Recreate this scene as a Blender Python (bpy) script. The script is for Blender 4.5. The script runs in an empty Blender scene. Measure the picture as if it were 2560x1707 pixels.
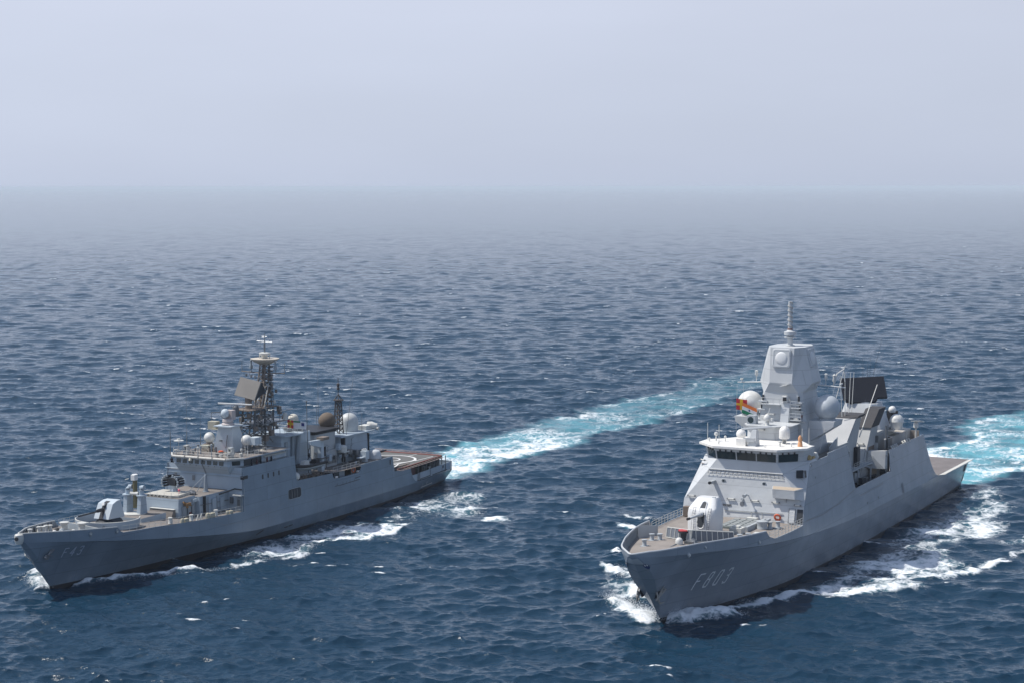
import bpy, bmesh, math, random
import numpy as np
from mathutils import Vector, Matrix
R = math.radians
S = bpy.context.scene
COL = S.collection

# ------------------------------------------------------------------ camera
CAM_H = 58.6
F_PX, W_PX, H_PX, HORIZON = 4578.0, 2560.0, 1707.0, 467.0
pitch = math.atan((H_PX / 2 - HORIZON) / F_PX)
roll = -0.0014
c_, s_ = math.cos(pitch), math.sin(pitch)
fwv, upv, rtv = Vector((0, c_, -s_)), Vector((0, s_, c_)), Vector((1, 0, 0))
rt2 = rtv * math.cos(roll) + upv * math.sin(roll)
up2 = upv * math.cos(roll) - rtv * math.sin(roll)
cd = bpy.data.cameras.new("camera")
cam = bpy.data.objects.new("camera", cd)
COL.objects.link(cam)
m = Matrix.Identity(4)
for i in range(3):
    m[i][0], m[i][1], m[i][2] = rt2[i], up2[i], -fwv[i]
m.translation = Vector((0, 0, CAM_H))
cam.matrix_world = m
cd.sensor_width = 36.0
cd.sensor_fit = 'HORIZONTAL'
cd.lens = F_PX / W_PX * 36.0
cd.clip_start, cd.clip_end = 1.0, 200000.0
S.camera = cam

# ------------------------------------------------------------------ sun, sky, exposure
SUN_EL = R(58)
sun_h = Vector((-0.985, 0.17, 0)).normalized()
sun_dir = Vector((sun_h.x * math.cos(SUN_EL), sun_h.y * math.cos(SUN_EL), math.sin(SUN_EL)))
ld = bpy.data.lights.new("sun", 'SUN')
ld.energy = 4.5
ld.angle = R(0.8)
ld.color = (1.0, 0.955, 0.89)
sun = bpy.data.objects.new("sun", ld)
sun.rotation_euler = sun_dir.to_track_quat('Z', 'Y').to_euler()
sun.location = (0, 0, 300)
COL.objects.link(sun)

W = bpy.data.worlds.new("World")
S.world = W
W.use_nodes = True
nt = W.node_tree
bg = nt.nodes['Background']
sky = nt.nodes.new('ShaderNodeTexSky')
sky.sky_type = 'NISHITA'
sky.sun_disc = False
sky.sun_elevation = SUN_EL
sky.sun_rotation = math.atan2(sun_h.x, sun_h.y)
sky.altitude = 0.0
sky.air_density = 1.0
sky.dust_density = 1.0
sky.ozone_density = 2.0
# a thick marine haze whitens the sky, most of all low down
tc = nt.nodes.new('ShaderNodeTexCoord')
sep = nt.nodes.new('ShaderNodeSeparateXYZ')
nt.links.new(tc.outputs['Generated'], sep.inputs[0])
mr = nt.nodes.new('ShaderNodeMapRange')
mr.interpolation_type = 'SMOOTHSTEP'
mr.inputs[1].default_value = 0.13; mr.inputs[2].default_value = 0.26
mr.inputs[3].default_value = 0.92; mr.inputs[4].default_value = 0.10
nt.links.new(sep.outputs[2], mr.inputs[0])
tint = nt.nodes.new('ShaderNodeMix')
tint.data_type = 'RGBA'
nt.links.new(mr.outputs[0], tint.inputs[0])
nt.links.new(sky.outputs[0], tint.inputs[6])
hz = nt.nodes.new('ShaderNodeMapRange')
hz.inputs[1].default_value = 0.0; hz.inputs[2].default_value = 0.14
nt.links.new(sep.outputs[2], hz.inputs[0])
low = nt.nodes.new('ShaderNodeMix')
low.data_type = 'RGBA'
nt.links.new(hz.outputs[0], low.inputs[0])
low.inputs[6].default_value = (4.35, 4.9, 6.2, 1)
low.inputs[7].default_value = (5.5, 5.8, 6.95, 1)
# brighter towards the sun's side, with faint uneven veils of haze
sx = nt.nodes.new('ShaderNodeMapRange')
sx.inputs[1].default_value = -0.5; sx.inputs[2].default_value = 0.5
sx.inputs[3].default_value = 1.06; sx.inputs[4].default_value = 0.90
nt.links.new(sep.outputs[0], sx.inputs[0])
smp = nt.nodes.new('ShaderNodeMapping'); smp.inputs['Scale'].default_value = (2.2, 2.2, 9.0)
nt.links.new(tc.outputs['Generated'], smp.inputs[0])
sn = nt.nodes.new('ShaderNodeTexNoise'); sn.inputs['Scale'].default_value = 1.6; sn.inputs['Detail'].default_value = 4
nt.links.new(smp.outputs[0], sn.inputs['Vector'])
sv = nt.nodes.new('ShaderNodeMapRange')
sv.inputs[1].default_value = 0.3; sv.inputs[2].default_value = 0.7; sv.inputs[3].default_value = 0.965; sv.inputs[4].default_value = 1.03
nt.links.new(sn.outputs[0], sv.inputs[0])
sm = nt.nodes.new('ShaderNodeMath'); sm.operation = 'MULTIPLY'
nt.links.new(sx.outputs[0], sm.inputs[0]); nt.links.new(sv.outputs[0], sm.inputs[1])
veil = nt.nodes.new('ShaderNodeVectorMath'); veil.operation = 'SCALE'
nt.links.new(low.outputs[2], veil.inputs[0]); nt.links.new(sm.outputs[0], veil.inputs[3])
nt.links.new(veil.outputs[0], tint.inputs[7])
nt.links.new(tint.outputs[2], bg.inputs['Color'])
bg.inputs['Strength'].default_value = 0.125

S.view_settings.view_transform = 'Standard'
S.view_settings.look = 'None'
S.view_settings.gamma = 1.0
S.view_settings.exposure = 0.0
S.view_settings.use_curve_mapping = False
S.render.engine = 'CYCLES'
S.cycles.max_bounces = 8
S.cycles.volume_bounces = 4
S.cycles.use_denoising = True
S.cycles.sample_clamp_direct = 3.0
S.cycles.sample_clamp_indirect = 2.5
S.cycles.denoiser = 'OPENIMAGEDENOISE'
S.cycles.denoising_input_passes = 'RGB_ALBEDO_NORMAL'
S.cycles.denoising_prefilter = 'ACCURATE'
S.render.filter_size = 1.2
S.cycles.caustics_reflective = False
S.cycles.caustics_refractive = False

# ship poses: origin = stem at the waterline, heading angle off the view axis
POSE = {'grey': ((20.1, 244.48), 28.01), 'blue': ((-67.65, 264.6), 26.46)}


def ship_axes(k):
    (ox, oy), th = POSE[k]
    t = R(th)
    return np.array([ox, oy]), np.array([math.sin(t), math.cos(t)]), np.array([math.cos(t), -math.sin(t)])


# ------------------------------------------------------------------ node helpers
def new_mat(name):
    mt = bpy.data.materials.new(name)
    mt.use_nodes = True
    n = mt.node_tree
    n.nodes.clear()
    out = n.nodes.new('ShaderNodeOutputMaterial')
    b = n.nodes.new('ShaderNodeBsdfPrincipled')
    n.links.new(b.outputs[0], out.inputs[0])
    return mt, n, b, out


def mixc(n, fac, a, b, blend='MIX'):
    x = n.nodes.new('ShaderNodeMix')
    x.data_type = 'RGBA'; x.blend_type = blend
    for sock, v in ((x.inputs[0], fac), (x.inputs[6], a), (x.inputs[7], b)):
        if hasattr(v, 'is_output'):
            n.links.new(v, sock)
        elif isinstance(v, (int, float)):
            sock.default_value = v
        else:
            sock.default_value = (*v, 1)
    return x.outputs[2]


def mth(n, op, a, b=None, clamp=False):
    x = n.nodes.new('ShaderNodeMath')
    x.operation = op; x.use_clamp = clamp
    for sock, v in zip(x.inputs, (a, b)):
        if v is None:
            continue
        if hasattr(v, 'is_output'):
            n.links.new(v, sock)
        else:
            sock.default_value = v
    return x.outputs[0]


def ramp(n, v, lo, hi, a=0.0, b=1.0, smooth=True):
    x = n.nodes.new('ShaderNodeMapRange')
    if smooth:
        x.interpolation_type = 'SMOOTHSTEP'
    n.links.new(v, x.inputs[0])
    for i, q in enumerate((lo, hi, a, b)):
        x.inputs[i + 1].default_value = q
    return x.outputs[0]


def noise(n, vec, scale, detail=4.0, rough=0.55, distort=0.0):
    x = n.nodes.new('ShaderNodeTexNoise')
    n.links.new(vec, x.inputs['Vector'])
    x.inputs['Scale'].default_value = scale
    x.inputs['Detail'].default_value = detail
    x.inputs['Roughness'].default_value = rough
    x.inputs['Distortion'].default_value = distort
    return x.outputs[0]


def coords(n, scale=(1, 1, 1), kind='Object'):
    t = n.nodes.new('ShaderNodeTexCoord')
    mp = n.nodes.new('ShaderNodeMapping')
    mp.inputs['Scale'].default_value = scale
    n.links.new(t.outputs[kind], mp.inputs[0])
    return mp.outputs[0]


def attr(n, name):
    x = n.nodes.new('ShaderNodeAttribute')
    x.attribute_name = name
    return x
# ================================================================== THE SEA
rng = np.random.default_rng(7)


def wave_tile(N, L, lam_min, lam_max, hs, lam_p, wdir, spread, cuts, choppy, seed, ex=4.0):
    """band-limited random sea on a periodic tile: list of (eta, dx, dy, jac) per low-pass cut"""
    r = np.random.default_rng(seed)
    k1 = np.fft.fftfreq(N, L / N) * 2 * np.pi
    kx, ky = np.meshgrid(k1, k1, indexing='ij')
    k = np.hypot(kx, ky); k[0, 0] = 1e-6
    kp = 2 * np.pi / lam_p
    ang = np.arctan2(ky, kx) - wdir
    spec = k ** -ex * np.exp(-1.25 * (kp / k) ** 2) * (0.02 + np.abs(np.cos(ang / 2)) ** spread)
    lam = 2 * np.pi / k
    spec[(lam > lam_max) | (lam < lam_min)] = 0
    h = (r.normal(size=(N, N)) + 1j * r.normal(size=(N, N))) * np.sqrt(spec)
    eta = np.real(np.fft.ifft2(h))
    h *= hs / (4 * eta.std())
    outs = []
    for c in cuts:
        w = 1 / (1 + (c / lam) ** 6) if c > 0 else 1.0
        hh = h * w
        e = np.real(np.fft.ifft2(hh))
        dx = np.real(np.fft.ifft2(-1j * kx / k * hh)) * -choppy
        dy = np.real(np.fft.ifft2(-1j * ky / k * hh)) * -choppy
        jxx = np.real(np.fft.ifft2(kx * kx / k * hh)) * -choppy
        jyy = np.real(np.fft.ifft2(ky * ky / k * hh)) * -choppy
        jxy = np.real(np.fft.ifft2(kx * ky / k * hh)) * -choppy
        j = (1 + jxx) * (1 + jyy) - jxy ** 2
        outs.append(np.stack([e, dx, dy, j], -1).astype(np.float32))
    return outs


def sample(t, L, x, y):
    N = t.shape[0]
    u = (x / L * N) % N; v = (y / L * N) % N
    i = np.floor(u).astype(int); j = np.floor(v).astype(int)
    fu = (u - i)[..., None].astype(np.float32); fv = (v - j)[..., None].astype(np.float32)
    i %= N; j %= N
    i1, j1 = (i + 1) % N, (j + 1) % N
    return (t[i, j] * (1 - fu) + t[i1, j] * fu) * (1 - fv) + (t[i, j1] * (1 - fu) + t[i1, j1] * fu) * fv


# polar grid round the spot under the helicopter: finer near, coarser far
rr = [90.0]
while rr[-1] < 60000.0:
    z = rr[-1]
    rr.append(z + max(0.20, 0.22 * (max(z, 200) / 216) ** 1.45) * (1 if z > 195 else 3 - 2 * (z - 90) / 105))
rr = np.array(rr)
dense = np.arange(-0.335, 0.3351, 0.00095)
side = 0.335 + np.cumsum(0.00095 * 1.12 ** np.arange(1, 50))
side = side[side < 1.5]
az = np.concatenate([-side[::-1], dense, side])
RR, AZ = np.meshgrid(rr, az, indexing='ij')
X0, Y0 = RR * np.sin(AZ), RR * np.cos(AZ)
SP = np.maximum(np.gradient(rr)[:, None] * np.ones_like(AZ), RR * np.gradient(az)[None, :])

WD = R(-97)
CUTS_A = [0, 6, 14, 30, 70]
LA, LB = 520.0, 210.0
tA = wave_tile(1024, LA, 1.8, 60, 1.05, 15.0, WD, 14, CUTS_A, 1.05, 3, 3.8)
CUTS_B = [0, 1.5, 3.5]
tB = wave_tile(1024, LB, 0.45, 3.2, 0.24, 30.0, WD + 0.12 + 0.6, 8, CUTS_B, 0.9, 5, 3.3)


def multi(tiles, cuts, L, x, y, sp):
    want = np.clip(2.6 * sp, 0, cuts[-1] * 2.4)
    lv = np.interp(want, cuts, np.arange(len(cuts)))
    out = np.zeros(x.shape + (4,), np.float32)
    for q in range(len(cuts)):
        w = np.clip(1 - np.abs(lv - q), 0, 1)
        msk = w > 0
        if msk.any():
            out[msk] += sample(tiles[q], L, x[msk], y[msk]) * w[msk][:, None].astype(np.float32)
    fade = np.clip(2.0 - want / cuts[-1], 0, 1)[..., None].astype(np.float32)
    out[..., :3] *= fade
    out[..., 3] = 1 + (out[..., 3] - 1) * fade[..., 0]
    return out


A = multi(tA, CUTS_A, LA, X0, Y0, SP)
ca, sa = math.cos(0.6), math.sin(0.6)
B = multi(tB, CUTS_B, LB, X0 * ca - Y0 * sa, X0 * sa + Y0 * ca, SP)
# slow gusts make patches of rougher and smoother water
gust = sample(wave_tile(256, 900, 60, 700, 4, 300, 0.3, 0, [0], 0, 11)[0], 900.0, X0 * 0.7, Y0)[..., 0]
gust = np.clip(1.05 + 0.13 * gust, 0.6, 1.5)
B[..., :3] *= gust[..., None]
ETA = A[..., 0] + B[..., 0]
DX = A[..., 1] + B[..., 1] * ca + B[..., 2] * sa
DY = A[..., 2] - B[..., 1] * sa + B[..., 2] * ca
# white horses where the crests fold
JA = sample(tA[0], LA, X0, Y0)[..., 3]
cap_n = sample(wave_tile(512, 400, 14, 160, 4, 60, 1.1, 0, [0], 0, 21)[0], 400.0, X0, Y0)[..., 0]
jt = np.quantile(JA, 0.045)
caps = np.clip((jt - JA) / 0.22 + 0.3, 0, 1) * np.clip((cap_n - 0.3) * 1.4, 0, 1) * np.clip((A[..., 0] + 0.05) * 3, 0, 1)




# ---------------------------------------------------------------- ships' waves and foam
_wt = [wave_tile(512, 300, lo, hi, 4, 500, 0.4, 0, [0], 0, sd)[0] for lo, hi, sd in ((12, 60, 31), (12, 60, 32), (3, 12, 33), (3, 12, 34))]
WARP = [sample(t, 300.0, X0, Y0)[..., 0] for t in _wt]


def local(k):
    """ship-local a, p of each sea point, roughened so that foam edges wander"""
    o, af, po = ship_axes(k)
    a = (X0 - o[0]) * af[0] + (Y0 - o[1]) * af[1]
    p = (X0 - o[0]) * po[0] + (Y0 - o[1]) * po[1]
    g = 0.35 + 0.65 * np.clip((np.abs(p) - 3) / 14, 0, 1) + 0.5 * np.clip((a - 110) / 60, 0, 1.6)
    return a + g * (1.3 * WARP[0] + 0.35 * WARP[2]), p + g * (1.3 * WARP[1] + 0.35 * WARP[3])


def polyd(a, p, pts):
    """distance to a polyline and the parameter along it (0..1)"""
    best = np.full(a.shape, 1e9); par = np.zeros(a.shape)
    n = len(pts) - 1
    for i in range(n):
        (x1, y1), (x2, y2) = pts[i], pts[i + 1]
        dx, dy = x2 - x1, y2 - y1
        t = np.clip(((a - x1) * dx + (p - y1) * dy) / (dx * dx + dy * dy), 0, 1)
        d = np.hypot(a - x1 - t * dx, p - y1 - t * dy)
        msk = d < best
        best = np.where(msk, d, best); par = np.where(msk, (i + t) / n, par)
    return best, par


def inpoly(a, p, pts, soft):
    """soft membership of a polygon"""
    c = np.zeros(a.shape, bool)
    n = len(pts)
    for i in range(n):
        (x1, y1), (x2, y2) = pts[i], pts[(i + 1) % n]
        if y1 == y2:
            continue
        hit = ((y1 > p) != (y2 > p)) & (a < (x2 - x1) * (p - y1) / (y2 - y1) + x1)
        c ^= hit
    d, _ = polyd(a, p, pts + [pts[0]])
    sd = np.where(c, d, -d)
    return np.clip(0.5 + sd / (2 * soft), 0, 1)


def crest(a, p, pts, w0, w1, fade0=0.0, fade1=0.35):
    d, t = polyd(a, p, pts)
    w = w0 + (w1 - w0) * t
    g = np.exp(-(d / w) ** 2)
    return g * np.clip(t / max(fade0, 1e-3), 0, 1) ** 0.5 * np.clip((1 - t) / fade1, 0, 1), d, t


FOAM = caps * 0.80
TURQ = np.zeros_like(FOAM)
LIFT = np.zeros_like(FOAM)
CALM = np.zeros_like(FOAM)


_mt = [wave_tile(512, 260, lo, hi, 4, 500, 0.4, 0, [0], 0, sd)[0] for lo, hi, sd in ((7, 40, 41), (2.0, 8, 42))]
MOD = 1.0 + 0.22 * sample(_mt[0], 260.0, X0, Y0)[..., 0] + 0.10 * sample(_mt[1], 260.0, X0, Y0)[..., 0]
MOD = np.clip(MOD, 0.35, 1.45)


def add(f, amt):
    """foam cover: patches break up into clumps and thin veils"""
    global FOAM
    FOAM = np.maximum(FOAM, np.clip(f * amt * MOD, 0, 0.97))


near = RR < 700
# --- blue-grey frigate
a, p = local('blue')
pc = -1.5 - 3.6 * np.clip((a - 115) / 40, 0, 1) + 1.5 * np.sin(a / 34.0)
hw = 5.6 + 5.6 * np.clip((a - 112) / 50, 0, 1)
edge = np.clip((hw + 2.0 - np.abs(p - pc)) / 4.0, 0, 1) * np.clip((a - 109) / 3, 0, 1)
s1 = np.exp(-np.clip(a - 112, 0, 999) / 110.0)
rim = np.exp(-((np.abs(p - pc) - hw * 0.8) / 2.5) ** 2)
add(edge * np.clip((420 - a) / 100, 0, 1), 0.18 + 0.58 * s1)
add(edge * rim * np.clip((420 - a) / 100, 0, 1), 0.30 + 0.42 * np.exp(-np.clip(a - 112, 0, 999) / 140))
TURQ = np.maximum(TURQ, edge * np.clip(np.exp(-np.clip(a - 112, 0, 999) / 120) * 1.2, 0, 1) * np.clip((420 - a) / 120, 0, 1))
CALM = np.maximum(CALM, edge * 0.5)

g, d, t = crest(a, p, [(2.5, 1.2), (5.5, 3.4), (9.7, 5.6), (13.3, 9.6), (19.0, 12.9), (24.5, 16.6)], 1.0, 1.5, 0.05, 0.15)
add(g, 0.98); LIFT += 0.55 * g
add(inpoly(a, p, [(27, 14), (33, 6.5), (44, 8.2), (58, 9.2), (68, 16), (66, 20), (54, 20.5), (48.7, 15.8), (42, 17.5), (35, 20.6), (30, 17)], 2.2), 0.62)
g, d, t = crest(a, p, [(26, 14.6), (28.5, 15.8), (31, 17.2), (35, 20.3), (41, 18.5)], 1.8, 1.4, 0.05, 0.2)
add(g, 0.95); LIFT += 0.3 * g
g, d, t = crest(a, p, [(45, 14.5), (52, 18.5), (58, 20.5), (66, 20)], 0.9, 0.9, 0.1, 0.2)
add(g, 0.9); LIFT += 0.3 * g
add(inpoly(a, p, [(64, 12), (80, 10), (104, 9), (112, 12), (102, 22), (90, 30), (78, 27)], 4.0), 0.46)
add(inpoly(a, p, [(74, 30), (80, 28), (84, 31), (79, 34)], 1.5), 0.72)
g, d, t = crest(a, p, [(-.5, -0.6), (1.5, -4.0), (4, -8), (7, -11)], 1.9, 2.8, 0.02, 0.25)
add(g, 1.0); LIFT += 0.85 * g
add(inpoly(a, p, [(20, -9), (40, -10), (100, -10), (100, -22), (60, -24), (30, -18)], 4.0), 0.4)
# --- grey frigate
a, p = local('grey')
pc = 0.5 + 0.02 * np.clip(a - 130, 0, 300)
hw = 8.2 + 5.5 * np.clip((a - 131) / 40, 0, 1)
edge = np.clip((hw + 2.0 - np.abs(p - pc)) / 4.0, 0, 1) * np.clip((a - 128) / 3, 0, 1)
s1 = np.exp(-np.clip(a - 131, 0, 999) / 110.0)
rim = np.exp(-((np.abs(p - pc) - hw * 0.8) / 2.5) ** 2)
add(edge, 0.24 + 0.44 * s1)
add(edge * rim, 0.40 + 0.40 * s1)
TURQ = np.maximum(TURQ, edge * np.clip(np.exp(-np.clip(a - 131, 0, 999) / 260) * 1.1, 0, 1))
CALM = np.maximum(CALM, edge * 0.5)
g, d, t = crest(a, p, [(1.5, 1.2), (1.8, 3.0), (3.5, 5.5), (6.0, 8.0), (8.5, 10.2)], 2.3, 1.6, 0.02, 0.25)
add(g, 1.0); LIFT += 1.25 * g
OUT = [(13.0, 5.2), (22.4, 11.8), (31.8, 21.0), (38.5, 25.0), (49.7, 28.4), (60, 33), (72, 36)]
g, d, t = crest(a, p, [(10.0, 4.6), (14.0, 6.3), (22.4, 11.4), (27, 16)], 0.9, 1.8, 0.05, 0.1)
add(g, 0.9); LIFT += 0.3 * g
add(inpoly(a, p, [(16, 7.5), (26, 9.3), (32, 10.5), (45, 14), (40, 19), (42, 25.2), (31.8, 21.2), (22.4, 12.2)], 2.2), 0.66)
g, d, t = crest(a, p, [(25, 15), (31.8, 20.6), (38.5, 25.0)], 2.4, 2.6, 0.05, 0.12)
add(g, 0.97); LIFT += 0.4 * g
add(inpoly(a, p, [(40, 19), (50, 14.5), (64, 17), (80, 18), (92, 16), (100, 14), (106, 19), (94, 24), (76, 25), (62, 24), (50, 28.2), (44, 26)], 3.0), 0.60)
g, d, t = crest(a, p, [(40, 22), (45, 25.5), (49.7, 28.0), (52, 28)], 1.6, 1.2, 0.05, 0.2)
add(g, 0.8); LIFT += 0.25 * g
g, d, t = crest(a, p, [(54, 28), (60, 31.5), (68, 34.5), (80, 37)], 1.3, 1.7, 0.1, 0.2)
add(g, 0.72); LIFT += 0.2 * g
add(inpoly(a, p, [(92, 12), (120, 11.5), (132, 12), (128, 19), (105, 22)], 3.0), 0.52)
add(inpoly(a, p, [(30, 10), (60, 11.5), (100, 11.5), (104, 16), (80, 20), (60, 20), (44, 18)], 3.0), 0.55)
add(inpoly(a, p, [(70, 26), (84, 30), (100, 36), (96, 42), (80, 38)], 3.0), 0.6)
for pts, w in (([(-1.5, -0.4), (1.5, -3.0), (6, -8.5), (8, -11)], 2.0), ([(10, -7), (15, -10.5), (20, -14)], 1.6),
               ([(21, -13), (27, -18), (31, -23.5)], 1.5), ([(38, -24), (42, -27.5)], 1.2),
               ([(26, -11), (33, -14), (38, -19)], 1.3), ([(50, -27), (60, -31), (64, -35)], 1.2),
               ([(64, -29), (70, -36)], 1.0)):
    g, d, t = crest(a, p, pts, w, w * 0.8, 0.02, 0.3)
    add(g, 0.97); LIFT += 0.55 * g
add(inpoly(a, p, [(2, -5), (14, -8), (40, -10), (100, -11), (100, -20), (60, -22), (30, -20), (10, -14)], 3.0), 0.5)
# aerated water shows milky green under and around the thick foam
from_f = FOAM.copy()
for _ in range(6):
    from_f[1:-1, 1:-1] = 0.25 * (from_f[:-2, 1:-1] + from_f[2:, 1:-1] + from_f[1:-1, :-2] + from_f[1:-1, 2:])
TURQ = np.maximum(TURQ, np.clip((from_f - 0.35) * 0.9, 0, 0.45) * near)

ZZ = ETA * (1 - 0.35 * CALM) + LIFT * (1 + 0.5 * np.clip(B[..., 0] * 6, -1, 1.5))
co = np.stack([X0 + DX, Y0 + DY, ZZ], -1).reshape(-1, 3).astype(np.float32)
nr, nc = X0.shape
ii = (np.arange(nr - 1)[:, None] * nc + np.arange(nc - 1)[None, :]).reshape(-1)
quads = np.stack([ii, ii + 1, ii + nc + 1, ii + nc], -1).astype(np.int32)
me = bpy.data.meshes.new("sea")
me.vertices.add(len(co)); me.vertices.foreach_set('co', co.ravel())
me.loops.add(quads.size); me.loops.foreach_set('vertex_index', quads.ravel())
me.polygons.add(len(quads))
me.polygons.foreach_set('loop_start', np.arange(0, quads.size, 4, dtype=np.int32))
me.polygons.foreach_set('loop_total', np.full(len(quads), 4, np.int32))
me.polygons.foreach_set('use_smooth', np.ones(len(quads), bool))
me.update()
for nm, arr in (('foam', FOAM), ('aerated', TURQ)):
    at = me.attributes.new(nm, 'FLOAT', 'POINT')
    at.data.foreach_set('value', arr.reshape(-1).astype(np.float32))


def water_material():
    mt, n, b, out = new_mat("sea_water")
    pos = coords(n, (1, 1, 1))
    fa = attr(n, 'foam').outputs['Fac']
    tq = attr(n, 'aerated').outputs['Fac']
    rot = n.nodes.new('ShaderNodeMapping')
    rot.inputs['Rotation'].default_value = (0, 0, R(27))
    n.links.new(pos, rot.inputs[0])
    stc = n.nodes.new('ShaderNodeMapping')
    stc.inputs['Scale'].default_value = (1.0, 0.34, 1.0)
    n.links.new(rot.outputs[0], stc.inputs[0])
    nw = noise(n, stc.outputs[0], 0.55, 8, 0.66, 0.8)        # drawn out along the wakes
    nf = noise(n, pos, 0.55, 8, 0.68, 0.6)
    n1 = n.nodes.new('ShaderNodeMix'); n1.data_type = 'FLOAT'
    n.links.new(tq, n1.inputs[0]); n.links.new(nf, n1.inputs[2]); n.links.new(nw, n1.inputs[3])
    n2 = noise(n, pos, 3.2, 5, 0.65, 0.3)
    vor = n.nodes.new('ShaderNodeTexVoronoi')
    vor.feature = 'DISTANCE_TO_EDGE'
    vor.inputs['Scale'].default_value = 0.55
    wob = n.nodes.new('ShaderNodeTexNoise'); wob.inputs['Scale'].default_value = 0.5; wob.inputs['Detail'].default_value = 5
    n.links.new(pos, wob.inputs['Vector'])
    vadd = n.nodes.new('ShaderNodeVectorMath'); vadd.operation = 'MULTIPLY_ADD'
    n.links.new(wob.outputs[1], vadd.inputs[0]); vadd.inputs[1].default_value = (5, 5, 0); n.links.new(pos, vadd.inputs[2])
    n.links.new(vadd.outputs[0], vor.inputs['Vector'])
    lace = ramp(n, vor.outputs['Distance'], 0.0, 0.3, 1.0, 0.0)
    tex = mth(n, 'ADD', mth(n, 'MULTIPLY', n1.outputs[0], 0.64), mth(n, 'MULTIPLY', n2, 0.24))
    tex = mth(n, 'ADD', tex, mth(n, 'MULTIPLY', lace, 0.12))
    # foam where texture exceeds a threshold that falls with density
    thr = mth(n, 'SUBTRACT', 0.74, mth(n, 'MULTIPLY', fa, 0.50))
    dlt = mth(n, 'SUBTRACT', tex, thr)
    mask = ramp(n, dlt, -0.06, 0.22)
    mask = mth(n, 'MULTIPLY', mask, ramp(n, fa, 0.03, 0.5, 0.0, 1.0))
    deep = (0.006, 0.030, 0.058)
    tn = noise(n, pos, 0.09, 4, 0.6)
    tmask = mth(n, 'MULTIPLY', tq, ramp(n, tn, 0.3, 0.62, 0.35, 1.0), True)
    body = mixc(n, tmask, deep, (0.15, 0.43, 0.50))
    colr = mixc(n, mask, body, (0.80, 0.83, 0.85))
    n.links.new(colr, b.inputs['Base Color'])
    rg = mth(n, 'ADD', 0.10, mth(n, 'MULTIPLY', mask, 0.7), True)
    n.links.new(rg, b.inputs['Roughness'])
    b.inputs['IOR'].default_value = 1.333
    bp = n.nodes.new('ShaderNodeBump')
    r1 = noise(n, coords(n, (0.6, 1.3, 1.0)), 0.9, 4, 0.5, 0.4)
    r2 = noise(n, coords(n, (0.8, 1.5, 1.0)), 3.0, 2, 0.5)
    rip = mth(n, 'ADD', mth(n, 'MULTIPLY', r1, 1.0), mth(n, 'MULTIPLY', r2, 0.20))
    rip = mth(n, 'ADD', rip, mth(n, 'MULTIPLY', mask, 0.25))
    n.links.new(rip, bp.inputs['Height'])
    bp.inputs['Strength'].default_value = 1.0
    bp.inputs['Distance'].default_value = 0.20
    n.links.new(bp.outputs[0], b.inputs['Normal'])
    return mt


me.materials.append(water_material())
sea = bpy.data.objects.new("sea", me)
sea['kind'] = 'structure'; sea['label'] = 'dark blue choppy open sea with whitecaps and pale wakes'
COL.objects.link(sea)
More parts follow.
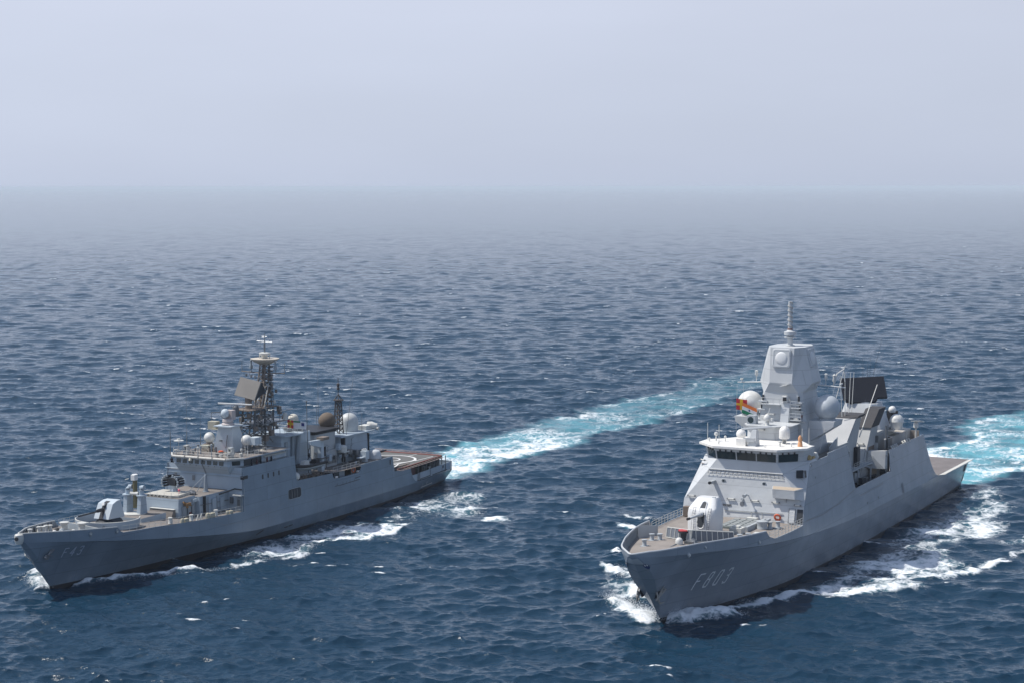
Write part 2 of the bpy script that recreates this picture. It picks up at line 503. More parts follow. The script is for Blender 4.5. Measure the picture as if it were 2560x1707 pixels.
# ================================================================== MESH LIBRARY
# ship-local measure: a = metres aft of the stem at the waterline, p = metres to port, z = metres up
class MB:
    def __init__(s):
        s.v, s.f, s.mi = [], [], []

    def add(s, pts, faces, mi=0):
        o = len(s.v)
        s.v += [(-q[0], q[1], q[2]) for q in pts]
        for f in faces:
            s.f.append([o + i for i in f]); s.mi.append(mi)
        return s

    def poly(s, pts, mi=0):
        return s.add(pts, [list(range(len(pts)))], mi)

    def box(s, a0, a1, p0, p1, z0, z1, mi=0, top=None):
        return s.frus([(a0, p0), (a1, p0), (a1, p1), (a0, p1)], z0, None, z1, mi, top)

    def frus(s, bot, z0, topp, z1, mi=0, topmi=None):
        topp = topp or bot
        n = len(bot)
        pts = [(a, p, z0) for a, p in bot] + [(a, p, z1) for a, p in topp]
        s.add(pts, [[i, (i + 1) % n, n + (i + 1) % n, n + i] for i in range(n)], mi)
        s.add(pts[n:], [list(range(n))], mi if topmi is None else topmi)
        s.add(pts[:n], [list(range(n))[::-1]], mi)
        return s

    def hexa(s, P, mi=0):
        return s.add(P, [[0, 1, 2, 3], [7, 6, 5, 4], [0, 4, 5, 1], [1, 5, 6, 2], [2, 6, 7, 3], [3, 7, 4, 0]], mi)

    def plate(s, pts, n, t, mi=0):
        """polygon given thickness t along n"""
        k = len(pts)
        q = [tuple(c + d * t for c, d in zip(P, n)) for P in pts]
        s.add(list(pts) + q, [list(range(k))[::-1], list(range(k, 2 * k))] + [[i, (i + 1) % k, k + (i + 1) % k, k + i] for i in range(k)], mi)
        return s

    def tube(s, pts, r, n=6, mi=0, r1=None, cap=True):
        pts = [Vector(q) for q in pts]
        rings = []
        m_ = len(pts)
        for i, c in enumerate(pts):
            d = (pts[min(i + 1, m_ - 1)] - pts[max(i - 1, 0)])
            d = d.normalized() if d.length > 1e-9 else Vector((0, 0, 1))
            u = d.cross(Vector((0, 0, 1)) if abs(d.z) < 0.95 else Vector((1, 0, 0))).normalized()
            w = d.cross(u)
            rad = r if r1 is None else r + (r1 - r) * i / max(1, m_ - 1)
            rings.append([tuple(c + (u * math.cos(2 * math.pi * j / n) + w * math.sin(2 * math.pi * j / n)) * rad) for j in range(n)])
        P = [q for rg in rings for q in rg]
        F = [[i * n + j, i * n + (j + 1) % n, (i + 1) * n + (j + 1) % n, (i + 1) * n + j] for i in range(m_ - 1) for j in range(n)]
        if cap:
            F += [list(range(n))[::-1], [(m_ - 1) * n + j for j in range(n)]]
        return s.add(P, F, mi)

    def lathe(s, c, prof, n=20, mi=0, axis=(0, 0, 1)):
        """profile = [(radius, height)] about a vertical (or given) axis"""
        ax = Vector(axis).normalized()
        u = ax.orthogonal().normalized(); w = ax.cross(u)
        c = Vector(c)
        P, F = [], []
        m_ = len(prof)
        for r, h in prof:
            for j in range(n):
                t = 2 * math.pi * j / n
                P.append(tuple(c + ax * h + (u * math.cos(t) + w * math.sin(t)) * max(r, 1e-3)))
        for i in range(m_ - 1):
            for j in range(n):
                F.append([i * n + j, i * n + (j + 1) % n, (i + 1) * n + (j + 1) % n, (i + 1) * n + j])
        F += [list(range(n))[::-1], [(m_ - 1) * n + j for j in range(n)]]
        return s.add(P, F, mi)

    def dome(s, c, r, cut=-0.75, n=24, mi=0, sz=1.0):
        """a sphere cut flat below cut*r"""
        pr = []
        t0 = math.asin(max(-1, cut))
        for i in range(15):
            t = t0 + (math.pi / 2 - t0) * i / 14
            pr.append((r * math.cos(t), r * math.sin(t) * sz))
        return s.lathe(c, pr, n, mi)

    def torus(s, c, R_, r, axis=(1, 0, 0), n=20, k=8, mi=0):
        ax = Vector(axis).normalized(); u = ax.orthogonal().normalized(); w = ax.cross(u); c = Vector(c)
        P, F = [], []
        for i in range(n):
            t = 2 * math.pi * i / n
            d = u * math.cos(t) + w * math.sin(t)
            for j in range(k):
                q = 2 * math.pi * j / k
                P.append(tuple(c + d * (R_ + r * math.cos(q)) + ax * r * math.sin(q)))
        for i in range(n):
            for j in range(k):
                F.append([i * k + j, i * k + (j + 1) % k, ((i + 1) % n) * k + (j + 1) % k, ((i + 1) % n) * k + j])
        return s.add(P, F, mi)

    def truss(s, P0, P1, w0, w1, bays, r=0.05, br=0.035):
        """square lattice tower from P0 to P1"""
        P0, P1 = Vector(P0), Vector(P1)
        cor = [(-1, -1), (1, -1), (1, 1), (-1, 1)]
        lv = []
        for i in range(bays + 1):
            t = i / bays
            c = P0.lerp(P1, t); w = w0 + (w1 - w0) * t
            lv.append([c + Vector((x * w, y * w, 0)) for x, y in cor])
        for j in range(4):
            s.tube([lv[0][j], lv[-1][j]], r, 5)
        for i in range(bays):
            for j in range(4):
                s.tube([lv[i + 1][j], lv[i + 1][(j + 1) % 4]], br, 4, cap=False)
                s.tube([lv[i][j], lv[i + 1][(j + 1) % 4]], br, 4, cap=False)
        return s

    def rail(s, pts, h=1.0, bars=3, step=1.6, r=0.025, pr=0.03):
        pts = [Vector(q) for q in pts]
        for k in range(bars):
            z = h * (k + 1) / bars
            s.tube([q + Vector((0, 0, z)) for q in pts], r, 4, cap=False)
        for A_, B_ in zip(pts[:-1], pts[1:]):
            L = (B_ - A_).length
            m_ = max(1, round(L / step))
            for i in range(m_):
                q = A_.lerp(B_, i / m_)
                s.tube([q, q + Vector((0, 0, h))], pr, 4, cap=False)
        s.tube([pts[-1], pts[-1] + Vector((0, 0, h))], pr, 4, cap=False)
        return s

    def build(s, name, mats, parent=None, smooth=None, label=None, flip=True):
        me = bpy.data.meshes.new(name)
        me.from_pydata(s.v, [], s.f)
        if not isinstance(mats, (list, tuple)):
            mats = [mats]
        for mt in mats:
            me.materials.append(mt)
        if len(mats) > 1:
            me.polygons.foreach_set('material_index', np.array(s.mi, np.int32))
        if flip:
            bm = bmesh.new(); bm.from_mesh(me)
            bmesh.ops.recalc_face_normals(bm, faces=bm.faces)
            bm.to_mesh(me); bm.free()
        if smooth:
            me.polygons.foreach_set('use_smooth', np.ones(len(me.polygons), bool))
            me.set_sharp_from_angle(angle=R(smooth))
        me.update()
        o = bpy.data.objects.new(name, me)
        COL.objects.link(o)
        if parent:
            o.parent = parent
        if label:
            o['label'] = label
        return o


def tag(o, label, cat, group=None):
    o['label'] = label; o['category'] = cat
    if group:
        o['group'] = group
    return o


def ship_empty(name, k, label):
    o, af, po = ship_axes(k)
    e = bpy.data.objects.new(name, None)
    COL.objects.link(e)
    e.location = (o[0], o[1], 0)
    e.rotation_euler = (0, 0, math.atan2(-af[1], -af[0]))
    return tag(e, label, 'warship')


def top_thing(o, k, label, cat, group=None):
    """a thing that rests on a ship: stays top-level, placed in that ship's frame"""
    og, af, po = ship_axes(k)
    o.location = (og[0], og[1], 0)
    o.rotation_euler = (0, 0, math.atan2(-af[1], -af[0]))
    return tag(o, label, cat, group)


def empty_thing(name, k, label, cat, group=None):
    e = bpy.data.objects.new(name, None)
    COL.objects.link(e)
    return top_thing(e, k, label, cat, group)


# ------------------------------------------------------------------ paints
def paint(name, col, rough=0.55, wear=0.12, streak=0.10, rust=0.0, dent=0.0, metal=0.0, grime=(0.30, 0.27, 0.24), plates=0.0, salt=0.0, spec=0.3):
    mt, n, b, out = new_mat(name)
    pos = coords(n)
    big = noise(n, pos, 0.22, 5, 0.6)
    c = mixc(n, ramp(n, big, 0.35, 0.7), tuple(q * (1 - wear) for q in col), tuple(min(1, q * (1 + wear * 0.6)) for q in col))
    if streak:
        st = noise(n, coords(n, (1.6, 1.6, 0.09)), 1.0, 5, 0.62)
        c = mixc(n, ramp(n, st, 0.56, 0.8, 0.0, streak * 3.0), c, tuple(q * g / 0.3 * 0.8 for q, g in zip(col, grime)))
        st2 = noise(n, coords(n, (2.6, 2.6, 0.12)), 1.0, 3, 0.5)
        c = mixc(n, ramp(n, st2, 0.62, 0.8, 0.0, streak * 1.6), c, tuple(min(1, q * 1.18) for q in col))
    if plates:
        sx = n.nodes.new('ShaderNodeSeparateXYZ'); n.links.new(pos, sx.inputs[0])
        cx = n.nodes.new('ShaderNodeCombineXYZ'); n.links.new(sx.outputs[0], cx.inputs[0]); n.links.new(sx.outputs[2], cx.inputs[1])
        bk = n.nodes.new('ShaderNodeTexBrick')
        n.links.new(cx.outputs[0], bk.inputs['Vector'])
        bk.inputs['Scale'].default_value = 1.0; bk.inputs['Brick Width'].default_value = 7.5; bk.inputs['Row Height'].default_value = 2.3
        bk.inputs['Mortar Size'].default_value = 0.06; bk.inputs['Mortar Smooth'].default_value = 0.3
        k0 = 1 - plates
        bk.inputs['Color1'].default_value = (1, 1, 1, 1); bk.inputs['Color2'].default_value = (k0, k0, k0, 1); bk.inputs['Mortar'].default_value = (.80, .80, .80, 1)
        c = mixc(n, 1.0, c, bk.outputs[0], 'MULTIPLY')
        if salt:
            band = ramp(n, sx.outputs[2], 0.4, 4.0, 1.0, 0.0)
            sn = noise(n, coords(n, (0.5, 0.5, 0.25)), 1.2, 6, 0.7)
            c = mixc(n, mth(n, 'MULTIPLY', band, ramp(n, sn, 0.5, 0.75, 0.0, salt)), c, (0.55, 0.57, 0.58))
            sb = ramp(n, sx.outputs[2], 0.3, 1.3, 1.0, 0.0)
            s3 = noise(n, coords(n, (0.3, 0.3, 0.8)), 1.0, 6, 0.7)
            c = mixc(n, mth(n, 'MULTIPLY', sb, ramp(n, s3, 0.45, 0.65, 0.0, 0.45)), c, (0.10, 0.10, 0.09))
    if rust:
        r1 = noise(n, coords(n, (1.1, 1.1, 0.16)), 0.9, 5, 0.7)
        c = mixc(n, ramp(n, r1, 0.70, 0.80, 0.0, rust), c, (0.22, 0.12, 0.06))
    n.links.new(c, b.inputs['Base Color'])
    b.inputs['Roughness'].default_value = rough
    b.inputs['Metallic'].default_value = metal
    b.inputs['Specular IOR Level'].default_value = spec
    if dent:
        bp = n.nodes.new('ShaderNodeBump')
        dn = noise(n, coords(n, (1, 1, 1)), 0.55, 2, 0.4)
        n.links.new(dn, bp.inputs['Height'])
        bp.inputs['Distance'].default_value = dent
        bp.inputs['Strength'].default_value = 1.0
        n.links.new(bp.outputs[0], b.inputs['Normal'])
    return mt


def deckpaint(name, col, wear=0.2):
    mt, n, b, out = new_mat(name)
    pos = coords(n)
    x = noise(n, pos, 0.35, 6, 0.65)
    y = noise(n, pos, 3.0, 3, 0.6)
    c = mixc(n, ramp(n, x, 0.3, 0.75), tuple(q * (1 - wear) for q in col), tuple(q * (1 + wear * 0.5) for q in col))
    c = mixc(n, ramp(n, y, 0.55, 0.75, 0.0, 0.25), c, tuple(q * 0.7 for q in col))
    n.links.new(c, b.inputs['Base Color'])
    b.inputs['Roughness'].default_value = 0.85
    return mt


def plain(name, col, rough=0.5, metal=0.0, spec=0.5):
    mt, n, b, out = new_mat(name)
    x = noise(n, coords(n), 2.5, 3, 0.6)
    c = mixc(n, ramp(n, x, 0.3, 0.7), tuple(q * 0.88 for q in col), col)
    n.links.new(c, b.inputs['Base Color'])
    b.inputs['Roughness'].default_value = rough
    b.inputs['Metallic'].default_value = metal
    b.inputs['Specular IOR Level'].default_value = spec
    return mt


def dome_paint(name, col):
    # gel-coat with gore seams, dust and run marks
    mt, n, b, out = new_mat(name)
    pos = coords(n)
    x = noise(n, pos, 1.1, 5, 0.65)
    c = mixc(n, ramp(n, x, 0.35, 0.7), tuple(q * 0.86 for q in col), col)
    st = noise(n, coords(n, (3.0, 3.0, 0.2)), 1.0, 4, 0.6)
    c = mixc(n, ramp(n, st, 0.55, 0.75, 0.0, 0.35), c, tuple(q * 0.72 for q in col))
    n.links.new(c, b.inputs['Base Color'])
    b.inputs['Roughness'].default_value = 0.5
    return mt


def glass(name, col=(0.02, 0.035, 0.04)):
    mt, n, b, out = new_mat(name)
    x = noise(n, coords(n), 0.8, 2, 0.5)
    c = mixc(n, x, tuple(q * 0.6 for q in col), tuple(q * 1.5 for q in col))
    n.links.new(c, b.inputs['Base Color'])
    b.inputs['Roughness'].default_value = 0.06
    return mt


M_WHITE = plain('white_paint', (0.80, 0.79, 0.76), 0.45)
M_DOME = dome_paint('radome_white', (0.70, 0.70, 0.67))
M_BLACK = plain('black_paint', (0.018, 0.02, 0.026), 0.55)
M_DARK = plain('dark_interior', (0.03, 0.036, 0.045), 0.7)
M_GLASS = glass('tinted_glass')
M_RUBBER = plain('black_rubber', (0.02, 0.02, 0.022), 0.7)
M_ORANGE = plain('orange_plastic', (0.72, 0.13, 0.05), 0.5)
M_RED = plain('red_paint', (0.5, 0.05, 0.05), 0.5)
M_BROWN = plain('weathered_brown', (0.19, 0.15, 0.12), 0.8)
M_STEEL = plain('bare_steel', (0.22, 0.23, 0.24), 0.4, 0.6)
M_PALE = plain('pale_fitting', (0.62, 0.62, 0.58), 0.5)


# ------------------------------------------------------------------ hull form
def tab(xs, ys):
    xs = np.array(xs, float); ys = np.array(ys, float)
    d = np.gradient(ys, xs)

    def f(x):
        x = float(min(max(x, xs[0]), xs[-1]))
        i = int(min(max(np.searchsorted(xs, x) - 1, 0), len(xs) - 2))
        h = xs[i + 1] - xs[i]; t = (x - xs[i]) / h
        s0 = (ys[i + 1] - ys[i]) / h
        m0, m1 = d[i], d[i + 1]
        if s0 == 0 or m0 * s0 < 0:
            m0 = 0
        if s0 == 0 or m1 * s0 < 0:
            m1 = 0
        m0 = math.copysign(min(abs(m0), 3 * abs(s0)), s0); m1 = math.copysign(min(abs(m1), 3 * abs(s0)), s0)
        return float((2 * t ** 3 - 3 * t * t + 1) * ys[i] + (t ** 3 - 2 * t * t + t) * h * m0 + (-2 * t ** 3 + 3 * t * t) * ys[i + 1] + (t ** 3 - t * t) * h * m1)
    return f


class Form:
    """hull described by half-breadth curves: waterline, knuckle, deck/side top"""
    def __init__(s, ywl, yk, zk, ytop, ztop, stem, stern):
        s.ywl, s.yk, s.zk, s.ytop, s.ztop, s.stem, s.stern = ywl, yk, zk, ytop, ztop, stem, stern

    def side(s, a, z):
        """half-breadth of the outside at station a and height z"""
        zk = s.zk(a)
        if z <= zk:
            t = max(0.0, z / zk)
            # flare: hollow forward, straighter amidships
            e = 1.0 + 0.55 * max(0.0, 1 - a / 45.0)
            return s.ywl(a) + (s.yk(a) - s.ywl(a)) * t ** e
        t = (z - zk) / max(1e-3, s.ztop(a) - zk)
        return s.yk(a) + (s.ytop(a) - s.yk(a)) * t

    def shell(s, mb, z0, z1, a0, a1, na, nz, both=True, mi=0, inset=0.0):
        """skin between two height functions z0(a), z1(a), from a0 to a1; stations start on the stem"""
        for sg in ((1, -1) if both else (1,)):
            P = []
            for i in range(na + 1):
                u = i / na
                for j in range(nz + 1):
                    v = j / nz
                    aa = a0 + (a1 - a0) * u
                    zz = z0(aa) + (z1(aa) - z0(aa)) * v
                    st = s.stem(zz)
                    if a0 <= -1:           # pull the first stations on to the raked stem
                        aa = st + (a1 - st) * u ** 1.25
                        zz = z0(aa) + (z1(aa) - z0(aa)) * v
                        st = s.stem(zz)
                        aa = st + (a1 - st) * u ** 1.25
                    en = s.stern(zz)
                    if aa > en - 0.01 or (i == na and a1 >= en - 2.5):
                        aa = min(aa, en) if i < na else en
                    y = s.side(aa, zz) if aa > st + 1e-6 else 0.0
                    P.append((aa, sg * max(0.0, y - inset), zz))
            F = [[i * (nz + 1) + j, (i + 1) * (nz + 1) + j, (i + 1) * (nz + 1) + j + 1, i * (nz + 1) + j + 1] for i in range(na) for j in range(nz)]
            mb.add(P, F, mi)
        return mb

    def strip(s, mb, a0, a1, z0, z1, na, t=0.15, sgs=(1, -1), mi=0, inner=True):
        """a standing plate (bulwark, side wall) with thickness: outer and inner faces and the cap"""
        f0 = z0 if callable(z0) else (lambda a: z0)
        f1 = z1 if callable(z1) else (lambda a: z1)
        for sg in sgs:
            P = []
            for i in range(na + 1):
                aa = a0 + (a1 - a0) * i / na
                lo, hi = f0(aa), f1(aa)
                yl, yh = s.side(aa, lo), s.side(aa, hi)
                P += [(aa, sg * yl, lo), (aa, sg * yh, hi), (aa, sg * max(0, yh - t), hi), (aa, sg * max(0, yl - t), lo)]
            F = []
            for i in range(na):
                o = 4 * i
                F += [[o, o + 4, o + 5, o + 1], [o + 1, o + 5, o + 6, o + 2]]
                if inner:
                    F += [[o + 2, o + 6, o + 7, o + 3]]
            F += [[0, 1, 2, 3], [4 * na + q for q in (3, 2, 1, 0)]]
            mb.add(P, F, mi)
        return mb

    def sheet(s, mb, a0, a1, z, na, inset=0.1, camber=0.0, mi=0):
        """a deck between the sides"""
        fz = z if callable(z) else (lambda a: z)
        P = []
        cols = (-1, -0.5, 0, 0.5, 1)
        for i in range(na + 1):
            aa = a0 + (a1 - a0) * i / na
            zz = fz(aa)
            y = max(0.02, s.side(aa, zz) - inset)
            for c in cols:
                P.append((aa, y * c, zz + camber * (1 - c * c)))
        k = len(cols)
        mb.add(P, [[i * k + j, (i + 1) * k + j, (i + 1) * k + j + 1, i * k + j + 1] for i in range(na) for j in range(k - 1)], mi)
        return mb

    def stroke(s, mb, pts, w, out=0.02, mi=0, sg=1, sub=6):
        """a painted line laid on the hull side: pts in (a, z)"""
        for (a1, z1), (a2, z2) in zip(pts[:-1], pts[1:]):
            L = math.hypot(a2 - a1, z2 - z1)
            ux, uz = (a2 - a1) / L, (z2 - z1) / L
            nx, nz = -uz * w / 2, ux * w / 2
            a1e, z1e, a2e, z2e = a1 - ux * w / 2, z1 - uz * w / 2, a2 + ux * w / 2, z2 + uz * w / 2
            P = []
            for i in range(sub + 1):
                t = i / sub
                a_, z_ = a1e + (a2e - a1e) * t, z1e + (z2e - z1e) * t
                for q in (1, -1):
                    aa, zz = a_ + nx * q, z_ + nz * q
                    P.append((aa, sg * (s.side(aa, zz) + out), zz))
            mb.add(P, [[2 * i, 2 * i + 1, 2 * i + 3, 2 * i + 2] for i in range(sub)], mi)
        return mb

    def patch(s, mb, a0, a1, z0, z1, out=0.02, mi=0, sg=1, na=4, nz=2, shear=0.0):
        P = []
        for i in range(na + 1):
            for j in range(nz + 1):
                z_ = z0 + (z1 - z0) * j / nz
                a_ = a0 + (a1 - a0) * i / na + shear * (z_ - z0)
                P.append((a_, sg * (s.side(a_, z_) + out), z_))
        k = nz + 1
        mb.add(P, [[i * k + j, (i + 1) * k + j, (i + 1) * k + j + 1, i * k + j + 1] for i in range(na) for j in range(nz)], mi)
        return mb


GLYPH = {
    'F': [[(0, 0), (0, 1)], [(0, 1), (.62, 1)], [(0, .52), (.48, .52)]],
    '8': [[(.12, .5), (.12, .9), (.2, 1), (.52, 1), (.6, .9), (.6, .62), (.5, .52), (.12, .52)], [(.5, .52), (.6, .4), (.6, .1), (.5, 0), (.14, 0), (.06, .1), (.06, .4), (.12, .52)]],
    '0': [[(.15, 0), (.05, .1), (.05, .9), (.15, 1), (.5, 1), (.6, .9), (.6, .1), (.5, 0), (.15, 0)]],
    '3': [[(.05, .9), (.15, 1), (.5, 1), (.6, .9), (.6, .62), (.5, .52), (.25, .52)], [(.5, .52), (.6, .4), (.6, .1), (.5, 0), (.15, 0), (.05, .1)]],
    '4': [[(.5, 0), (.5, 1), (.0, .3), (.66, .3)]],
}


def hull_number(form, text, a0, z0, h, adv, w, name, mat, parent, slant=0.0, rise=0.0, label=None):
    mb = MB()
    for i, ch in enumerate(text):
        for st in GLYPH[ch]:
            form.stroke(mb, [(a0 + i * adv + x * h * 0.62 + y * h * slant, z0 + y * h + rise * (i * adv + x * h * .62)) for x, y in st], w)
    return mb.build(name, mat, parent, label=label, flip=True)


def simple_lamp(parent, a, p, z, half=0.55, nrm=(-1, 0), r=0.11):
    """a fluorescent deck light: bracket body with a pale tube"""
    mb = MB()
    ta, tp = -nrm[1], nrm[0]
    c = Vector((a + nrm[0] * 0.28, p + nrm[1] * 0.28, z))
    d = Vector((ta, tp, 0)) * half
    mb.tube([c - d, c + d], r, 8)
    o = mb.build('deck_light', M_PALE, parent)
    m2 = MB()
    for sg in (-1, 1):
        q = c + d * sg
        m2.tube([q - d.normalized() * 0.08, q + d.normalized() * 0.08], r * 1.25, 8)
        m2.tube([q, q - Vector((nrm[0], nrm[1], 0)) * 0.30], 0.05, 5)
    m2.build('lamp_bracket', M_STEEL, o)
    return o
# ================================================================== PALE GREY FRIGATE (right)
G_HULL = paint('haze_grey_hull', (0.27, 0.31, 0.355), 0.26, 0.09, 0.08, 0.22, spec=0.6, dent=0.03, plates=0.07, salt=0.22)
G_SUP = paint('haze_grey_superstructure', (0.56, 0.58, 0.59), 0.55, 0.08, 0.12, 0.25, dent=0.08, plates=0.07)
G_MAST = paint('haze_grey_mast', (0.54, 0.56, 0.57), 0.5, 0.07, 0.08, 0.12, dent=0.02, plates=0.05)
G_DECK = deckpaint('grey_brown_deck', (0.27, 0.24, 0.215))
G_FDECK = deckpaint('flight_deck_grey', (0.19, 0.17, 0.165))
G_ROOF = plain('bridge_roof_white', (0.84, 0.82, 0.77), 0.5)
G_GREY = paint('fitting_grey', (0.40, 0.43, 0.45), 0.5, 0.08, 0.05)
G_BOOT = plain('boot_topping_black', (0.03, 0.032, 0.038), 0.6)
G_FUN = paint('funnel_grey', (0.43, 0.44, 0.44), 0.6, 0.1, 0.1, 0.05, dent=0.02)
G_TAN = plain('tan_tray', (0.46, 0.38, 0.29), 0.7)
G_HATCH = paint('hatch_grey', (0.28, 0.30, 0.30), 0.6, 0.1, 0.05)
G_BLK = plain('radar_array_black', (0.012, 0.015, 0.024), 0.7, 0.0, 0.2)
M_ANCH = plain('anchor_weathered', (0.34, 0.32, 0.29), 0.7)
G_SOOT = plain('sooty_louvre', (0.05, 0.05, 0.055), 0.8)


def grey_frigate():
    K = 'grey'
    root = ship_empty('warship', K, 'larger pale grey frigate with a faceted mast, white bridge roof and F803 on its bow')
    stem = lambda z: -9.9 * z / 10.6 if z > 0 else -0.7 * z
    stern = lambda z: 131.0 + 0.32 * max(0, z)
    ywl = tab((0, 4, 10, 18, 27, 46, 70, 96, 120, 132), (.06, 1.5, 3.5, 5.4, 7.0, 8.0, 8.4, 8.4, 7.9, 7.4))
    yk = tab((-9.9, -7.5, -2.4, 2.5, 8.5, 13, 20, 28, 32, 52, 79, 106, 134), (.15, 2.15, 4.5, 6.1, 7.75, 8.65, 9.35, 9.65, 9.68, 9.6, 9.5, 9.25, 8.6))
    zk = tab((-9.9, -3, 5, 18, 32, 52, 79, 106, 134), (10.4, 9.95, 9.35, 8.2, 7.1, 6.0, 5.65, 5.35, 4.95))
    ytop = tab((-9.9, -7.5, -2.4, 2.5, 8.5, 13, 20, 27, 31.5, 34, 57, 78, 134), (.2, 2.25, 4.5, 6.05, 7.7, 8.6, 9.3, 9.6, 9.1, 8.5, 8.25, 7.7, 7.3))
    ztop = tab((-10, 16, 24, 27, 31.5, 34, 134), (11, 11, 11, 12, 15, 17.2, 17.2))
    fm = Form(ywl, yk, zk, ytop, ztop, stem, stern)
    bul = lambda a: float(np.interp(a, (-10, -8, 0, 10, 16.5), (10.8, 11.0, 10.95, 10.5, 10.2)))
    # ---- hull
    hb = MB()
    fm.shell(hb, lambda a: -1.6, lambda a: 0.35, -9.9, 131, 70, 2, mi=1)
    fm.shell(hb, lambda a: 0.35, zk, -9.9, 131, 90, 9)
    fm.shell(hb, zk, bul, -9.9, 16.5, 34, 3)
    fm.strip(hb, 16.5, 19.5, zk, lambda a: float(np.interp(a, (16.5, 17.5, 19.5), (10.2, 9.3, 8.72))), 6)
    fm.strip(hb, 19.5, 30.4, zk, lambda a: 8.76 + 0.004 * (a - 19), 8)
    fm.strip(hb, 30.4, 31.1, zk, lambda a: float(np.interp(a, (30.4, 31.1), (8.8, 11.3))), 2)
    fm.strip(hb, 31.1, 36.5, zk, lambda a: float(np.interp(a, (31.1, 36.5), (11.3, 17.2))), 6)
    fm.strip(hb, 36.5, 45.6, zk, 17.15, 6)
    fm.strip(hb, 45.6, 55.4, zk, 17.55, 6)
    fm.strip(hb, 55.4, 57.6, zk, lambda a: float(np.interp(a, (55.4, 57.6), (17.55, 10.3))), 4)
    fm.strip(hb, 57.6, 78.2, zk, 10.3, 10)
    fm.strip(hb, 78.2, 79.0, zk, lambda a: float(np.interp(a, (78.2, 79.0), (10.3, 13.7))), 2)
    fm.strip(hb, 79.0, 101.4, zk, 13.75, 10)
    fm.strip(hb, 101.4, 108, zk, lambda a: float(np.interp(a, (101.4, 102.6, 103.6, 104.6, 106, 108), (13.75, 10.6, 8.4, 7.0, 5.9, 5.40))), 14)
    fm.strip(hb, 108, 132.3, zk, lambda a: zk(a) + 0.12, 10)
    # transom
    zs = (-1.6, 0.35, 2.0, 3.6, 5.0)
    hb.poly([(stern(z) - 0.02, fm.side(131, z) if z < 4 else fm.side(132, z), z) for z in zs] + [(stern(z) - 0.02, -(fm.side(131, z) if z < 4 else fm.side(132, z)), z) for z in zs[::-1]])
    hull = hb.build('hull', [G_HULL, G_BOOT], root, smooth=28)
    # bulwark inside with stiffeners and a capping rail
    bi = MB()
    fm.shell(bi, lambda a: bul(a) - 1.6, bul, -9.6, 16.5, 30, 2, inset=0.16)
    bi.build('bulwark_lining', G_GREY, root, smooth=30)
    cp = MB()
    pr_ = [-9.75 + 26.2 * (i / 40) ** 1.3 for i in range(41)]
    for sg in (1, -1):
        cp.tube([(a, sg * max(0.05, fm.side(a, bul(a)) - 0.1) if a > -9.6 else 0, bul(a) + .02) for a in pr_], 0.13, 6)
    cp.build('bulwark_rail', G_MAST, root, smooth=40)
    for a in np.arange(-7.5, 16, 1.05):
        for sg in (-1, 1):
            b_ = MB()
            y = fm.side(a, bul(a)) - .14; yl = fm.side(a, bul(a) - 1.25) - .14
            b_.plate([(a, sg * y, bul(a) - .05), (a, sg * yl, bul(a) - 1.3), (a, sg * (yl - .55), bul(a) - 1.3)], (0, 0.0, 0), 0)
            b_.hexa([(a - .03, sg * y, bul(a) - .05), (a + .03, sg * y, bul(a) - .05), (a + .03, sg * yl, bul(a) - 1.3), (a - .03, sg * yl, bul(a) - 1.3),
                     (a - .03, sg * (y - .12), bul(a) - .05), (a + .03, sg * (y - .12), bul(a) - .05), (a + .03, sg * (yl - .5), bul(a) - 1.3), (a - .03, sg * (yl - .5), bul(a) - 1.3)])
            b_.build('bulwark_bracket', G_GREY, root)
    # ---- decks
    zfd = lambda a: float(np.interp(a, (-9, 0, 10, 19, 31), (9.75, 9.6, 9.2, 8.70, 8.74)))
    dk = MB()
    fm.sheet(dk, -8.6, 30.9, zfd, 40, 0.12, 0.42)
    dk.build('foredeck', G_DECK, root, smooth=30)
    dk = MB()
    fm.sheet(dk, 34.5, 57, 16.3, 8, 0.16); fm.sheet(dk, 57, 79.5, 8.3, 8, 0.16); fm.sheet(dk, 79, 102.2, 13.0, 8, 0.16)
    dk.build('upper_deck', G_DECK, root)
    fd = MB()
    fm.sheet(fd, 101, 132.3, lambda a: zk(a) + 0.13, 10, -0.04, 0.05)
    fdo = fd.build('flight_deck', G_FDECK, root)
    mk = MB()
    zz = lambda a: zk(a) + 0.19
    for a0, a1, p0, p1 in ((109.3, 109.6, -8, 8), (106.9, 107.2, 4.6, 6.0), (106.9, 107.2, 6.5, 7.6), (108, 131, -0.1, 0.1)):
        mk.poly([(a0, p0, zz(a0)), (a1, p0, zz(a1)), (a1, p1, zz(a1)), (a0, p1, zz(a0))])
    mk.build('deck_marking', M_WHITE, fdo)
    nf = MB()     # lowered safety nets along the port and starboard edges
    for sg in (1, -1):
        for i in range(17):
            a0 = 108.6 + i * 1.38
            y0 = fm.side(a0, zk(a0)) + .02
            nf.tube([(a0, sg * y0, zk(a0) + .1), (a0, sg * (y0 + 1.05), zk(a0) + .28)], .10, 4)
        nf.tube([(a, sg * (fm.side(a, zk(a)) + 1.05), zk(a) + .28) for a in np.linspace(108.6, 131.6, 8)], .06, 4)
        nf.tube([(a, sg * (fm.side(a, zk(a)) + .1), zk(a) + .14) for a in np.linspace(107.6, 132, 8)], .08, 4)
    for i in range(12):
        p = -8.2 + i * 1.49
        nf.tube([(132.4, p, 5.1), (133.4, p, 5.25)], .05, 4)
    nf.build('safety_net_frame', M_PALE, fdo)
    rc = MB()
    fm.patch(rc, 129.4, 131.2, 3.0, 4.3, .03); fm.patch(rc, 130.6, 131.5, .9, 2.2, .03)
    rc.build('mooring_port', M_DARK, root)
    rk = MB()
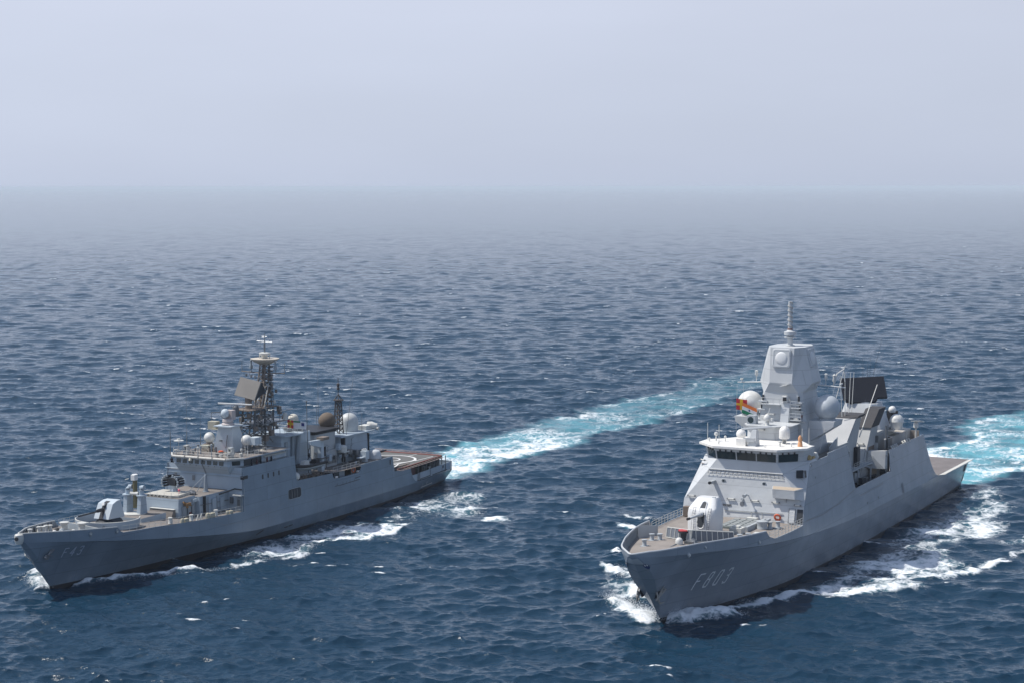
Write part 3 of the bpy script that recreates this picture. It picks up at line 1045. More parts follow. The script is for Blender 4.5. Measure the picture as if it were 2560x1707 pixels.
    rk.box(106.5, 107.2, 7.3, 8.3, 5.4, 6.5); rk.lathe((107.6, 7.8, 5.4), [(.45, 0), (.5, .7), (.3, 1.1)], 10); rk.tube([(107, 7.4, 5.4), (107, 7.6, 7.1)], .12, 6)
    rk.build('deck_winch', M_STEEL, root)
    # ---- bow fittings
    hull_number(fm, 'F803', 4.1, 3.75, 2.15, 1.98, 0.21, 'hull_number', plain('hull_number_grey', (0.80, 0.82, 0.83), .6), root, slant=.10, rise=-0.012, label='pale F803 painted on the bow')
    for sg in (1, -1):
        an = MB()
        a0, z0 = -3.6, 4.6
        y = fm.side(a0, z0) + .12
        an.tube([(a0 - .6, sg * (y + .1), z0 - .5), (a0 + 1.3, sg * (y + .35), z0 + .35)], .17, 6)
        for d in (-1, 1):
            an.tube([(a0 - .75, sg * (y + .15), z0 - .6), (a0 - .3 + d * .15, sg * (y + .35), z0 - .5 + d * .8), (a0 + .7, sg * (y + .45), z0 - .2 + d * 1.05)], .2, 6, r1=.05)
        an.tube([(a0 - .8, sg * (y - .1), z0 - .9), (a0 - .7, sg * (y + .15), z0 - .5), (a0 - .85, sg * (y + .05), z0 + .3)], .13, 6)
        ao = an.build('anchor', M_ANCH, root)
        pk = MB()
        fm.patch(pk, a0 - .7, a0 + .5, z0 - .7, z0 + .3, .03, sg=sg)
        pk.build('anchor_pocket', M_DARK, ao)
    ce = MB()
    for k_, (w_, h_, o_) in enumerate(((1.0, .85, .05), (.72, .3, .09))):
        pts = [(-8.35 + o_ * 0, 0)]
    cm = MB()
    for i in range(13):
        pass
    for sg in (1, -1):
        q = MB()
        zc, n_ = 9.15, 14
        P = []
        for i in range(n_):
            t = 2 * math.pi * i / n_
            z_ = zc + .5 * math.sin(t) * (1 if math.sin(t) < 0 else .5)
            a_ = stem(z_) + .42 + .38 * math.cos(t)
            P.append((a_, sg * (fm.side(max(a_, stem(z_) + .02), z_) + .05), z_))
        q.poly(P, 0)
        for dx in (-.28, .0):
            P2 = []
            for i in range(10):
                t = 2 * math.pi * i / 10
                z_ = zc + .06 + .13 * math.sin(t); a_ = stem(z_) + .55 + dx + .09 * math.cos(t)
                P2.append((a_, sg * (fm.side(a_, z_) + .08), z_))
            q.poly(P2, 1)
        q.build('bow_crest', [plain('crest_blue', (0.015, 0.035, 0.12), .5), M_PALE], root)
    for (a, z, r) in ((-1.6, 9.75, .34), (1.6, 10.3, .2), (14.2, 9.1, .26)):
        f = MB(); y = fm.side(a, z)
        f.torus((a, y + .02, z), r * .8, r * .35, (0, 1, .15), 14, 6)
        fo = f.build('fairlead', G_GREY, root, smooth=60)
        f2 = MB(); f2.dome((a, y + .05, z - .05), r * .75, -.9, 12); f2.build('fairlead_roller', M_PALE, fo, smooth=60)
    for (a, p) in ((0.6, -2.7), (5.9, -3.9), (6.6, -3.0), (25.4, 6.3), (26.3, 7.2), (12.6, 6.5), (14.6, 7.0)):
        b_ = MB(); z = zfd(a) + .25
        b_.lathe((a, p, z), [(.36, 0), (.34, .1), (.30, .15), (.30, .8), (.40, .85), (.40, .96), (.1, 1.0)], 12)
        b_.box(a - .6, a + .6, p - .42, p + .42, z - .12, z + .1)
        b_.build('bollard', G_GREY, root, smooth=40)
    c_ = MB(); c_.lathe((24.6, 5.4, 9.0), [(.85, 0), (.8, .2), (.7, .5), (.85, .9), (.85, 1.1), (.5, 1.2)], 16); c_.box(25.4, 26.6, 5.6, 6.0, 9.9, 10.2)
    c_.build('capstan', G_GREY, root, smooth=40)
    w_ = MB(); w_.lathe((4.2, 0.9, 9.7), [(.5, 0), (.52, .3), (.5, .7), (.35, .95), (.1, 1.05)], 16)
    wo = w_.build('windlass', M_DOME, root, smooth=50)
    w2 = MB(); w2.box(5.0, 6.4, 1.3, 2.6, 9.7, 10.15); w2.hexa([(5, 2.0, 9.7), (6.2, 2.0, 9.7), (6.2, 3.0, 9.7), (5, 3.0, 9.7), (5.4, 2.2, 10.5), (6.0, 2.2, 10.5), (6.0, 2.7, 10.3), (5.4, 2.7, 10.3)])
    w2.tube([(3.6, .7, 9.9), (1.5, .8, 9.85), (-1, .9, 9.8), (-3.0, 1.4, 9.8)], .12, 6)
    w2.build('anchor_chain', M_STEEL, wo)
    w3 = MB(); w3.lathe((7.6, .2, 9.75), [(.75, 0), (.75, .25), (.5, .3), (.5, 1.0), (.85, 1.1), (.85, 1.3)], 16); w3.build('cable_drum', M_DARK, root, smooth=40)
    w4 = MB(); w4.lathe((7.6, .2, 11.06), [(.8, 0), (.8, .12), (.3, .2)], 14); w4.build('drum_cover', M_RED, root)
    # breakwater: two ribbed plates meeting in a vee, with another plate to starboard
    def bwplate(P0, P1, h0, h1, lean):
        b_ = MB()
        P0, P1 = Vector(P0), Vector(P1)
        d = (P1 - P0).normalized()
        nrm = Vector((d.y, -d.x, 0))
        if nrm.x > 0: nrm = -nrm
        up0, up1 = Vector((0, 0, h0)) - nrm * lean, Vector((0, 0, h1)) - nrm * lean
        b_.plate([tuple(P0), tuple(P1), tuple(P1 + up1), tuple(P0 + up0)], tuple(-nrm), .05)
        o = b_.build('breakwater', M_DARK if False else G_BWD, root)
        n_ = int((P1 - P0).length / .72)
        for i in range(n_ + 1):
            r_ = MB(); t = i / n_
            q = P0.lerp(P1, t) + nrm * .02
            u = up0.lerp(up1, t)
            r_.tube([q, q + u], .07, 4)
            r_.build('breakwater_rib', M_PALE, o)
        r_ = MB(); r_.tube([P0 + up0, P1 + up1], .08, 5); r_.tube([P0 + nrm * .05, P1 + nrm * .05], .06, 5); r_.build('breakwater_rail', M_PALE, o)
    G_BWD = paint('breakwater_blue_grey', (0.16, 0.18, 0.21), .6, .1, .05)
    bwplate((8.6, -2.9, 9.75), (6.8, 1.55, 9.8), 1.35, 1.55, .25)
    bwplate((6.8, 1.55, 9.8), (11.2, 6.2, 9.5), 1.55, 1.25, .25)
    b_ = MB(); b_.plate([(7.4, -6.6, 9.3), (9.6, -4.6, 9.6), (9.6, -4.6, 11.1), (7.4, -6.6, 11.2)], (.7, -.7, 0), .06); b_.build('breakwater', G_GREY, root)
    # ---- gun
    gx, gz = 16.9, 9.25
    gt = MB()
    def ring(z, sa_, sp_, da, pw=.55, n_=28):
        out = []
        for i in range(n_):
            t = 2 * math.pi * i / n_
            c, s = math.cos(t), math.sin(t)
            out.append((gx + da - sa_ * math.copysign(abs(c) ** pw, c), 1.08 * sp_ * math.copysign(abs(s) ** pw, s) - .4, z))
        return out
    L = [(gz, 2.35, 2.30, 0, .95), (gz + .9, 2.35, 2.28, 0, .9), (gz + 1.7, 2.25, 2.2, .05, .7), (gz + 2.9, 2.1, 2.08, .15, .42), (gz + 3.55, 1.95, 2.0, .3, .36), (gz + 3.7, 1.85, 1.95, .38, .36), (gz + 4.75, 1.12, 1.45, 1.05, .4), (gz + 4.95, .95, 1.3, 1.12, .45)]
    P, F = [], []
    for l in L:
        P += ring(*l)
    n_ = 28
    for i in range(len(L) - 1):
        for j in range(n_):
            F.append([i * n_ + j, i * n_ + (j + 1) % n_, (i + 1) * n_ + (j + 1) % n_, (i + 1) * n_ + j])
    F.append([(len(L) - 1) * n_ + j for j in range(n_)])
    gt.add(P, F)
    gun = gt.build('gun_turret', G_GUN, root, smooth=26)
    sl = MB()          # the elevation slot in the face
    fa = lambda z: float(np.interp(z, [l[0] for l in L], [gx + l[3] - l[1] for l in L]))
    hs = [(gz + .95, .10), (gz + 1.15, .33), (gz + 1.7, .42), (gz + 2.9, .40), (gz + 3.8, .34), (gz + 4.35, .26), (gz + 4.5, .08)]
    P = []
    for z, w in hs:
        P += [(fa(z) - .05, -w * 1.15 - .2, z), (fa(z) - .05, w * 1.15 - .2, z)]
    sl.add(P, [[2 * i, 2 * i + 1, 2 * i + 3, 2 * i + 2] for i in range(len(hs) - 1)])
    sl.build('gun_slot', M_DARK, gun)
    sr = MB()
    sr.tube([(fa(z) - .06, -w * 1.15 - .26, z) for z, w in hs] + [(fa(z) - .06, w * 1.15 - .14, z) for z, w in hs[::-1]] + [(fa(hs[0][0]) - .06, -hs[0][1] - .26, hs[0][0])], .09, 6)
    sr.build('slot_rim', G_GUN, gun, smooth=60)
    br = MB()
    br.tube([(gx - 1.0, -.2, gz + 2.85), (gx - 2.6, -.2, gz + 2.95), (gx - 6.3, -.25, gz + 3.0)], .27, 12, r1=.16)
    br.lathe((gx - 2.3, -.2, gz + 2.93), [(.34, -.5), (.36, .2), (.3, .6)], 12, axis=(-1, 0, .02))
    bo = br.build('gun_barrel', G_MAST, gun, smooth=50)
    bm_ = MB(); bm_.tube([(gx - 6.3, -.25, gz + 3.0), (gx - 7.0, -.26, gz + 3.02)], .19, 12); bm_.build('muzzle_cover', M_BLACK, bo, smooth=50)
    for pc in (-1.4, .95):
        ld_ = MB()
        for q in (-.17, .17):
            ld_.tube([(fa(z) - .12, pc + q, z) for z in (gz + .5, gz + 1.7, gz + 2.9, gz + 3.8)], .025, 4)
        for z in np.arange(gz + .6, gz + 3.8, .32):
            ld_.tube([(fa(z) - .12, pc - .17, z), (fa(z) - .12, pc + .17, z)], .02, 4)
        ld_.build('turret_ladder', M_STEEL, gun)
    hv = MB(); hv.box(gx + .6, gx + 1.0, .4, .85, gz + 4.75, gz + 5.05); hv.build('turret_hatch', G_GREY, gun)
    # ---- launcher hatches and deck boxes behind the gun
    vl = MB()
    vl.box(21.5, 28.6, -.3, 3.9, 8.85, 9.42)
    vlo = vl.build('missile_hatch_block', paint('hatch_grey_green', (0.22, 0.25, 0.245), .6, .1, .05), root)
    for i in range(5):
        for j in range(4):
            h_ = MB(); h_.box(21.8 + i * 1.35, 22.9 + i * 1.35, -.1 + j * 1.0, .72 + j * 1.0, 9.42, 9.5); h_.build('missile_hatch', G_HATCH, vlo)
    d_ = MB(); d_.box(21, 28.6, 4.1, 4.5, 8.9, 9.7); d_.build('hatch_coaming', G_GREY, root)
    d_ = MB(); d_.box(18.6, 20.3, 2.6, 4.4, 9.0, 9.85); d_.box(18.9, 20.0, 2.9, 3.9, 9.85, 10.1); d_.build('deck_locker', M_PALE, root)
    d_ = MB(); d_.box(17.2, 18.3, 6.7, 7.4, 8.9, 9.7); d_.lathe((15.6, 7.6, 9.0), [(.7, 0), (.75, .5), (.4, .8)], 12); d_.build('deck_locker', M_PALE, root)
    d_ = MB(); d_.box(28.6, 29.6, 1.4, 3.0, 9.1, 9.6); d_.build('deck_locker', M_PALE, root)
    d_ = MB(); d_.lathe((24.0, -4.6, 9.2), [(.5, 0), (.5, 1.1), (.6, 1.2), (.6, 1.35)], 14); d_.build('capstan', G_GREY, root, smooth=40)
    d_ = MB(); d_.box(29.0, 30.0, -8.9, -8.0, 8.9, 10.4); d_.build('deck_locker', M_BROWN, root)
    rl = MB()
    for sg in (1, -1):
        rl.rail([(a, sg * (fm.side(a, 8.76) - .12), 8.78) for a in (17.6, 19.5, 22, 24.5, 27, 29.5, 30.6)], 1.15, 3, 1.45, .035, .045)
    rl.build('guard_rail', M_PALE, root)
    # ---- forward superstructure
    sp = MB()
    B0, B1, B2, B3 = 30.3, 31.0, 32.0, 32.2
    fr = [(B0, -9.62, 8.6), (B0, 9.62, 8.6), (B1, 9.55, 11.3), (B2, 5.9, 16.0), (B2, -5.9, 16.0), (B1, -9.55, 11.3)]
    sp.poly(fr)
    up = [(B2, -5.9, 16.0), (B2, 5.9, 16.0), (B3, 4.78, 17.5), (B3, -4.78, 17.5)]
    sp.poly(up)
    for sg in (1, -1):
        sp.poly([(B1, sg * 9.55, 11.3), (36.5, sg * 8.48, 17.2), (36.2, sg * 8.3, 17.5), (B3, sg * 4.78, 17.5), (B2, sg * 5.9, 16.0)])
        sp.poly([(36.2, sg * 8.3, 17.5), (36.5, sg * 8.48, 17.2), (40, sg * 8.45, 17.2), (40, sg * 8.3, 17.5)])
    sp.poly([(B3, -4.78, 17.5), (B3, 4.78, 17.5), (36.2, 8.3, 17.5), (40, 8.3, 17.5), (40, -8.3, 17.5), (36.2, -8.3, 17.5)])
    sp.box(57, 57.2, -8.2, 8.2, 8, 16.3)
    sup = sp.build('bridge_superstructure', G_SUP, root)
    # wheelhouse
    wh = MB()
    wb = [(32.3, -4.78), (32.3, 4.78), (35.6, 7.7), (40.5, 7.7), (41.5, 6), (41.5, -6), (40.5, -7.7), (35.6, -7.7)]
    wt = [(31.95, -4.9), (31.95, 4.9), (35.4, 7.9), (40.5, 7.9), (41.5, 6), (41.5, -6), (40.5, -7.9), (35.4, -7.9)]
    wh.frus(wb, 17.5, wt, 19.3)
    who = wh.build('wheelhouse', G_SUP, root)
    def onwall(i, t, h):
        b0, b1, t0, t1 = wb[i], wb[i + 1], wt[i], wt[i + 1]
        g = (h - 17.5) / 1.8
        lo = (b0[0] + (b1[0] - b0[0]) * t, b0[1] + (b1[1] - b0[1]) * t); hi = (t0[0] + (t1[0] - t0[0]) * t, t0[1] + (t1[1] - t0[1]) * t)
        return (lo[0] + (hi[0] - lo[0]) * g, lo[1] + (hi[1] - lo[1]) * g, h)
    for i, t0, t1 in ((0, .015, .325), (0, .345, .655), (0, .675, .985), (1, .06, .80), (7, .2, .94)):
        nx = {0: (-1, 0), 1: (-.66, .75), 7: (-.66, -.75)}[i]
        j = i
        if i == 7:
            b0, b1, t0_, t1_ = wb[7], wb[0], wt[7], wt[0]
        else:
            b0, b1, t0_, t1_ = wb[i], wb[i + 1], wt[i], wt[i + 1]
        def pt(t, h):
            g = (h - 17.5) / 1.8
            return tuple([(b0[k] + (b1[k] - b0[k]) * t) * (1 - g) + (t0_[k] + (t1_[k] - t0_[k]) * t) * g + nx[k] * .03 for k in (0, 1)] + [h])
        g_ = MB(); g_.plate([pt(t0, 17.62), pt(t1, 17.62), pt(t1, 18.78), pt(t0, 18.78)], (nx[0], nx[1], 0), .02)
        go = g_.build('window', M_GLASS, who)
        for k in (.2, .5, .8):
            wv = MB(); t = t0 + (t1 - t0) * k
            q = Vector(pt(t, 18.95)) + Vector((nx[0], nx[1], 0)) * .08
            wv.box(q.x - .08, q.x + .08, q.y - .1, q.y + .1, 18.75, 19.05); wv.tube([q, Vector(pt(t + .02, 18.3)) + Vector((nx[0], nx[1], 0)) * .06], .02, 4)
            wv.build('window_wiper', M_BLACK, go)
    rf = MB()
    rb = [(31.3, -5.1), (31.3, 5.1), (35.3, 8.5), (37.6, 8.5), (40.5, 6.6), (43.5, 4.5), (43.5, -4.5), (40, -6.6), (37.8, -8.6), (34.6, -8.6)]
    rf.frus(rb, 19.3, None, 19.62)
    rfo = rf.build('bridge_roof', G_ROOF, root)
    # front-face details
    ff = lambda z: 30.3 + 0.7 * (z - 8.6) / 2.7 if z < 11.3 else 31.0 + 1.0 * (z - 11.3) / 4.7
    for p in (-8.3, -1.9, 1.9, 5.2):
        simple_lamp(root, ff(11.85), p, 11.85, .55)
    simple_lamp(root, ff(11.6), 8.6, 11.7, .45)
    simple_lamp(root, 34.2, -7.6, 16.95, .55, (-.8, -.6))
    simple_lamp(root, 36.4, 8.0, 16.8, .7, (-.5, .86))
    for p in (-3.4, 3.06):
        q = MB(); q.torus((ff(14.4) - .05, p, 14.4), .24, .09, (1, 0, .2), 16, 6); qo = q.build('porthole', G_GREY, root, smooth=60)
        q = MB(); q.lathe((ff(14.4) - .06, p, 14.4), [(.2, 0), (.2, .02)], 14, axis=(-1, 0, .1)); q.build('porthole_glass', M_GLASS, qo)
    q = MB(); q.lathe((ff(11.2) - .04, -.12, 11.2), [(.38, 0), (.38, .05)], 16, axis=(-1, 0, .15)); q.build('round_vent', M_STEEL, root)
    q = MB(); q.box(ff(14.2) - 1.7, ff(14.2), -5.15, -4.65, 14.0, 14.4); qo = q.build('camera_arm', G_GREY, root)
    q = MB(); q.lathe((ff(14.2) - 1.7, -4.9, 14.2), [(.22, 0), (.24, .3)], 10, axis=(-1, 0, 0)); q.build('camera_lens', M_BLACK, qo)
    q = MB(); q.tube([(ff(12.6), .75, 12.5), (ff(12.6) - 1.2, .7, 12.7)], .09, 6); q.lathe((ff(12.6) - 1.2, .7, 12.7), [(.15, -.3), (.3, .3), (.3, .4)], 12, axis=(-.9, -.3, -.3)); q.build('floodlight', G_GREY, root, smooth=40)
    q = MB(); q.tube([(ff(12.2), -.1, 11.9), (ff(12.2) - .5, -.1, 11.95)], .2, 8); q.build('horn', G_GREY, root)
    q = MB()
    for i, (p0, p1) in enumerate(((-3.35, -3.15), (-3.1, -2.9), (-2.8, -2.65), (-2.5, -2.35), (-2.3, -2.1), (-2.05, -1.85))):
        q.box(ff(10.8) - .12, ff(10.8) + .02, p0, p1, 10.72 if i % 2 else 10.68, 11.0)
    q.build('junction_box', M_STEEL, root)
    q = MB(); q.tube([(ff(10.1) - .12, -2.9, 10.15), (ff(10.1) - .12, 6.4, 10.3)], .07, 5); q.build('pipe', G_GREY, root)
    q = MB(); q.tube([(ff(12) - .08, 6.75, 8.9), (ff(12) - .02, 6.75, 13.0)], .06, 5); q.build('pipe', M_STEEL, root)
    for p in (1.5, 2.4, 3.2):
        q = MB(); q.tube([(ff(9) - .1, p, 9.1), (ff(10.1) - .1, p, 10.15)], .045, 4); q.build('pipe', M_PALE, root)
    nt_ = MB()          # net panel hung under the windows
    for i in range(19):
        p = -5.9 + i * .655
        nt_.tube([(B2 - .22, p * .985, 15.95), (ff(15.3) - .12, p * 1.02, 15.2)], .03, 4, cap=False)
    for z in (15.95, 15.58, 15.2):
        nt_.tube([(ff(z) - .14, -5.9 - (16 - z) * .3, z), (ff(z) - .14, 5.9 + (16 - z) * .3, z)], .03, 4, cap=False)
    nt_.build('hanging_net', M_STEEL, root)
    eb = MB(); eb.hexa([(B2 - .22, -5.95, 15.98), (B2 - .22, 5.95, 15.98), (B2 + .05, 5.9, 15.98), (B2 + .05, -5.9, 15.98), (B2 - .15, -5.9, 16.12), (B2 - .15, 5.9, 16.12), (B2 + .05, 5.85, 16.12), (B2 + .05, -5.85, 16.12)])
    eb.build('ledge', G_SUP, root)
    # the walkway box over the port door
    bx = MB()
    bx.hexa([(30.35, 4.9, 12.6), (30.35, 8.3, 12.6), (31.3, 9.45, 12.35), (31.3, 4.8, 12.6), (30.35, 4.8, 13.9), (30.35, 8.25, 13.9), (31.6, 9.25, 14.15), (31.6, 4.4, 14.15)])
    bxo = bx.build('door_canopy', G_SUP, root)
    bt = MB(); bt.poly([(30.4, 4.85, 13.93), (30.4, 8.2, 13.93), (31.6, 9.1, 14.18), (31.6, 4.5, 14.18)]); bt.build('canopy_tray', G_TAN, bxo)
    q = MB(); q.plate([(ff(9.0) - .02, 8.55, 9.0), (ff(9.0) - .02, 9.5, 9.0), (ff(11) - .02, 9.45, 11.1), (ff(11) - .02, 8.55, 11.1)], (-1, 0, 0), .03); dro = q.build('doorway', M_DARK, root)
    q = MB(); q.plate([(ff(9.0) - .1, 7.35, 9.05), (ff(9.0) - .1, 8.3, 9.05), (ff(11) - .1, 8.3, 11.15), (ff(11) - .1, 7.35, 11.15)], (-1, 0, 0), .08); dd = q.build('steel_door', G_SUP, root)
    q = MB()
    q.tube([(ff(9) - .2, 7.35, 9.05), (ff(9) - .2, 8.3, 9.05), (ff(11) - .2, 8.3, 11.15), (ff(11) - .2, 7.35, 11.15), (ff(9) - .2, 7.35, 9.05)], .05, 5)
    for z in (9.6, 10.2, 10.7): q.tube([(ff(z) - .2, 7.4, z), (ff(z) - .2, 8.25, z)], .03, 4)
    q.build('door_frame', M_STEEL, dd)
    for (a0, a1, z0, z1, sg) in ((33.4, 34.4, 15.4, 16.4, 1), (34.5, 35.3, 14.0, 14.9, -1)):
        q = MB(); fm.patch(q, a0, a1, z0, z1, .05, sg=sg); q.build('side_window', M_BLACK, root)
    q = MB(); q.plate([(33.1, 7.55, 15.35), (33.75, 8.35, 15.35), (34.55, 8.1, 16.4), (33.9, 7.3, 16.4)], (-.6, .7, .2), .06); q.build('side_window', M_BLACK, root)
    for (a, z, w) in ((38.5, 14.6, .12), (69.1, 7.0, .16), (62.9, 7.0, .16), (81, 12.2, .12), (90, 12.0, .1)):
        q = MB(); fm.patch(q, a, a + w * 1.8, z, z + .32, .03); q.build('scupper', M_BLACK, root)
    q = MB(); fm.patch(q, 83.3, 84.4, 5.72, 7.35, .04); q.build('side_ladder_recess', G_BWD, root)
    q = MB(); fm.stroke(q, [(58.9, 9.15), (59.8, 8.85), (72.2, 8.95), (73, 9.2)], .1, .02); q.build('door_seam', M_STEEL, root)
    q = MB(); fm.stroke(q, [(32, 9.2), (40, 8.9), (48, 9.3), (53, 9.8), (57.5, 10.3)], .045, .03); q.build('hanging_line', M_BROWN, root)
    # ---- bridge roof fittings
    for (a, p, r, h, zb) in ((37.4, -2.85, .76, .3, 19.62), (38.6, 3.7, .82, 1.4, 19.62)):
        q = MB()
        if h < 1: q.dome((a, p, zb + 1.2), r, -.7, 20)
        else:
            q.lathe((a, p, zb + .75), [(r * .9, 0), (r, .15)] + [(r * math.cos(t), 1.1 + r * math.sin(t)) for t in np.linspace(0, 1.5, 8)], 20)
        do = q.build('satellite_dome', M_WHITE, root, smooth=40)
        q = MB(); q.lathe((a, p, zb), [(.35, 0), (.3, .3), (.45, .75)], 10); q.build('dome_stand', M_STEEL, do)
    q = MB()
    q.frus([(33.3, -.3), (33.3, 1.0), (35.2, 1.0), (35.2, -.3)], 19.62, [(34.2, .1), (34.2, .8), (35.0, .8), (35.0, .1)], 22.0)
    q.box(33.2, 33.5, -.9, .8, 20.3, 20.9)
    po = q.build('roof_pylon', G_MAST, root)
    q = MB(); q.plate([(33.4, -1.2, 22.1), (36.2, 2.6, 22.35), (36.3, 2.4, 22.55), (33.5, -1.4, 22.3)], (.1, 0, -.2), .6); q.build('navigation_radar', G_MAST, po)
    q = MB(); q.box(33.0, 34.0, -2.0, -.5, 19.62, 20.7); q.build('roof_cabinet', G_ROOF, root)
    for (a, p, h, r) in ((36.5, -6.6, 1.3, .3), (35.7, -7.4, .5, .25), (33.5, -5.0, .35, .2), (36.8, -5.2, .8, .2), (35.2, 4.2, .8, .3), (33.0, 2.6, .35, .15), (35.5, 5.9, .55, .18)):
        q = MB(); q.lathe((a, p, 19.62), [(r * .5, 0), (r * .35, h * .6), (r, h * .75), (r * .9, h), (.05, h + .08)], 10); q.build('roof_fitting', M_DOME, root, smooth=40)
    q = MB(); q.lathe((36.6, 6.9, 19.62), [(.4, 0), (.3, .7), (.25, .75), (.34, 1.0), (.3, 1.4), (.08, 1.7)], 12); q.build('beacon', plain('beacon_orange', (0.65, 0.33, 0.16), .5), root, smooth=40)
    for (a, p, h) in ((37, -8.2, 2.7), (36.2, -6.0, 2.6), (37.4, 4.4, 3.0), (39.5, 6.2, 2.4), (38.6, 7.6, 2.6)):
        q = MB(); q.tube([(a, p, 19.6), (a, p, 19.6 + h)], .045, 5)
        if h == 2.6 and p < 0: q.tube([(a, p - .5, 21.3), (a, p + .5, 21.3)], .03, 4)
        q.build('whip_antenna', M_PALE, root)
    # ---- mast tower
    mt_ = MB()
    def octo(af, hf, am, hm, an, ab):
        return [(af, -hf), (af, hf), (am, hm), (an, hm), (ab, hf), (ab, -hf), (an, -hm), (am, -hm)]
    o0 = octo(46.2, 4.1, 47.4, 4.7, 57.0, 58.0); o1 = octo(46.9, 3.5, 47.8, 4.0, 55.5, 56.4); o2 = octo(47.4, 2.75, 48.1, 3.25, 54.6, 55.3)
    mt_.frus(o0, 16.2, o1, 22.0); mt_.frus(o1, 22.0, o2, 26.35)
    h0 = octo(47.0, 1.85, 49.7, 4.35, 53.8, 56.5); h1 = octo(47.7, 1.95, 49.9, 3.0, 53.6, 55.8)
    mt_.frus(o2, 26.35, h0, 27.9); mt_.frus(h0, 27.9, h1, 33.4)
    mast = mt_.build('mast_tower', G_MAST, root)
    def panel(c, nrm, tang, half):
        c = Vector(c); n_ = Vector(nrm).normalized(); t_ = Vector(tang).normalized(); u_ = n_.cross(t_)
        q = MB()
        def rr_(s, k, o): 
            out = []
            for sx, sy in ((1, 1), (-1, 1), (-1, -1), (1, -1)):
                for dx, dy in ((1, .78), (.92, .92), (.78, 1)) if sx * sy > 0 else ((.78, 1), (.92, .92), (1, .78)):
                    out.append(tuple(c + t_ * s * sx * dx + u_ * k * sy * dy + n_ * o))
            return out
        A_, B_, C_ = rr_(half, half, .0), rr_(half, half, .22), rr_(half * .93, half * .93, .28)
        k = 12
        q.add(A_ + B_ + C_, [[i, (i + 1) % k, k + (i + 1) % k, k + i] for i in range(k)] + [[k + i, k + (i + 1) % k, 2 * k + (i + 1) % k, 2 * k + i] for i in range(k)] + [list(range(2 * k, 3 * k))])
        po = q.build('radar_panel', G_MAST, mast)
        q = MB(); q.lathe(c + n_ * .28, [(half * .66, 0), (half * .64, .05), (half * .52, .12), (half * .3, .17), (.05, .19)], 26, axis=n_); q.build('panel_bulge', G_GUN, po, smooth=60)
        q = MB(); P = rr_(half * .84, half * .84, .27); q.tube(P + [P[0]], .05, 4); q.build('panel_seam', G_GREY, po)
    panel((47.45, 0.0, 31.75), (-1, 0, .127), (0, 1, 0), 1.5)
    panel((51.7, 3.35, 31.6), (0, 1, .245), (1, 0, 0), 1.5)
    panel((51.7, -3.35, 31.6), (0, -1, .245), (1, 0, 0), 1.5)
    pl_ = MB()
    pl_.lathe((51.2, 0, 33.4), [(.75, 0), (.75, .12), (.45, .2), (.45, 1.15), (.9, 1.2), (.95, 1.35), (.55, 1.45), (.6, 1.6), (.95, 1.7), (.95, 2.2), (.6, 2.3), (.4, 2.5)], 18)
    plo = pl_.build('pole_base', G_MAST, mast, smooth=40)
    pl_ = MB(); pl_.tube([(51.2, 0, 35.75), (51.2, 0, 36.15)], .42, 12); pl_.build('pole_collar', plain('rust_collar', (.25, .14, .12), .7), plo)
    pl_ = MB(); pl_.tube([(51.2, 0, 36.0), (51.2, 0, 40.35)], .33, 14); pl_.build('pole_antenna', G_MAST, mast, smooth=50)
    sp_ = MB(); sp_.tube([(51.2 + .37 * math.cos(t), .37 * math.sin(t), 36.2 + (t / (2 * math.pi)) * .75) for t in np.linspace(0, 2 * math.pi * 5.5, 90)], .10, 5); sp_.build('helical_strake', paint('strake_grey', (.38, .38, .37), .6), plo)
    for sg in (1, -1):
        q = MB(); q.tube([(51.8, sg * 3.6, 27.45), (51.8, sg * 9.0, 27.15)], .17, 6, r1=.10)
        yo = q.build('yard_arm', G_MAST, mast)
        for (p, h) in ((8.3, .55), (5.8, 1.7)):
            q = MB(); q.tube([(51.8, sg * p, 27.2), (51.8, sg * p, 27.2 + h)], .05, 5); q.lathe((51.8, sg * p, 27.2 + h * .6), [(.1, 0), (.28, h * .25), (.2, h * .4), (.28, h * .55), (.05, h * .6)], 10); q.build('yard_fitting', M_DOME, yo, smooth=40)
        q = MB(); q.dome((50.74, sg * 6.42, 23.98), 2.03, -.84, 32)
        ro = q.build('radome', M_DOME if sg < 0 else G_RADP, mast, smooth=40)
        q = MB(); q.lathe((50.74, sg * 6.42, 22.0), [(1.35, 0), (1.35, .28), (1.2, .32)], 24); q.build('radome_ring', G_GREY, ro)
        q = MB(); q.hexa([(48.6, sg * 3.5, 18.2), (52.9, sg * 3.5, 18.2), (52.9, sg * 8.1, 21.2), (48.6, sg * 8.1, 21.2), (48.6, sg * 3.3, 22.05), (52.9, sg * 3.3, 22.05), (52.9, sg * 8.3, 22.05), (48.6, sg * 8.3, 22.05)])
        q.build('radome_bracket', G_MAST, mast)
        for z in (22.0, 23.6, 24.9):
            q = MB(); w = float(np.interp(z, (22, 26.35), (4.0, 3.25)))
            q.box(46.7, 47.9, sg * (w - 1.3), sg * (w + .1), z - .08, z + .08); q.build('mast_platform', G_MAST, mast)
            q = MB(); q.box(47.0 + .05, 47.35, sg * (w - .55) - .12, sg * (w - .55) + .12, z + .15, z + 1.0); q.build('mast_lamp', plain('lamp_maroon', (.12, .05, .05), .6) if z < 23 and sg > 0 else M_DARK, mast)
    # boxy trunk, camera and ledges on the mast's face
    q = MB(); q.frus([(45.4, .35), (45.4, 1.6), (47.4, 1.9), (47.4, .2)], 19.0, [(46.6, .3), (46.6, 1.7), (47.9, 1.9), (47.9, .2)], 24.9); q.build('mast_trunk', G_MAST, mast)
    q = MB(); q.box(46.3, 47.1, .45, 1.35, 25.0, 25.9); co_ = q.build('camera_box', M_DOME, mast)
    q = MB(); q.box(46.24, 46.31, .65, 1.25, 25.2, 25.75); q.build('camera_window', M_BLACK, co_)
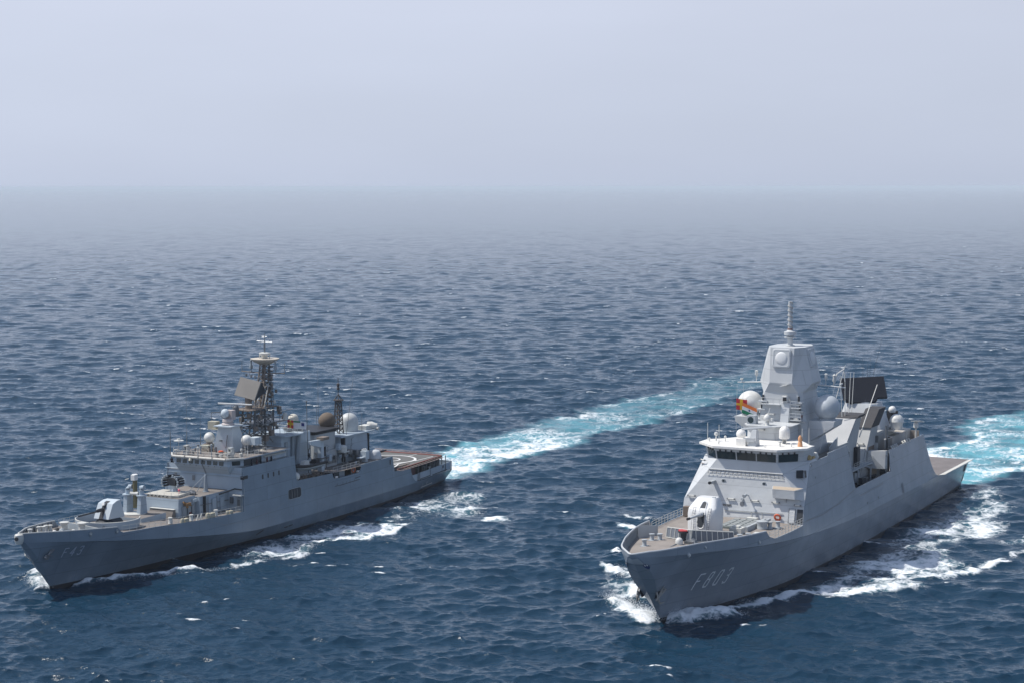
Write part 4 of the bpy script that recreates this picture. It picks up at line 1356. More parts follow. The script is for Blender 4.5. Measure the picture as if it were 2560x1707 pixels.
    q = MB(); q.plate([(45.9, .2, 27.4), (47.2, .2, 27.4), (47.2, 1.4, 27.7), (45.9, 1.4, 27.7)], (0, 0, 1), .1); q.build('small_antenna', M_DOME, mast)
    for p0, p1, z in ((-3.0, .2, 24.6), (2.0, 3.6, 24.2), (1.9, 3.7, 22.3)):
        q = MB(); q.box(46.0, 47.6, p0, p1, z - .1, z); q.rail([(46.05, p0, z), (46.05, p1, z)], 1.0, 2, 1.0); q.build('mast_platform', G_MAST, mast)
    simple_lamp(mast, 46.6, -1.4, 23.0, .7); simple_lamp(mast, 47, 2.7, 22.4, .6)
    q = MB()
    for z in np.arange(17.4, 26, .45):
        w = float(np.interp(z, (16.2, 22, 26.35), (4.4, 3.75, 3.0))); a_ = float(np.interp(z, (16.2, 22, 26.35), (46.8, 47.35, 47.7)))
        q.tube([(a_ - .15, w - .9, z), (a_ - .15, w - .4, z)], .03, 4)
    q.build('mast_ladder', M_STEEL, mast)
    # forward deckhouse under the mast with its director
    dh = MB()
    dh.frus([(40.9, -2.3), (40.9, 1.2), (42.6, 3.4), (46.4, 3.4), (46.4, -4.0), (42.4, -4.0)], 19.62 - 3.3, [(41.2, -2.1), (41.2, 1.0), (42.6, 3.1), (46.6, 3.1), (46.6, -3.6), (42.4, -3.6)], 21.7)
    dh.frus([(40.4, -3.0), (40.4, 1.6), (42.3, 3.6), (46.4, 3.6), (46.4, -4.1), (42.2, -4.1)], 21.7, None, 21.85)
    dho = dh.build('mast_deckhouse', G_MAST, root)
    simple_lamp(dho, 41.2, -1.0, 21.2, .6)
    q = MB()
    q.lathe((41.9, -.3, 21.85), [(.35, 0), (.25, .6), (.5, .8), (.55, 1.2), (.3, 1.6), (.1, 1.7)], 14); q.lathe((41.7, -.3, 22.9), [(.1, -.5), (.45, .1), (.45, .4), (.2, .6)], 12, axis=(-1, .2, .2))
    q.tube([(42, -.2, 23.4), (42, .1, 24.5)], .06, 5); q.box(41.6, 42.2, -1.3, -.7, 22.5, 23.3); q.box(41.6, 42.3, .1, .6, 22.3, 22.9)
    q.build('fire_director', M_DOME, root, smooth=40)
    q = MB(); q.box(41.8, 43.0, -3.6, -2.2, 21.85, 23.2); lo = q.build('searchlight', G_GREY, root)
    q = MB(); q.lathe((41.78, -3.0, 22.5), [(.5, 0), (.45, .08)], 16, axis=(-1, 0, 0)); q.build('searchlight_lens', M_GLASS, lo)
    # ---- midships: deckhouse, twin funnels, boat bay
    md = MB()
    md.box(57, 78, -4.9, 4.9, 8, 14.2)
    md.box(57, 66, -5.2, 5.2, 14.2, 16.6)
    md.box(78, 80, -8.0, 8.0, 8.0, 13.0)
    md.build('midships_deckhouse', G_FUN, root)
    for sg in (1, -1):
        f1 = MB()
        f1.frus([(62.5, sg * .05), (62.5, sg * 4.9), (70.5, sg * 4.9), (70.5, sg * .05)], 14.2, [(69.6, sg * .9), (69.6, sg * 5.2), (72.6, sg * 5.2), (72.6, sg * .9)], 20.05)
        f1o = f1.build('funnel', G_FUN, root)
        q = MB(); q.frus([(69.5, sg * 1.2), (69.5, sg * 5.4), (73.3, sg * 5.4), (73.3, sg * 1.2)], 20.06, [(70.2, sg * .6), (70.2, sg * 5.6), (74.0, sg * 5.6), (74.0, sg * .6)], 20.5); q.build('funnel_cap', G_SOOT, f1o)
        simple_lamp(f1o, 64.9, sg * 1.7, 16.4, .7)
        q = MB(); q.poly([(62.5 + 7.1 * (z - 14.2) / 5.85 - .03, sg * p, z) for z, p in ((15.5, 0.3), (15.5, 4.9), (15.62, 4.9), (15.62, .3))]); q.build('funnel_seam', G_GREY, f1o)
        f2 = MB()
        f2.frus([(73.0, sg * 2.4), (73.0, sg * 5.0), (81, sg * 5.0), (81, sg * 2.4)], 9.5, [(78.4, sg * 2.9), (78.4, sg * 5.2), (82.2, sg * 5.2), (82.2, sg * 2.9)], 17.5)
        f2o = f2.build('funnel', G_FUN, root)
        q = MB(); q.frus([(78.0, sg * 2.8), (78.0, sg * 5.3), (82.6, sg * 5.3), (82.6, sg * 2.8)], 17.5, [(81.2, sg * 3.3), (81.2, sg * 5.7), (85.2, sg * 5.7), (85.2, sg * 3.3)], 20.4); q.build('funnel_cap', G_SOOT, f2o)
        q = MB(); q.box(77.0, 82.0, sg * 5.02, sg * 5.12, 10.6, 14.6); q.build('funnel_louvre', M_BROWN, f2o)
        simple_lamp(f2o, 76.6, sg * 4.0, 14.9, .5)
        q = MB(); q.box(69.5, 71.0, sg * 4.95, sg * 5.6, 10.9, 15.2); q.build('exhaust_pipe', M_BLACK, root)
        # boat-bay bulkhead, platform and its rails
        q = MB(); q.hexa([(76.2, sg * 5.2, 10.8), (78.0, sg * 5.2, 10.8), (78.0, sg * 8.2, 10.8), (76.6, sg * 8.2, 10.8), (76.4, sg * 5.2, 13.7), (78.4, sg * 5.2, 13.7), (78.8, sg * 8.0, 13.7), (78.0, sg * 7.9, 13.7)]); q.build('bay_bulkhead', G_FUN, root)
        q = MB(); q.box(60, 78, sg * 4.9, sg * 6.2, 11.7, 11.95); q.build('bay_platform', G_GREY, root)
        q = MB(); q.rail([(66, sg * 6.15, 11.95), (77, sg * 6.15, 11.95)], 1.0, 3, 1.5); q.build('guard_rail', M_PALE, root)
        simple_lamp(root, 78.2, sg * 7.4, 12.9, .6)
        q = MB(); q.plate([(77.9, sg * 7.0, 8.4), (77.9, sg * 8.0, 8.4), (77.9, sg * 7.9, 11.0), (77.9, sg * 7.0, 11.0)], (-1, 0, 0), .1); q.build('doorway', M_DARK, root)
        q = MB(); q.plate([(77.6, sg * 5.4, 8.6), (77.6, sg * 6.5, 8.6), (77.6, sg * 6.5, 10.8), (77.6, sg * 5.4, 10.8)], (-1, 0, 0), .1); q.build('steel_door', G_TAN, root)
        q = MB()
        for a in (62, 65, 68.5): q.box(a, a + 1.6, sg * 4.9, sg * 5.5, 8.4, 11)
        q.tube([(67.5, sg * 6.4, 8.4), (67.5, sg * 6.4, 11.7)], .2, 8); q.tube([(72.5, sg * 7.0, 8.4), (72.5, sg * 7.0, 11.6), (72.5, sg * 5.2, 11.6)], .16, 8)
        q.build('bay_cabinet', G_GREY, root)
        q = MB(); q.hexa([(52, sg * 6.3, 16.3), (60.5, sg * 4.9, 16.3), (60.5, sg * 5.0, 16.3), (52, sg * 6.4, 16.3), (52, sg * 6.3, 17.4), (60.5, sg * 4.9, 18.1), (60.5, sg * 5.05, 18.1), (52, sg * 6.45, 17.4)]); q.build('screen_wall', G_GREY, root)
    # whips beside the funnels
    for (a, p, z0, a1, p1, z1, r) in ((69, 3.0, 20.3, 69, 2.6, 27.3, .07), (70.0, 3.2, 20.3, 70.0, 3.1, 27.5, .07), (73.0, 2.9, 20.3, 74.6, 2.6, 27.1, .07), (74.2, 3.0, 20.3, 75.6, 2.9, 27.2, .07),
                                      (73.6, 4.6, 16.4, 81.5, 5.2, 24.6, .11), (60, 4.2, 22, 63.5, 5.2, 29.5, .07), (88.5, .5, 25, 88.5, .4, 28.6, .03), (89.6, 1, 25, 89.6, 1, 27.8, .03), (91, 1.0, 25, 91, 1.0, 28.3, .03), (91.5, 1.4, 25, 94.0, 2.2, 31.5, .03)):
        q = MB(); q.tube([(a, p, z0), (a1, p1, z1)], r, 6, r1=r * .6); q.build('whip_antenna', M_PALE if r > .05 else M_BLACK, root)
    q = MB(); q.tube([(60.2, 4.3, 26.5), (60.6, 4.7, 28.3), (62, 5.4, 29.0), (62.2, 5.6, 27)], .09, 6); q.lathe((60.3, 4.4, 26.8), [(.1, 0), (.3, .4), (.2, .9), (.28, 1.3), (.05, 1.5)], 10); q.build('yard_fitting', M_DOME, root, smooth=40)
    q = MB(); q.frus([(57.5, 3.2), (57.5, 5.2), (60, 5.2), (60, 3.2)], 16.3, None, 17.4); q.build('deck_locker', M_PALE, root)
    # ---- aft: hangar top, long-range radar, domes
    hg = MB()
    hg.box(80.5, 101.2, -5.6, 5.6, 12.8, 14.6)
    hg.box(84, 96, -5.2, 4.4, 14.6, 15.9)
    hg.build('hangar_top', G_FUN, root)
    rh = MB()
    rh.frus(octo(86.2, 2.9, 87.6, 4.3, 94, 96), 15.0, octo(88.3, 2.1, 89.2, 2.9, 92.2, 93.2), 20.3)
    rh.lathe((90.6, 0, 20.3), [(1.9, 0), (1.7, .5), (1.2, .6), (1.2, 1.1)], 20)
    rho = rh.build('radar_house', G_MAST, root)
    simple_lamp(rho, 88.0, .8, 17.5, .5)
    q = MB()
    C_ = Vector((90.6, .0, 23.1)); t_ = Vector((.815, .578, 0)); nb = Vector((.578, -.815, 0))
    u_ = Vector((nb.x * 2.2, nb.y * 2.2, 3.4)).normalized(); n_ = t_.cross(u_)
    if n_.dot(nb) > 0: n_ = -n_
    hw_, hh_ = 4.15, 2.0
    TL, TR, BR, BL = (Vector(v) for v in ((89.8, -4.1, 24.48), (93.55, 2.75, 24.85), (91.3, 4.15, 21.38), (87.55, -2.65, 21.0)))
    C_ = (TL + TR + BR + BL) / 4; t_ = (TR - TL).normalized(); u_ = (TL - BL).normalized(); n_ = t_.cross(u_)
    if n_.x > 0: n_ = -n_
    hw_, hh_ = (TR - TL).length / 2, (TL - BL).length / 2
    corner = [tuple(v) for v in (BL, BR, TR, TL)]
    q.plate(corner, tuple(-n_), .55)
    for y in (-.5, 0, .5):
        q.plate([tuple(C_ + t_ * hw_ * x * .9 + u_ * (hh_ * y + d) - n_ * .55) for x, d in ((-1, -.15), (1, -.15), (1, .15), (-1, .15))], tuple(-n_), .5)
    so = q.build('radar_antenna', G_BLK, rho)
    q = MB(); lowr = [tuple(C_ + t_ * x + u_ * y) for x, y in ((-3.4, -hh_ + .05), (2.2, -hh_ + .05), (1.4, -hh_ - .75), (-2.7, -hh_ - .75))]; q.plate(lowr, tuple(-n_), 1.2); q.build('antenna_foot', G_BLK, so)
    q = MB(); q.plate([(90.5, 4.2, 15.4), (95.0, 4.2, 15.4), (95.0, 7.4, 15.4), (90.0, 7.4, 15.4)], (0, 0, 1), .18); po_ = q.build('dome_platform', G_TAN2, root)
    q = MB(); q.tube([(92.0, 7.3, 15.4), (92.4, 7.55, 13.2)], .1, 6); q.box(90.5, 95, 4.2, 4.5, 13, 15.4); q.build('platform_leg', M_PALE, po_)
    q = MB(); q.lathe((92.3, 5.6, 15.58), [(1.0, 0), (1.13, .9), (1.2, 1.3), (1.28, 1.35), (1.28, 1.45)] + [(1.26 * math.cos(t), 1.45 + 1.3 * math.sin(t)) for t in np.linspace(.05, 1.52, 9)], 26); q.build('satellite_dome', M_DOME, root, smooth=25)
    q = MB(); q.dome((95.0, 4.0, 18.7), .68, -.7, 20); wd = q.build('satellite_dome', M_WHITE, root, smooth=40)
    q = MB(); q.box(96.2, 96.6, 2.6, 4.6, 15.6, 18.4); q.tube([(95, 4, 15), (95, 4, 18.2)], .3, 8); q.build('dome_stand', M_BLACK, wd)
    q = MB(); q.tube([(100.2, 6.9, 13.0), (100.2, 6.9, 15.0)], .17, 8); q.lathe((100.2, 6.9, 14.9), [(.2, 0), (.45, .2), (.4, 1.0), (.2, 1.2)], 12); q.plate([(99.4, 6.2, 16.2), (101.0, 6.6, 16.0), (101.2, 8.2, 16.0), (99.6, 7.8, 16.3)], (0, 0, 1), .2); q.build('optical_director', M_DOME, root, smooth=40)
    q = MB(); q.box(98, 101.5, 3.5, 3.7, 13, 14.6); q.box(101.2, 101.4, 3.5, 7.2, 13, 14.4); q.build('screen_wall', G_DECK, root)
    for i in range(8):
        a = 81 + i * 1.05 if i < 4 else 88 + (i - 4) * 1.3
        q = MB(); q.tube([(a, 8.15, 13.75), (a + .55, 7.75, 14.05)], .16, 8); q.build('liferaft_canister', M_PALE, root, smooth=50)
    q = MB(); q.rail([(79, 8.0, 13.75), (90, 7.95, 13.75)], .55, 2, 1.8); q.build('guard_rail', M_STEEL, root)
    q = MB(); q.box(81, 84.5, 5.1, 5.7, 13, 15.8); q.tube([(86, 5.8, 13), (86, 5.6, 17)], .2, 8); q.tube([(84.6, 6.4, 13), (84.6, 6.4, 14.9)], .3, 8); q.box(87, 89, 5, 5.8, 13, 14.6); q.build('deck_machinery', M_STEEL, root)
    # canvas-covered gear on the port bridge wing
    q = MB(); q.lathe((41.5, 7.6, 17.1), [(.5, 0), (.6, .5), (.35, 1.0), (.1, 1.1)], 10); q.build('covered_gear', M_PALE, root, smooth=40)
    q = MB(); q.lathe((38.0, 7.9, 17.5), [(.35, 0), (.4, .4), (.15, .7)], 10); q.box(39.2, 40.1, 7.7, 8.1, 17.5, 17.8); q.build('covered_gear', plain('ochre_cover', (.5, .36, .16), .7), root, smooth=40)
    # ---- things that rest on or hang from the ship
    lb = MB(); lb.torus((ff(9.6) - .22, 5.68, 9.75), .42, .14, (1, 0, .25), 22, 8)
    lbo = lb.build('lifebuoy', M_ORANGE, None, smooth=60)
    top_thing(lbo, K, 'orange-red lifebuoy hung on the pale front wall beside the gun of F803', 'lifebuoy')
    q = MB(); q.torus((ff(9.6) - .22, 5.68, 9.75), .60, .025, (1, 0, .25), 16, 4); q.build('grab_line', M_PALE, lbo)
    # signal flags on the starboard halyard
    def flag(name, o, du, dv, nu, nv, cells, wob, label, cat):
        o, du, dv = Vector(o), Vector(du), Vector(dv)
        q = MB(); nrm = du.cross(dv).normalized()
        P = []
        for i in range(nu + 1):
            for j in range(nv + 1):
                u, v = i / nu, j / nv
                P.append(tuple(o + du * u + dv * v + nrm * wob * math.sin(u * 5.0 + v * 1.3) * (.3 + u)))
        k = nv + 1
        mats = []
        for i in range(nu):
            for j in range(nv):
                mcol = cells((i + .5) / nu, (j + .5) / nv)
                if mcol not in mats: mats.append(mcol)
                o_ = len(q.v)
                q.add([P[i * k + j], P[(i + 1) * k + j], P[(i + 1) * k + j + 1], P[i * k + j + 1]], [[0, 1, 2, 3]], mats.index(mcol))
        fo = q.build(name, mats, None, flip=False)
        return top_thing(fo, K, label, cat)
    F_RED, F_YEL = plain('flag_red', (.62, .04, .05), .8), plain('flag_yellow', (.85, .50, .03), .8)
    F_SAF, F_WHT, F_GRN = plain('flag_saffron', (.85, .22, .05), .8), plain('flag_white', (.8, .8, .82), .8), plain('flag_green', (.01, .22, .11), .8)
    F_BLU = plain('flag_navy', (.02, .03, .2), .8)
    flag('signal_flag', (48.0, -7.75, 23.2), (.6, 1.6, -.2), (0, 0, 1.75), 15, 15, lambda u, v: F_YEL if abs(u - .46) < .11 or abs(v - .5) < .12 else F_RED, .08, 'red signal flag with a yellow cross, flying before the left radome of F803', 'flag')
    flag('national_flag', (47.8, -6.75, 22.75), (1.0, 2.1, -1.0), (0, .12, 1.65), 20, 12,
         lambda u, v: F_BLU if math.hypot((u - .5) * 1.7, v - .5) < .10 else (F_GRN if v < .35 else (F_WHT if v < .66 else F_SAF)), .16, 'saffron, white and green flag flying before the left radome of F803', 'flag')
    q = MB(); q.tube([(49, -8.0, 27.1), (48, -7.75, 19.8)], .02, 4); q.tube([(49, -6.9, 27.2), (47.8, -6.75, 19.8)], .02, 4)
    for p in (6.3, 7.3): q.tube([(51.6, p, 27.2), (47, p - .8, 17.5)], .02, 4)
    q.build('halyard', M_PALE, root)
    # inflatable boat stowed in the port bay
    bt = empty_thing('inflatable_boat', K, 'dark inflatable boat stowed in the open side bay of F803', 'boat')
    q = MB()
    for s_ in (-1, 1):
        q.tube([(67.0, 6.9 + s_ * .85, 9.3), (72.5, 6.9 + s_ * .9, 9.3), (74.6, 6.9 + s_ * .5, 9.6), (75.4, 6.9, 9.75)], .32, 8)
    q.build('tube', M_RUBBER, bt, smooth=50)
    q = MB(); q.hexa([(67, 6.1, 8.9), (74, 6.2, 8.9), (74, 7.6, 8.9), (67, 7.7, 8.9), (67, 6.1, 9.3), (74.5, 6.2, 9.4), (74.5, 7.6, 9.4), (67, 7.7, 9.3)]); q.build('boat_hull', M_DARK, bt)
    q = MB(); q.box(69, 70.2, 6.5, 7.3, 9.3, 10.3); q.build('console', M_STEEL, bt)
    q = MB(); q.box(67.0, 67.5, 6.6, 7.2, 9.3, 10.5); q.build('outboard_motor', M_BLACK, bt)
    return root


G_GUN = paint('gun_house_white_grey', (0.66, 0.67, 0.67), 0.45, 0.04, 0.03)
G_RADP = dome_paint('radome_blue_grey', (0.50, 0.54, 0.57))
G_TAN2 = plain('platform_buff', (0.62, 0.57, 0.50), 0.7)
grey_frigate()
# ================================================================== BLUE-GREY FRIGATE (left)
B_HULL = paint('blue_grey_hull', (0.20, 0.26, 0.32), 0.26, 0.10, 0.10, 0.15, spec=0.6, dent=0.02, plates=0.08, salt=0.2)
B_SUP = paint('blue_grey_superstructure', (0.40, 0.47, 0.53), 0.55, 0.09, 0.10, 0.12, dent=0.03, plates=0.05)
B_FIT = paint('blue_grey_fitting', (0.29, 0.33, 0.36), 0.55, 0.1, 0.06)
B_DECK = deckpaint('brown_grey_deck', (0.20, 0.18, 0.165))
B_FDECK = deckpaint('landing_deck_green_grey', (0.125, 0.125, 0.12))
B_MAST = paint('mast_grey', (0.15, 0.16, 0.17), 0.6, 0.12, 0.08)
B_DKMAST = plain('mast_dark_brown', (0.07, 0.06, 0.058), 0.7)
B_RUST = plain('mast_rusty_grey', (0.20, 0.165, 0.14), 0.75)
B_PANEL = paint('radar_panel_taupe', (0.25, 0.235, 0.215), 0.7, 0.1, 0.15)
B_FUN = paint('funnel_pale_grey', (0.40, 0.42, 0.43), 0.6, 0.1, 0.12, 0.05)
B_GUN = paint('gun_house_pale_blue', (0.50, 0.56, 0.60), 0.5, 0.04, 0.03)
B_BROWN = plain('radome_brown', (0.15, 0.115, 0.085), 0.85)
B_OLIVE = plain('missile_olive', (0.16, 0.14, 0.07), 0.6)
B_BOOT = plain('boot_topping_dark', (0.018, 0.018, 0.024), 0.6)
B_WIN = glass('wheelhouse_glass', (0.03, 0.04, 0.04))


def blue_frigate():
    K = 'blue'
    root = ship_empty('warship', K, 'smaller blue-grey frigate with a lattice mast, twin-arm launcher and F43 on its bow')
    stem = lambda z: (-6.4 * z / 8.0 if z < 8 else -6.4 - .28 * min(1, (z - 8) / .5) + .3 * max(0, z - 8.6)) if z > 0 else -0.7 * z
    stern = lambda z: 111.6 + 0.5 * min(max(z, 0), 2.3) - .12 * max(0, z - 2.3)
    ywl = tab((0, 4, 10, 18, 26.5, 44, 70, 95, 112.5), (.05, 1.1, 2.3, 3.5, 4.5, 6.3, 7.4, 6.6, 4.6))
    yk = tab((-6.5, -4.5, -2, 2, 7, 12, 20, 30, 42, 70, 95, 114), (.15, 1.35, 2.85, 4.4, 5.8, 6.6, 7.3, 7.75, 7.9, 7.9, 7.4, 5.8))
    zk = tab((-6.5, -2, 3, 10, 20, 30, 42, 60, 114), (8.0, 7.55, 6.95, 6.0, 4.75, 3.5, 2.35, 2.25, 2.3))
    ytop = tab((-6.6, -4.5, -2, 2, 7, 9, 16, 26, 34, 40, 54, 90, 114), (.25, 1.4, 2.9, 4.4, 5.8, 6.2, 6.9, 7.45, 7.7, 7.5, 7.5, 7.4, 6.4))
    ztop = tab((-6.6, 3, 8, 9.5, 16, 26, 34, 39, 60, 114), (9.3, 8.7, 8.2, 7.6, 7.2, 6.6, 6.6, 13.1, 13.1, 10))
    fm = Form(ywl, yk, zk, ytop, ztop, stem, stern)
    bul = lambda a: float(np.interp(a, (-6.6, -3.3, 3.5, 8), (9.3, 9.15, 8.65, 8.3)))
    hb = MB()
    fm.shell(hb, lambda a: -1.6, lambda a: .42 + .25 * max(0, 1 - abs(a - 25) / 30), -6.5, 112.2, 60, 2, mi=1)
    fm.shell(hb, lambda a: .42 + .25 * max(0, 1 - abs(a - 25) / 30), zk, -6.5, 112.2, 90, 9)
    fm.shell(hb, zk, bul, -6.6, 8.0, 26, 3)
    fm.strip(hb, 8.0, 9.0, zk, lambda a: float(np.interp(a, (8, 8.6, 9), (8.3, 7.6, 7.4))), 5)
    fm.strip(hb, 9.0, 38.0, zk, lambda a: float(np.interp(a, (9, 16, 26, 38), (7.36, 7.1, 6.45, 6.0))), 20)
    fm.strip(hb, 38.0, 53.6, zk, 13.1, 10)
    fm.strip(hb, 53.6, 53.9, zk, lambda a: float(np.interp(a, (53.6, 53.9), (13.1, 8.8))), 2)
    fm.strip(hb, 53.9, 65.3, zk, lambda a: 8.75 - .03 * (a - 54), 6)
    fm.strip(hb, 65.3, 66.2, zk, lambda a: float(np.interp(a, (65.3, 65.7, 66.2), (8.4, 7.5, 7.35))), 4)
    fm.strip(hb, 66.2, 74.2, zk, 7.3, 6)
    fm.strip(hb, 74.2, 75.2, zk, lambda a: float(np.interp(a, (74.2, 74.7, 75.0, 75.2), (7.3, 7.5, 7.9, 8.6))), 6)
    fm.strip(hb, 75.2, 86.6, zk, 8.6, 6)
    fm.strip(hb, 86.6, 87.2, zk, lambda a: float(np.interp(a, (86.6, 87.2), (8.6, 5.75))), 2)
    fm.strip(hb, 87.2, 93.6, zk, lambda a: 5.72 - .045 * (a - 87), 4)
    fm.strip(hb, 93.6, 96.6, zk, lambda a: float(np.interp(a, (93.6, 94.0, 94.6, 95.4, 96.6), (5.4, 4.3, 3.4, 2.75, 2.45))), 10)
    fm.strip(hb, 96.6, 112.0, zk, lambda a: zk(a) + .12, 8)
    zs = (-1.6, .4, 1.4, 2.3, 3.2, 4.2)
    hb.poly([(stern(z) - .02, fm.side(112, z), z) for z in zs] + [(stern(z) - .02, -fm.side(112, z), z) for z in zs[::-1]])
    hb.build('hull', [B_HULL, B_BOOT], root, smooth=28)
    # quarterdeck screen, opening and stern gallery
    qd = MB()
    fm.strip(qd, 96.8, 112.0, 2.55, lambda a: 3.95 + .012 * (a - 97), 8, t=.1)
    qd.build('quarterdeck_screen', B_SUP, root)
    q = MB(); fm.patch(q, 94.1, 96.7, 2.6, 3.9, -.05); q.build('screen_flap', B_SUP, root)
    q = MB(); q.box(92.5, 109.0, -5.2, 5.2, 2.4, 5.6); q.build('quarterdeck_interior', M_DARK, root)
    q = MB(); q.box(93.8, 96.6, 5.3, 6.7, 3.7, 5.4); q.build('mooring_reel', plain('reel_maroon', (.10, .05, .05), .8), root)
    q = MB(); fm.sheet(q, 92, 111.8, 2.5, 8, .2); q.build('quarterdeck', B_DECK, root)
    q = MB()
    for a in np.arange(97, 110, 1.55): q.tube([(a, 6.35, 2.6), (a, 6.35, 5.7)], .09, 5)
    for a in (98.3, 100.9, 104.3): q.box(a, a + .7, 5.5, 6.2, 2.6, 4.6)
    q.tube([(108.6, 5.9, 4.1), (108.8, 5.9, 5.7)], .06, 5); q.tube([(110.6, 5.6, 4.1), (107.3, 5.9, 5.7)], .05, 5)
    q.build('deck_support', M_STEEL, root)
    q = MB()
    for a0, a1 in ((97.3, 102.0), (103.2, 110.2)): fm.stroke(q, [(a0, 2.72), (a1, 2.78)], .16, .06)
    for a in (96.6, 97.3, 102.1): fm.stroke(q, [(a, 2.7), (a, 3.85)], .22, .06)
    fm.patch(q, 108.0, 108.5, 3.35, 3.85, .06)
    q.build('screen_slot', M_BLACK, root)
    q = MB(); q.lathe((102.6, 6.5, 3.9), [(.1, 0), (.1, .35), (.4, .4), (.1, .5)], 10); q.build('gallery_lamp', M_DOME, root)
    # flight deck
    fd = MB()
    fm.sheet(fd, 86.8, 107.4, lambda a: 5.86, 8, -.02)
    fm.sheet(fd, 86.8, 107.4, lambda a: 5.45, 8, .0)
    fd.box(107.3, 107.42, -6.9, 6.6, 5.45, 5.86)
    fdo = fd.build('flight_deck', B_FDECK, root)
    mk = MB(); Z = 5.91
    def ringm(c, r, w, n=60, t0=0, t1=2 * math.pi):
        P = []
        for i in range(n + 1):
            t = t0 + (t1 - t0) * i / n
            for rr_ in (r - w / 2, r + w / 2):
                P.append((c[0] + rr_ * math.cos(t), c[1] + rr_ * math.sin(t), Z))
        mk.add(P, [[2 * i, 2 * i + 1, 2 * i + 3, 2 * i + 2] for i in range(n)])
    ringm((98.6, -.6), 5.4, .5); ringm((98.4, -.4), 2.3, .36)
    for a0, p0, a1, p1, w in ((89, 3.4, 100, 5.0, .4), (99, 5.3, 105.6, 5.6, .22), (103.6, 1.0, 107, 1.2, .2), (88, -6.2, 99, -6.0, .25), (89, 6.2, 94, 4.5, .3)):
        L = math.hypot(a1 - a0, p1 - p0); nx, ny = -(p1 - p0) / L * w / 2, (a1 - a0) / L * w / 2
        mk.poly([(a0 + nx, p0 + ny, Z + .01), (a1 + nx, p1 + ny, Z + .01), (a1 - nx, p1 - ny, Z + .01), (a0 - nx, p0 - ny, Z + .01)])
    mk.build('deck_marking', M_WHITE, fdo)
    ed = MB()
    for sg in (1, -1):
        ed.tube([(a, sg * (fm.side(a, 5.86) - .0), 5.93) for a in np.linspace(88, 107.3, 8)], .10, 5)
    ed.tube([(107.35, p, 5.93) for p in (-6.9, 0, 6.6)], .12, 5)
    ed.build('deck_edge_rail', plain('edge_red_brown', (.28, .10, .08), .8), fdo)
    nf = MB()
    for i in range(13):
        p = -9.0 + i * 1.3
        nf.tube([(107.4, p, 5.9), (108.7, p, 6.15)], .045, 4)
    nf.tube([(108.7, p, 6.15) for p in (-9.4, 0, 6.7)], .05, 4); nf.tube([(108.0, p, 6.02) for p in (-9.4, 0, 6.7)], .04, 4)
    for i in range(15):
        a = 88 + i * 1.3; y = fm.side(a, 5.86)
        nf.tube([(a, y, 5.85), (a, y + 1.0, 5.75)], .05, 4); nf.tube([(a, -y, 5.85), (a, -y - 1.0, 6.1)], .05, 4)
    for sg, z in ((1, 5.75), (-1, 6.1)): nf.tube([(a, sg * (fm.side(a, 5.86) + 1.0), z) for a in np.linspace(88, 106.2, 6)], .06, 4)
    nf.build('safety_net_frame', plain('net_pinkish_grey', (.38, .30, .27), .8), fdo)
    q = MB(); q.plate([(88, 6.6, 5.74), (93.6, 6.5, 5.5), (93.6, 7.3, 5.4), (88, 7.5, 5.7)], (0, 0, 1), .05)
    for i in range(6): q.tube([(88 + i, 6.4, 5.9), (88.6 + i, 7.2, 6.3)], .12, 5)
    q.build('folded_net', B_RUST, root)
    # ---- bow
    bi = MB(); fm.shell(bi, lambda a: bul(a) - 1.2, bul, -6.3, 8, 22, 2, inset=.14); bi.build('bulwark_lining', B_FIT, root, smooth=30)
    cp = MB()
    pr_ = [-6.5 + 14.5 * (i / 30) ** 1.2 for i in range(31)]
    for sg in (1, -1): cp.tube([(a, sg * max(.05, fm.side(a, bul(a)) - .06) if a > -6.4 else 0, bul(a) + .02) for a in pr_], .10, 6)
    cp.build('bulwark_rail', M_PALE, root, smooth=40)
    for a in np.arange(-4.6, 7.6, .95):
        for sg in (-1, 1):
            y = fm.side(a, bul(a)) - .12; yl = fm.side(a, bul(a) - 1) - .12
            b_ = MB(); b_.hexa([(a - .04, sg * y, bul(a) - .05), (a + .04, sg * y, bul(a) - .05), (a + .04, sg * yl, bul(a) - 1.1), (a - .04, sg * yl, bul(a) - 1.1),
                                (a - .04, sg * (y - .15), bul(a) - .05), (a + .04, sg * (y - .15), bul(a) - .05), (a + .04, sg * (yl - .5), bul(a) - 1.1), (a - .04, sg * (yl - .5), bul(a) - 1.1)])
            b_.build('bulwark_bracket', M_STEEL, root)
    q = MB(); q.lathe((-6.55, 0, 8.55), [(.42, -.75), (.62, -.35), (.66, .1), (.62, .6), (.5, .7)], 16); so = q.build('stem_casting', M_PALE, root, smooth=40)
    q = MB(); q.lathe((-7.18, .1, 8.65), [(.3, 0), (.3, .12)], 12, axis=(-1, .15, 0)); q.build('stem_fairlead', M_DARK, so)
    dk = MB()
    zfd = lambda a: float(np.interp(a, (-6.3, 0, 8.6, 16, 26, 38), (8.35, 7.95, 7.34, 7.06, 6.4, 5.95)))
    fm.sheet(dk, -6.0, 38.4, zfd, 40, .12, .22)
    dk.build('foredeck', B_DECK, root, smooth=30)
    dk = MB(); fm.sheet(dk, 38.0, 53.6, 12.1, 6, .16); fm.sheet(dk, 53.7, 66, 7.2, 5, .16); fm.sheet(dk, 66, 75.2, 5.4, 4, .16); fm.sheet(dk, 65.8, 87, 8.35, 6, .16)
    dk.build('upper_deck', B_DECK, root)
    hull_number(fm, 'F43', .0, 4.95, 1.30, 1.15, .15, 'hull_number', plain('hull_number_blue_grey', (.50, .56, .66), .6), root, slant=-.02, label='faint F43 painted on the bow')
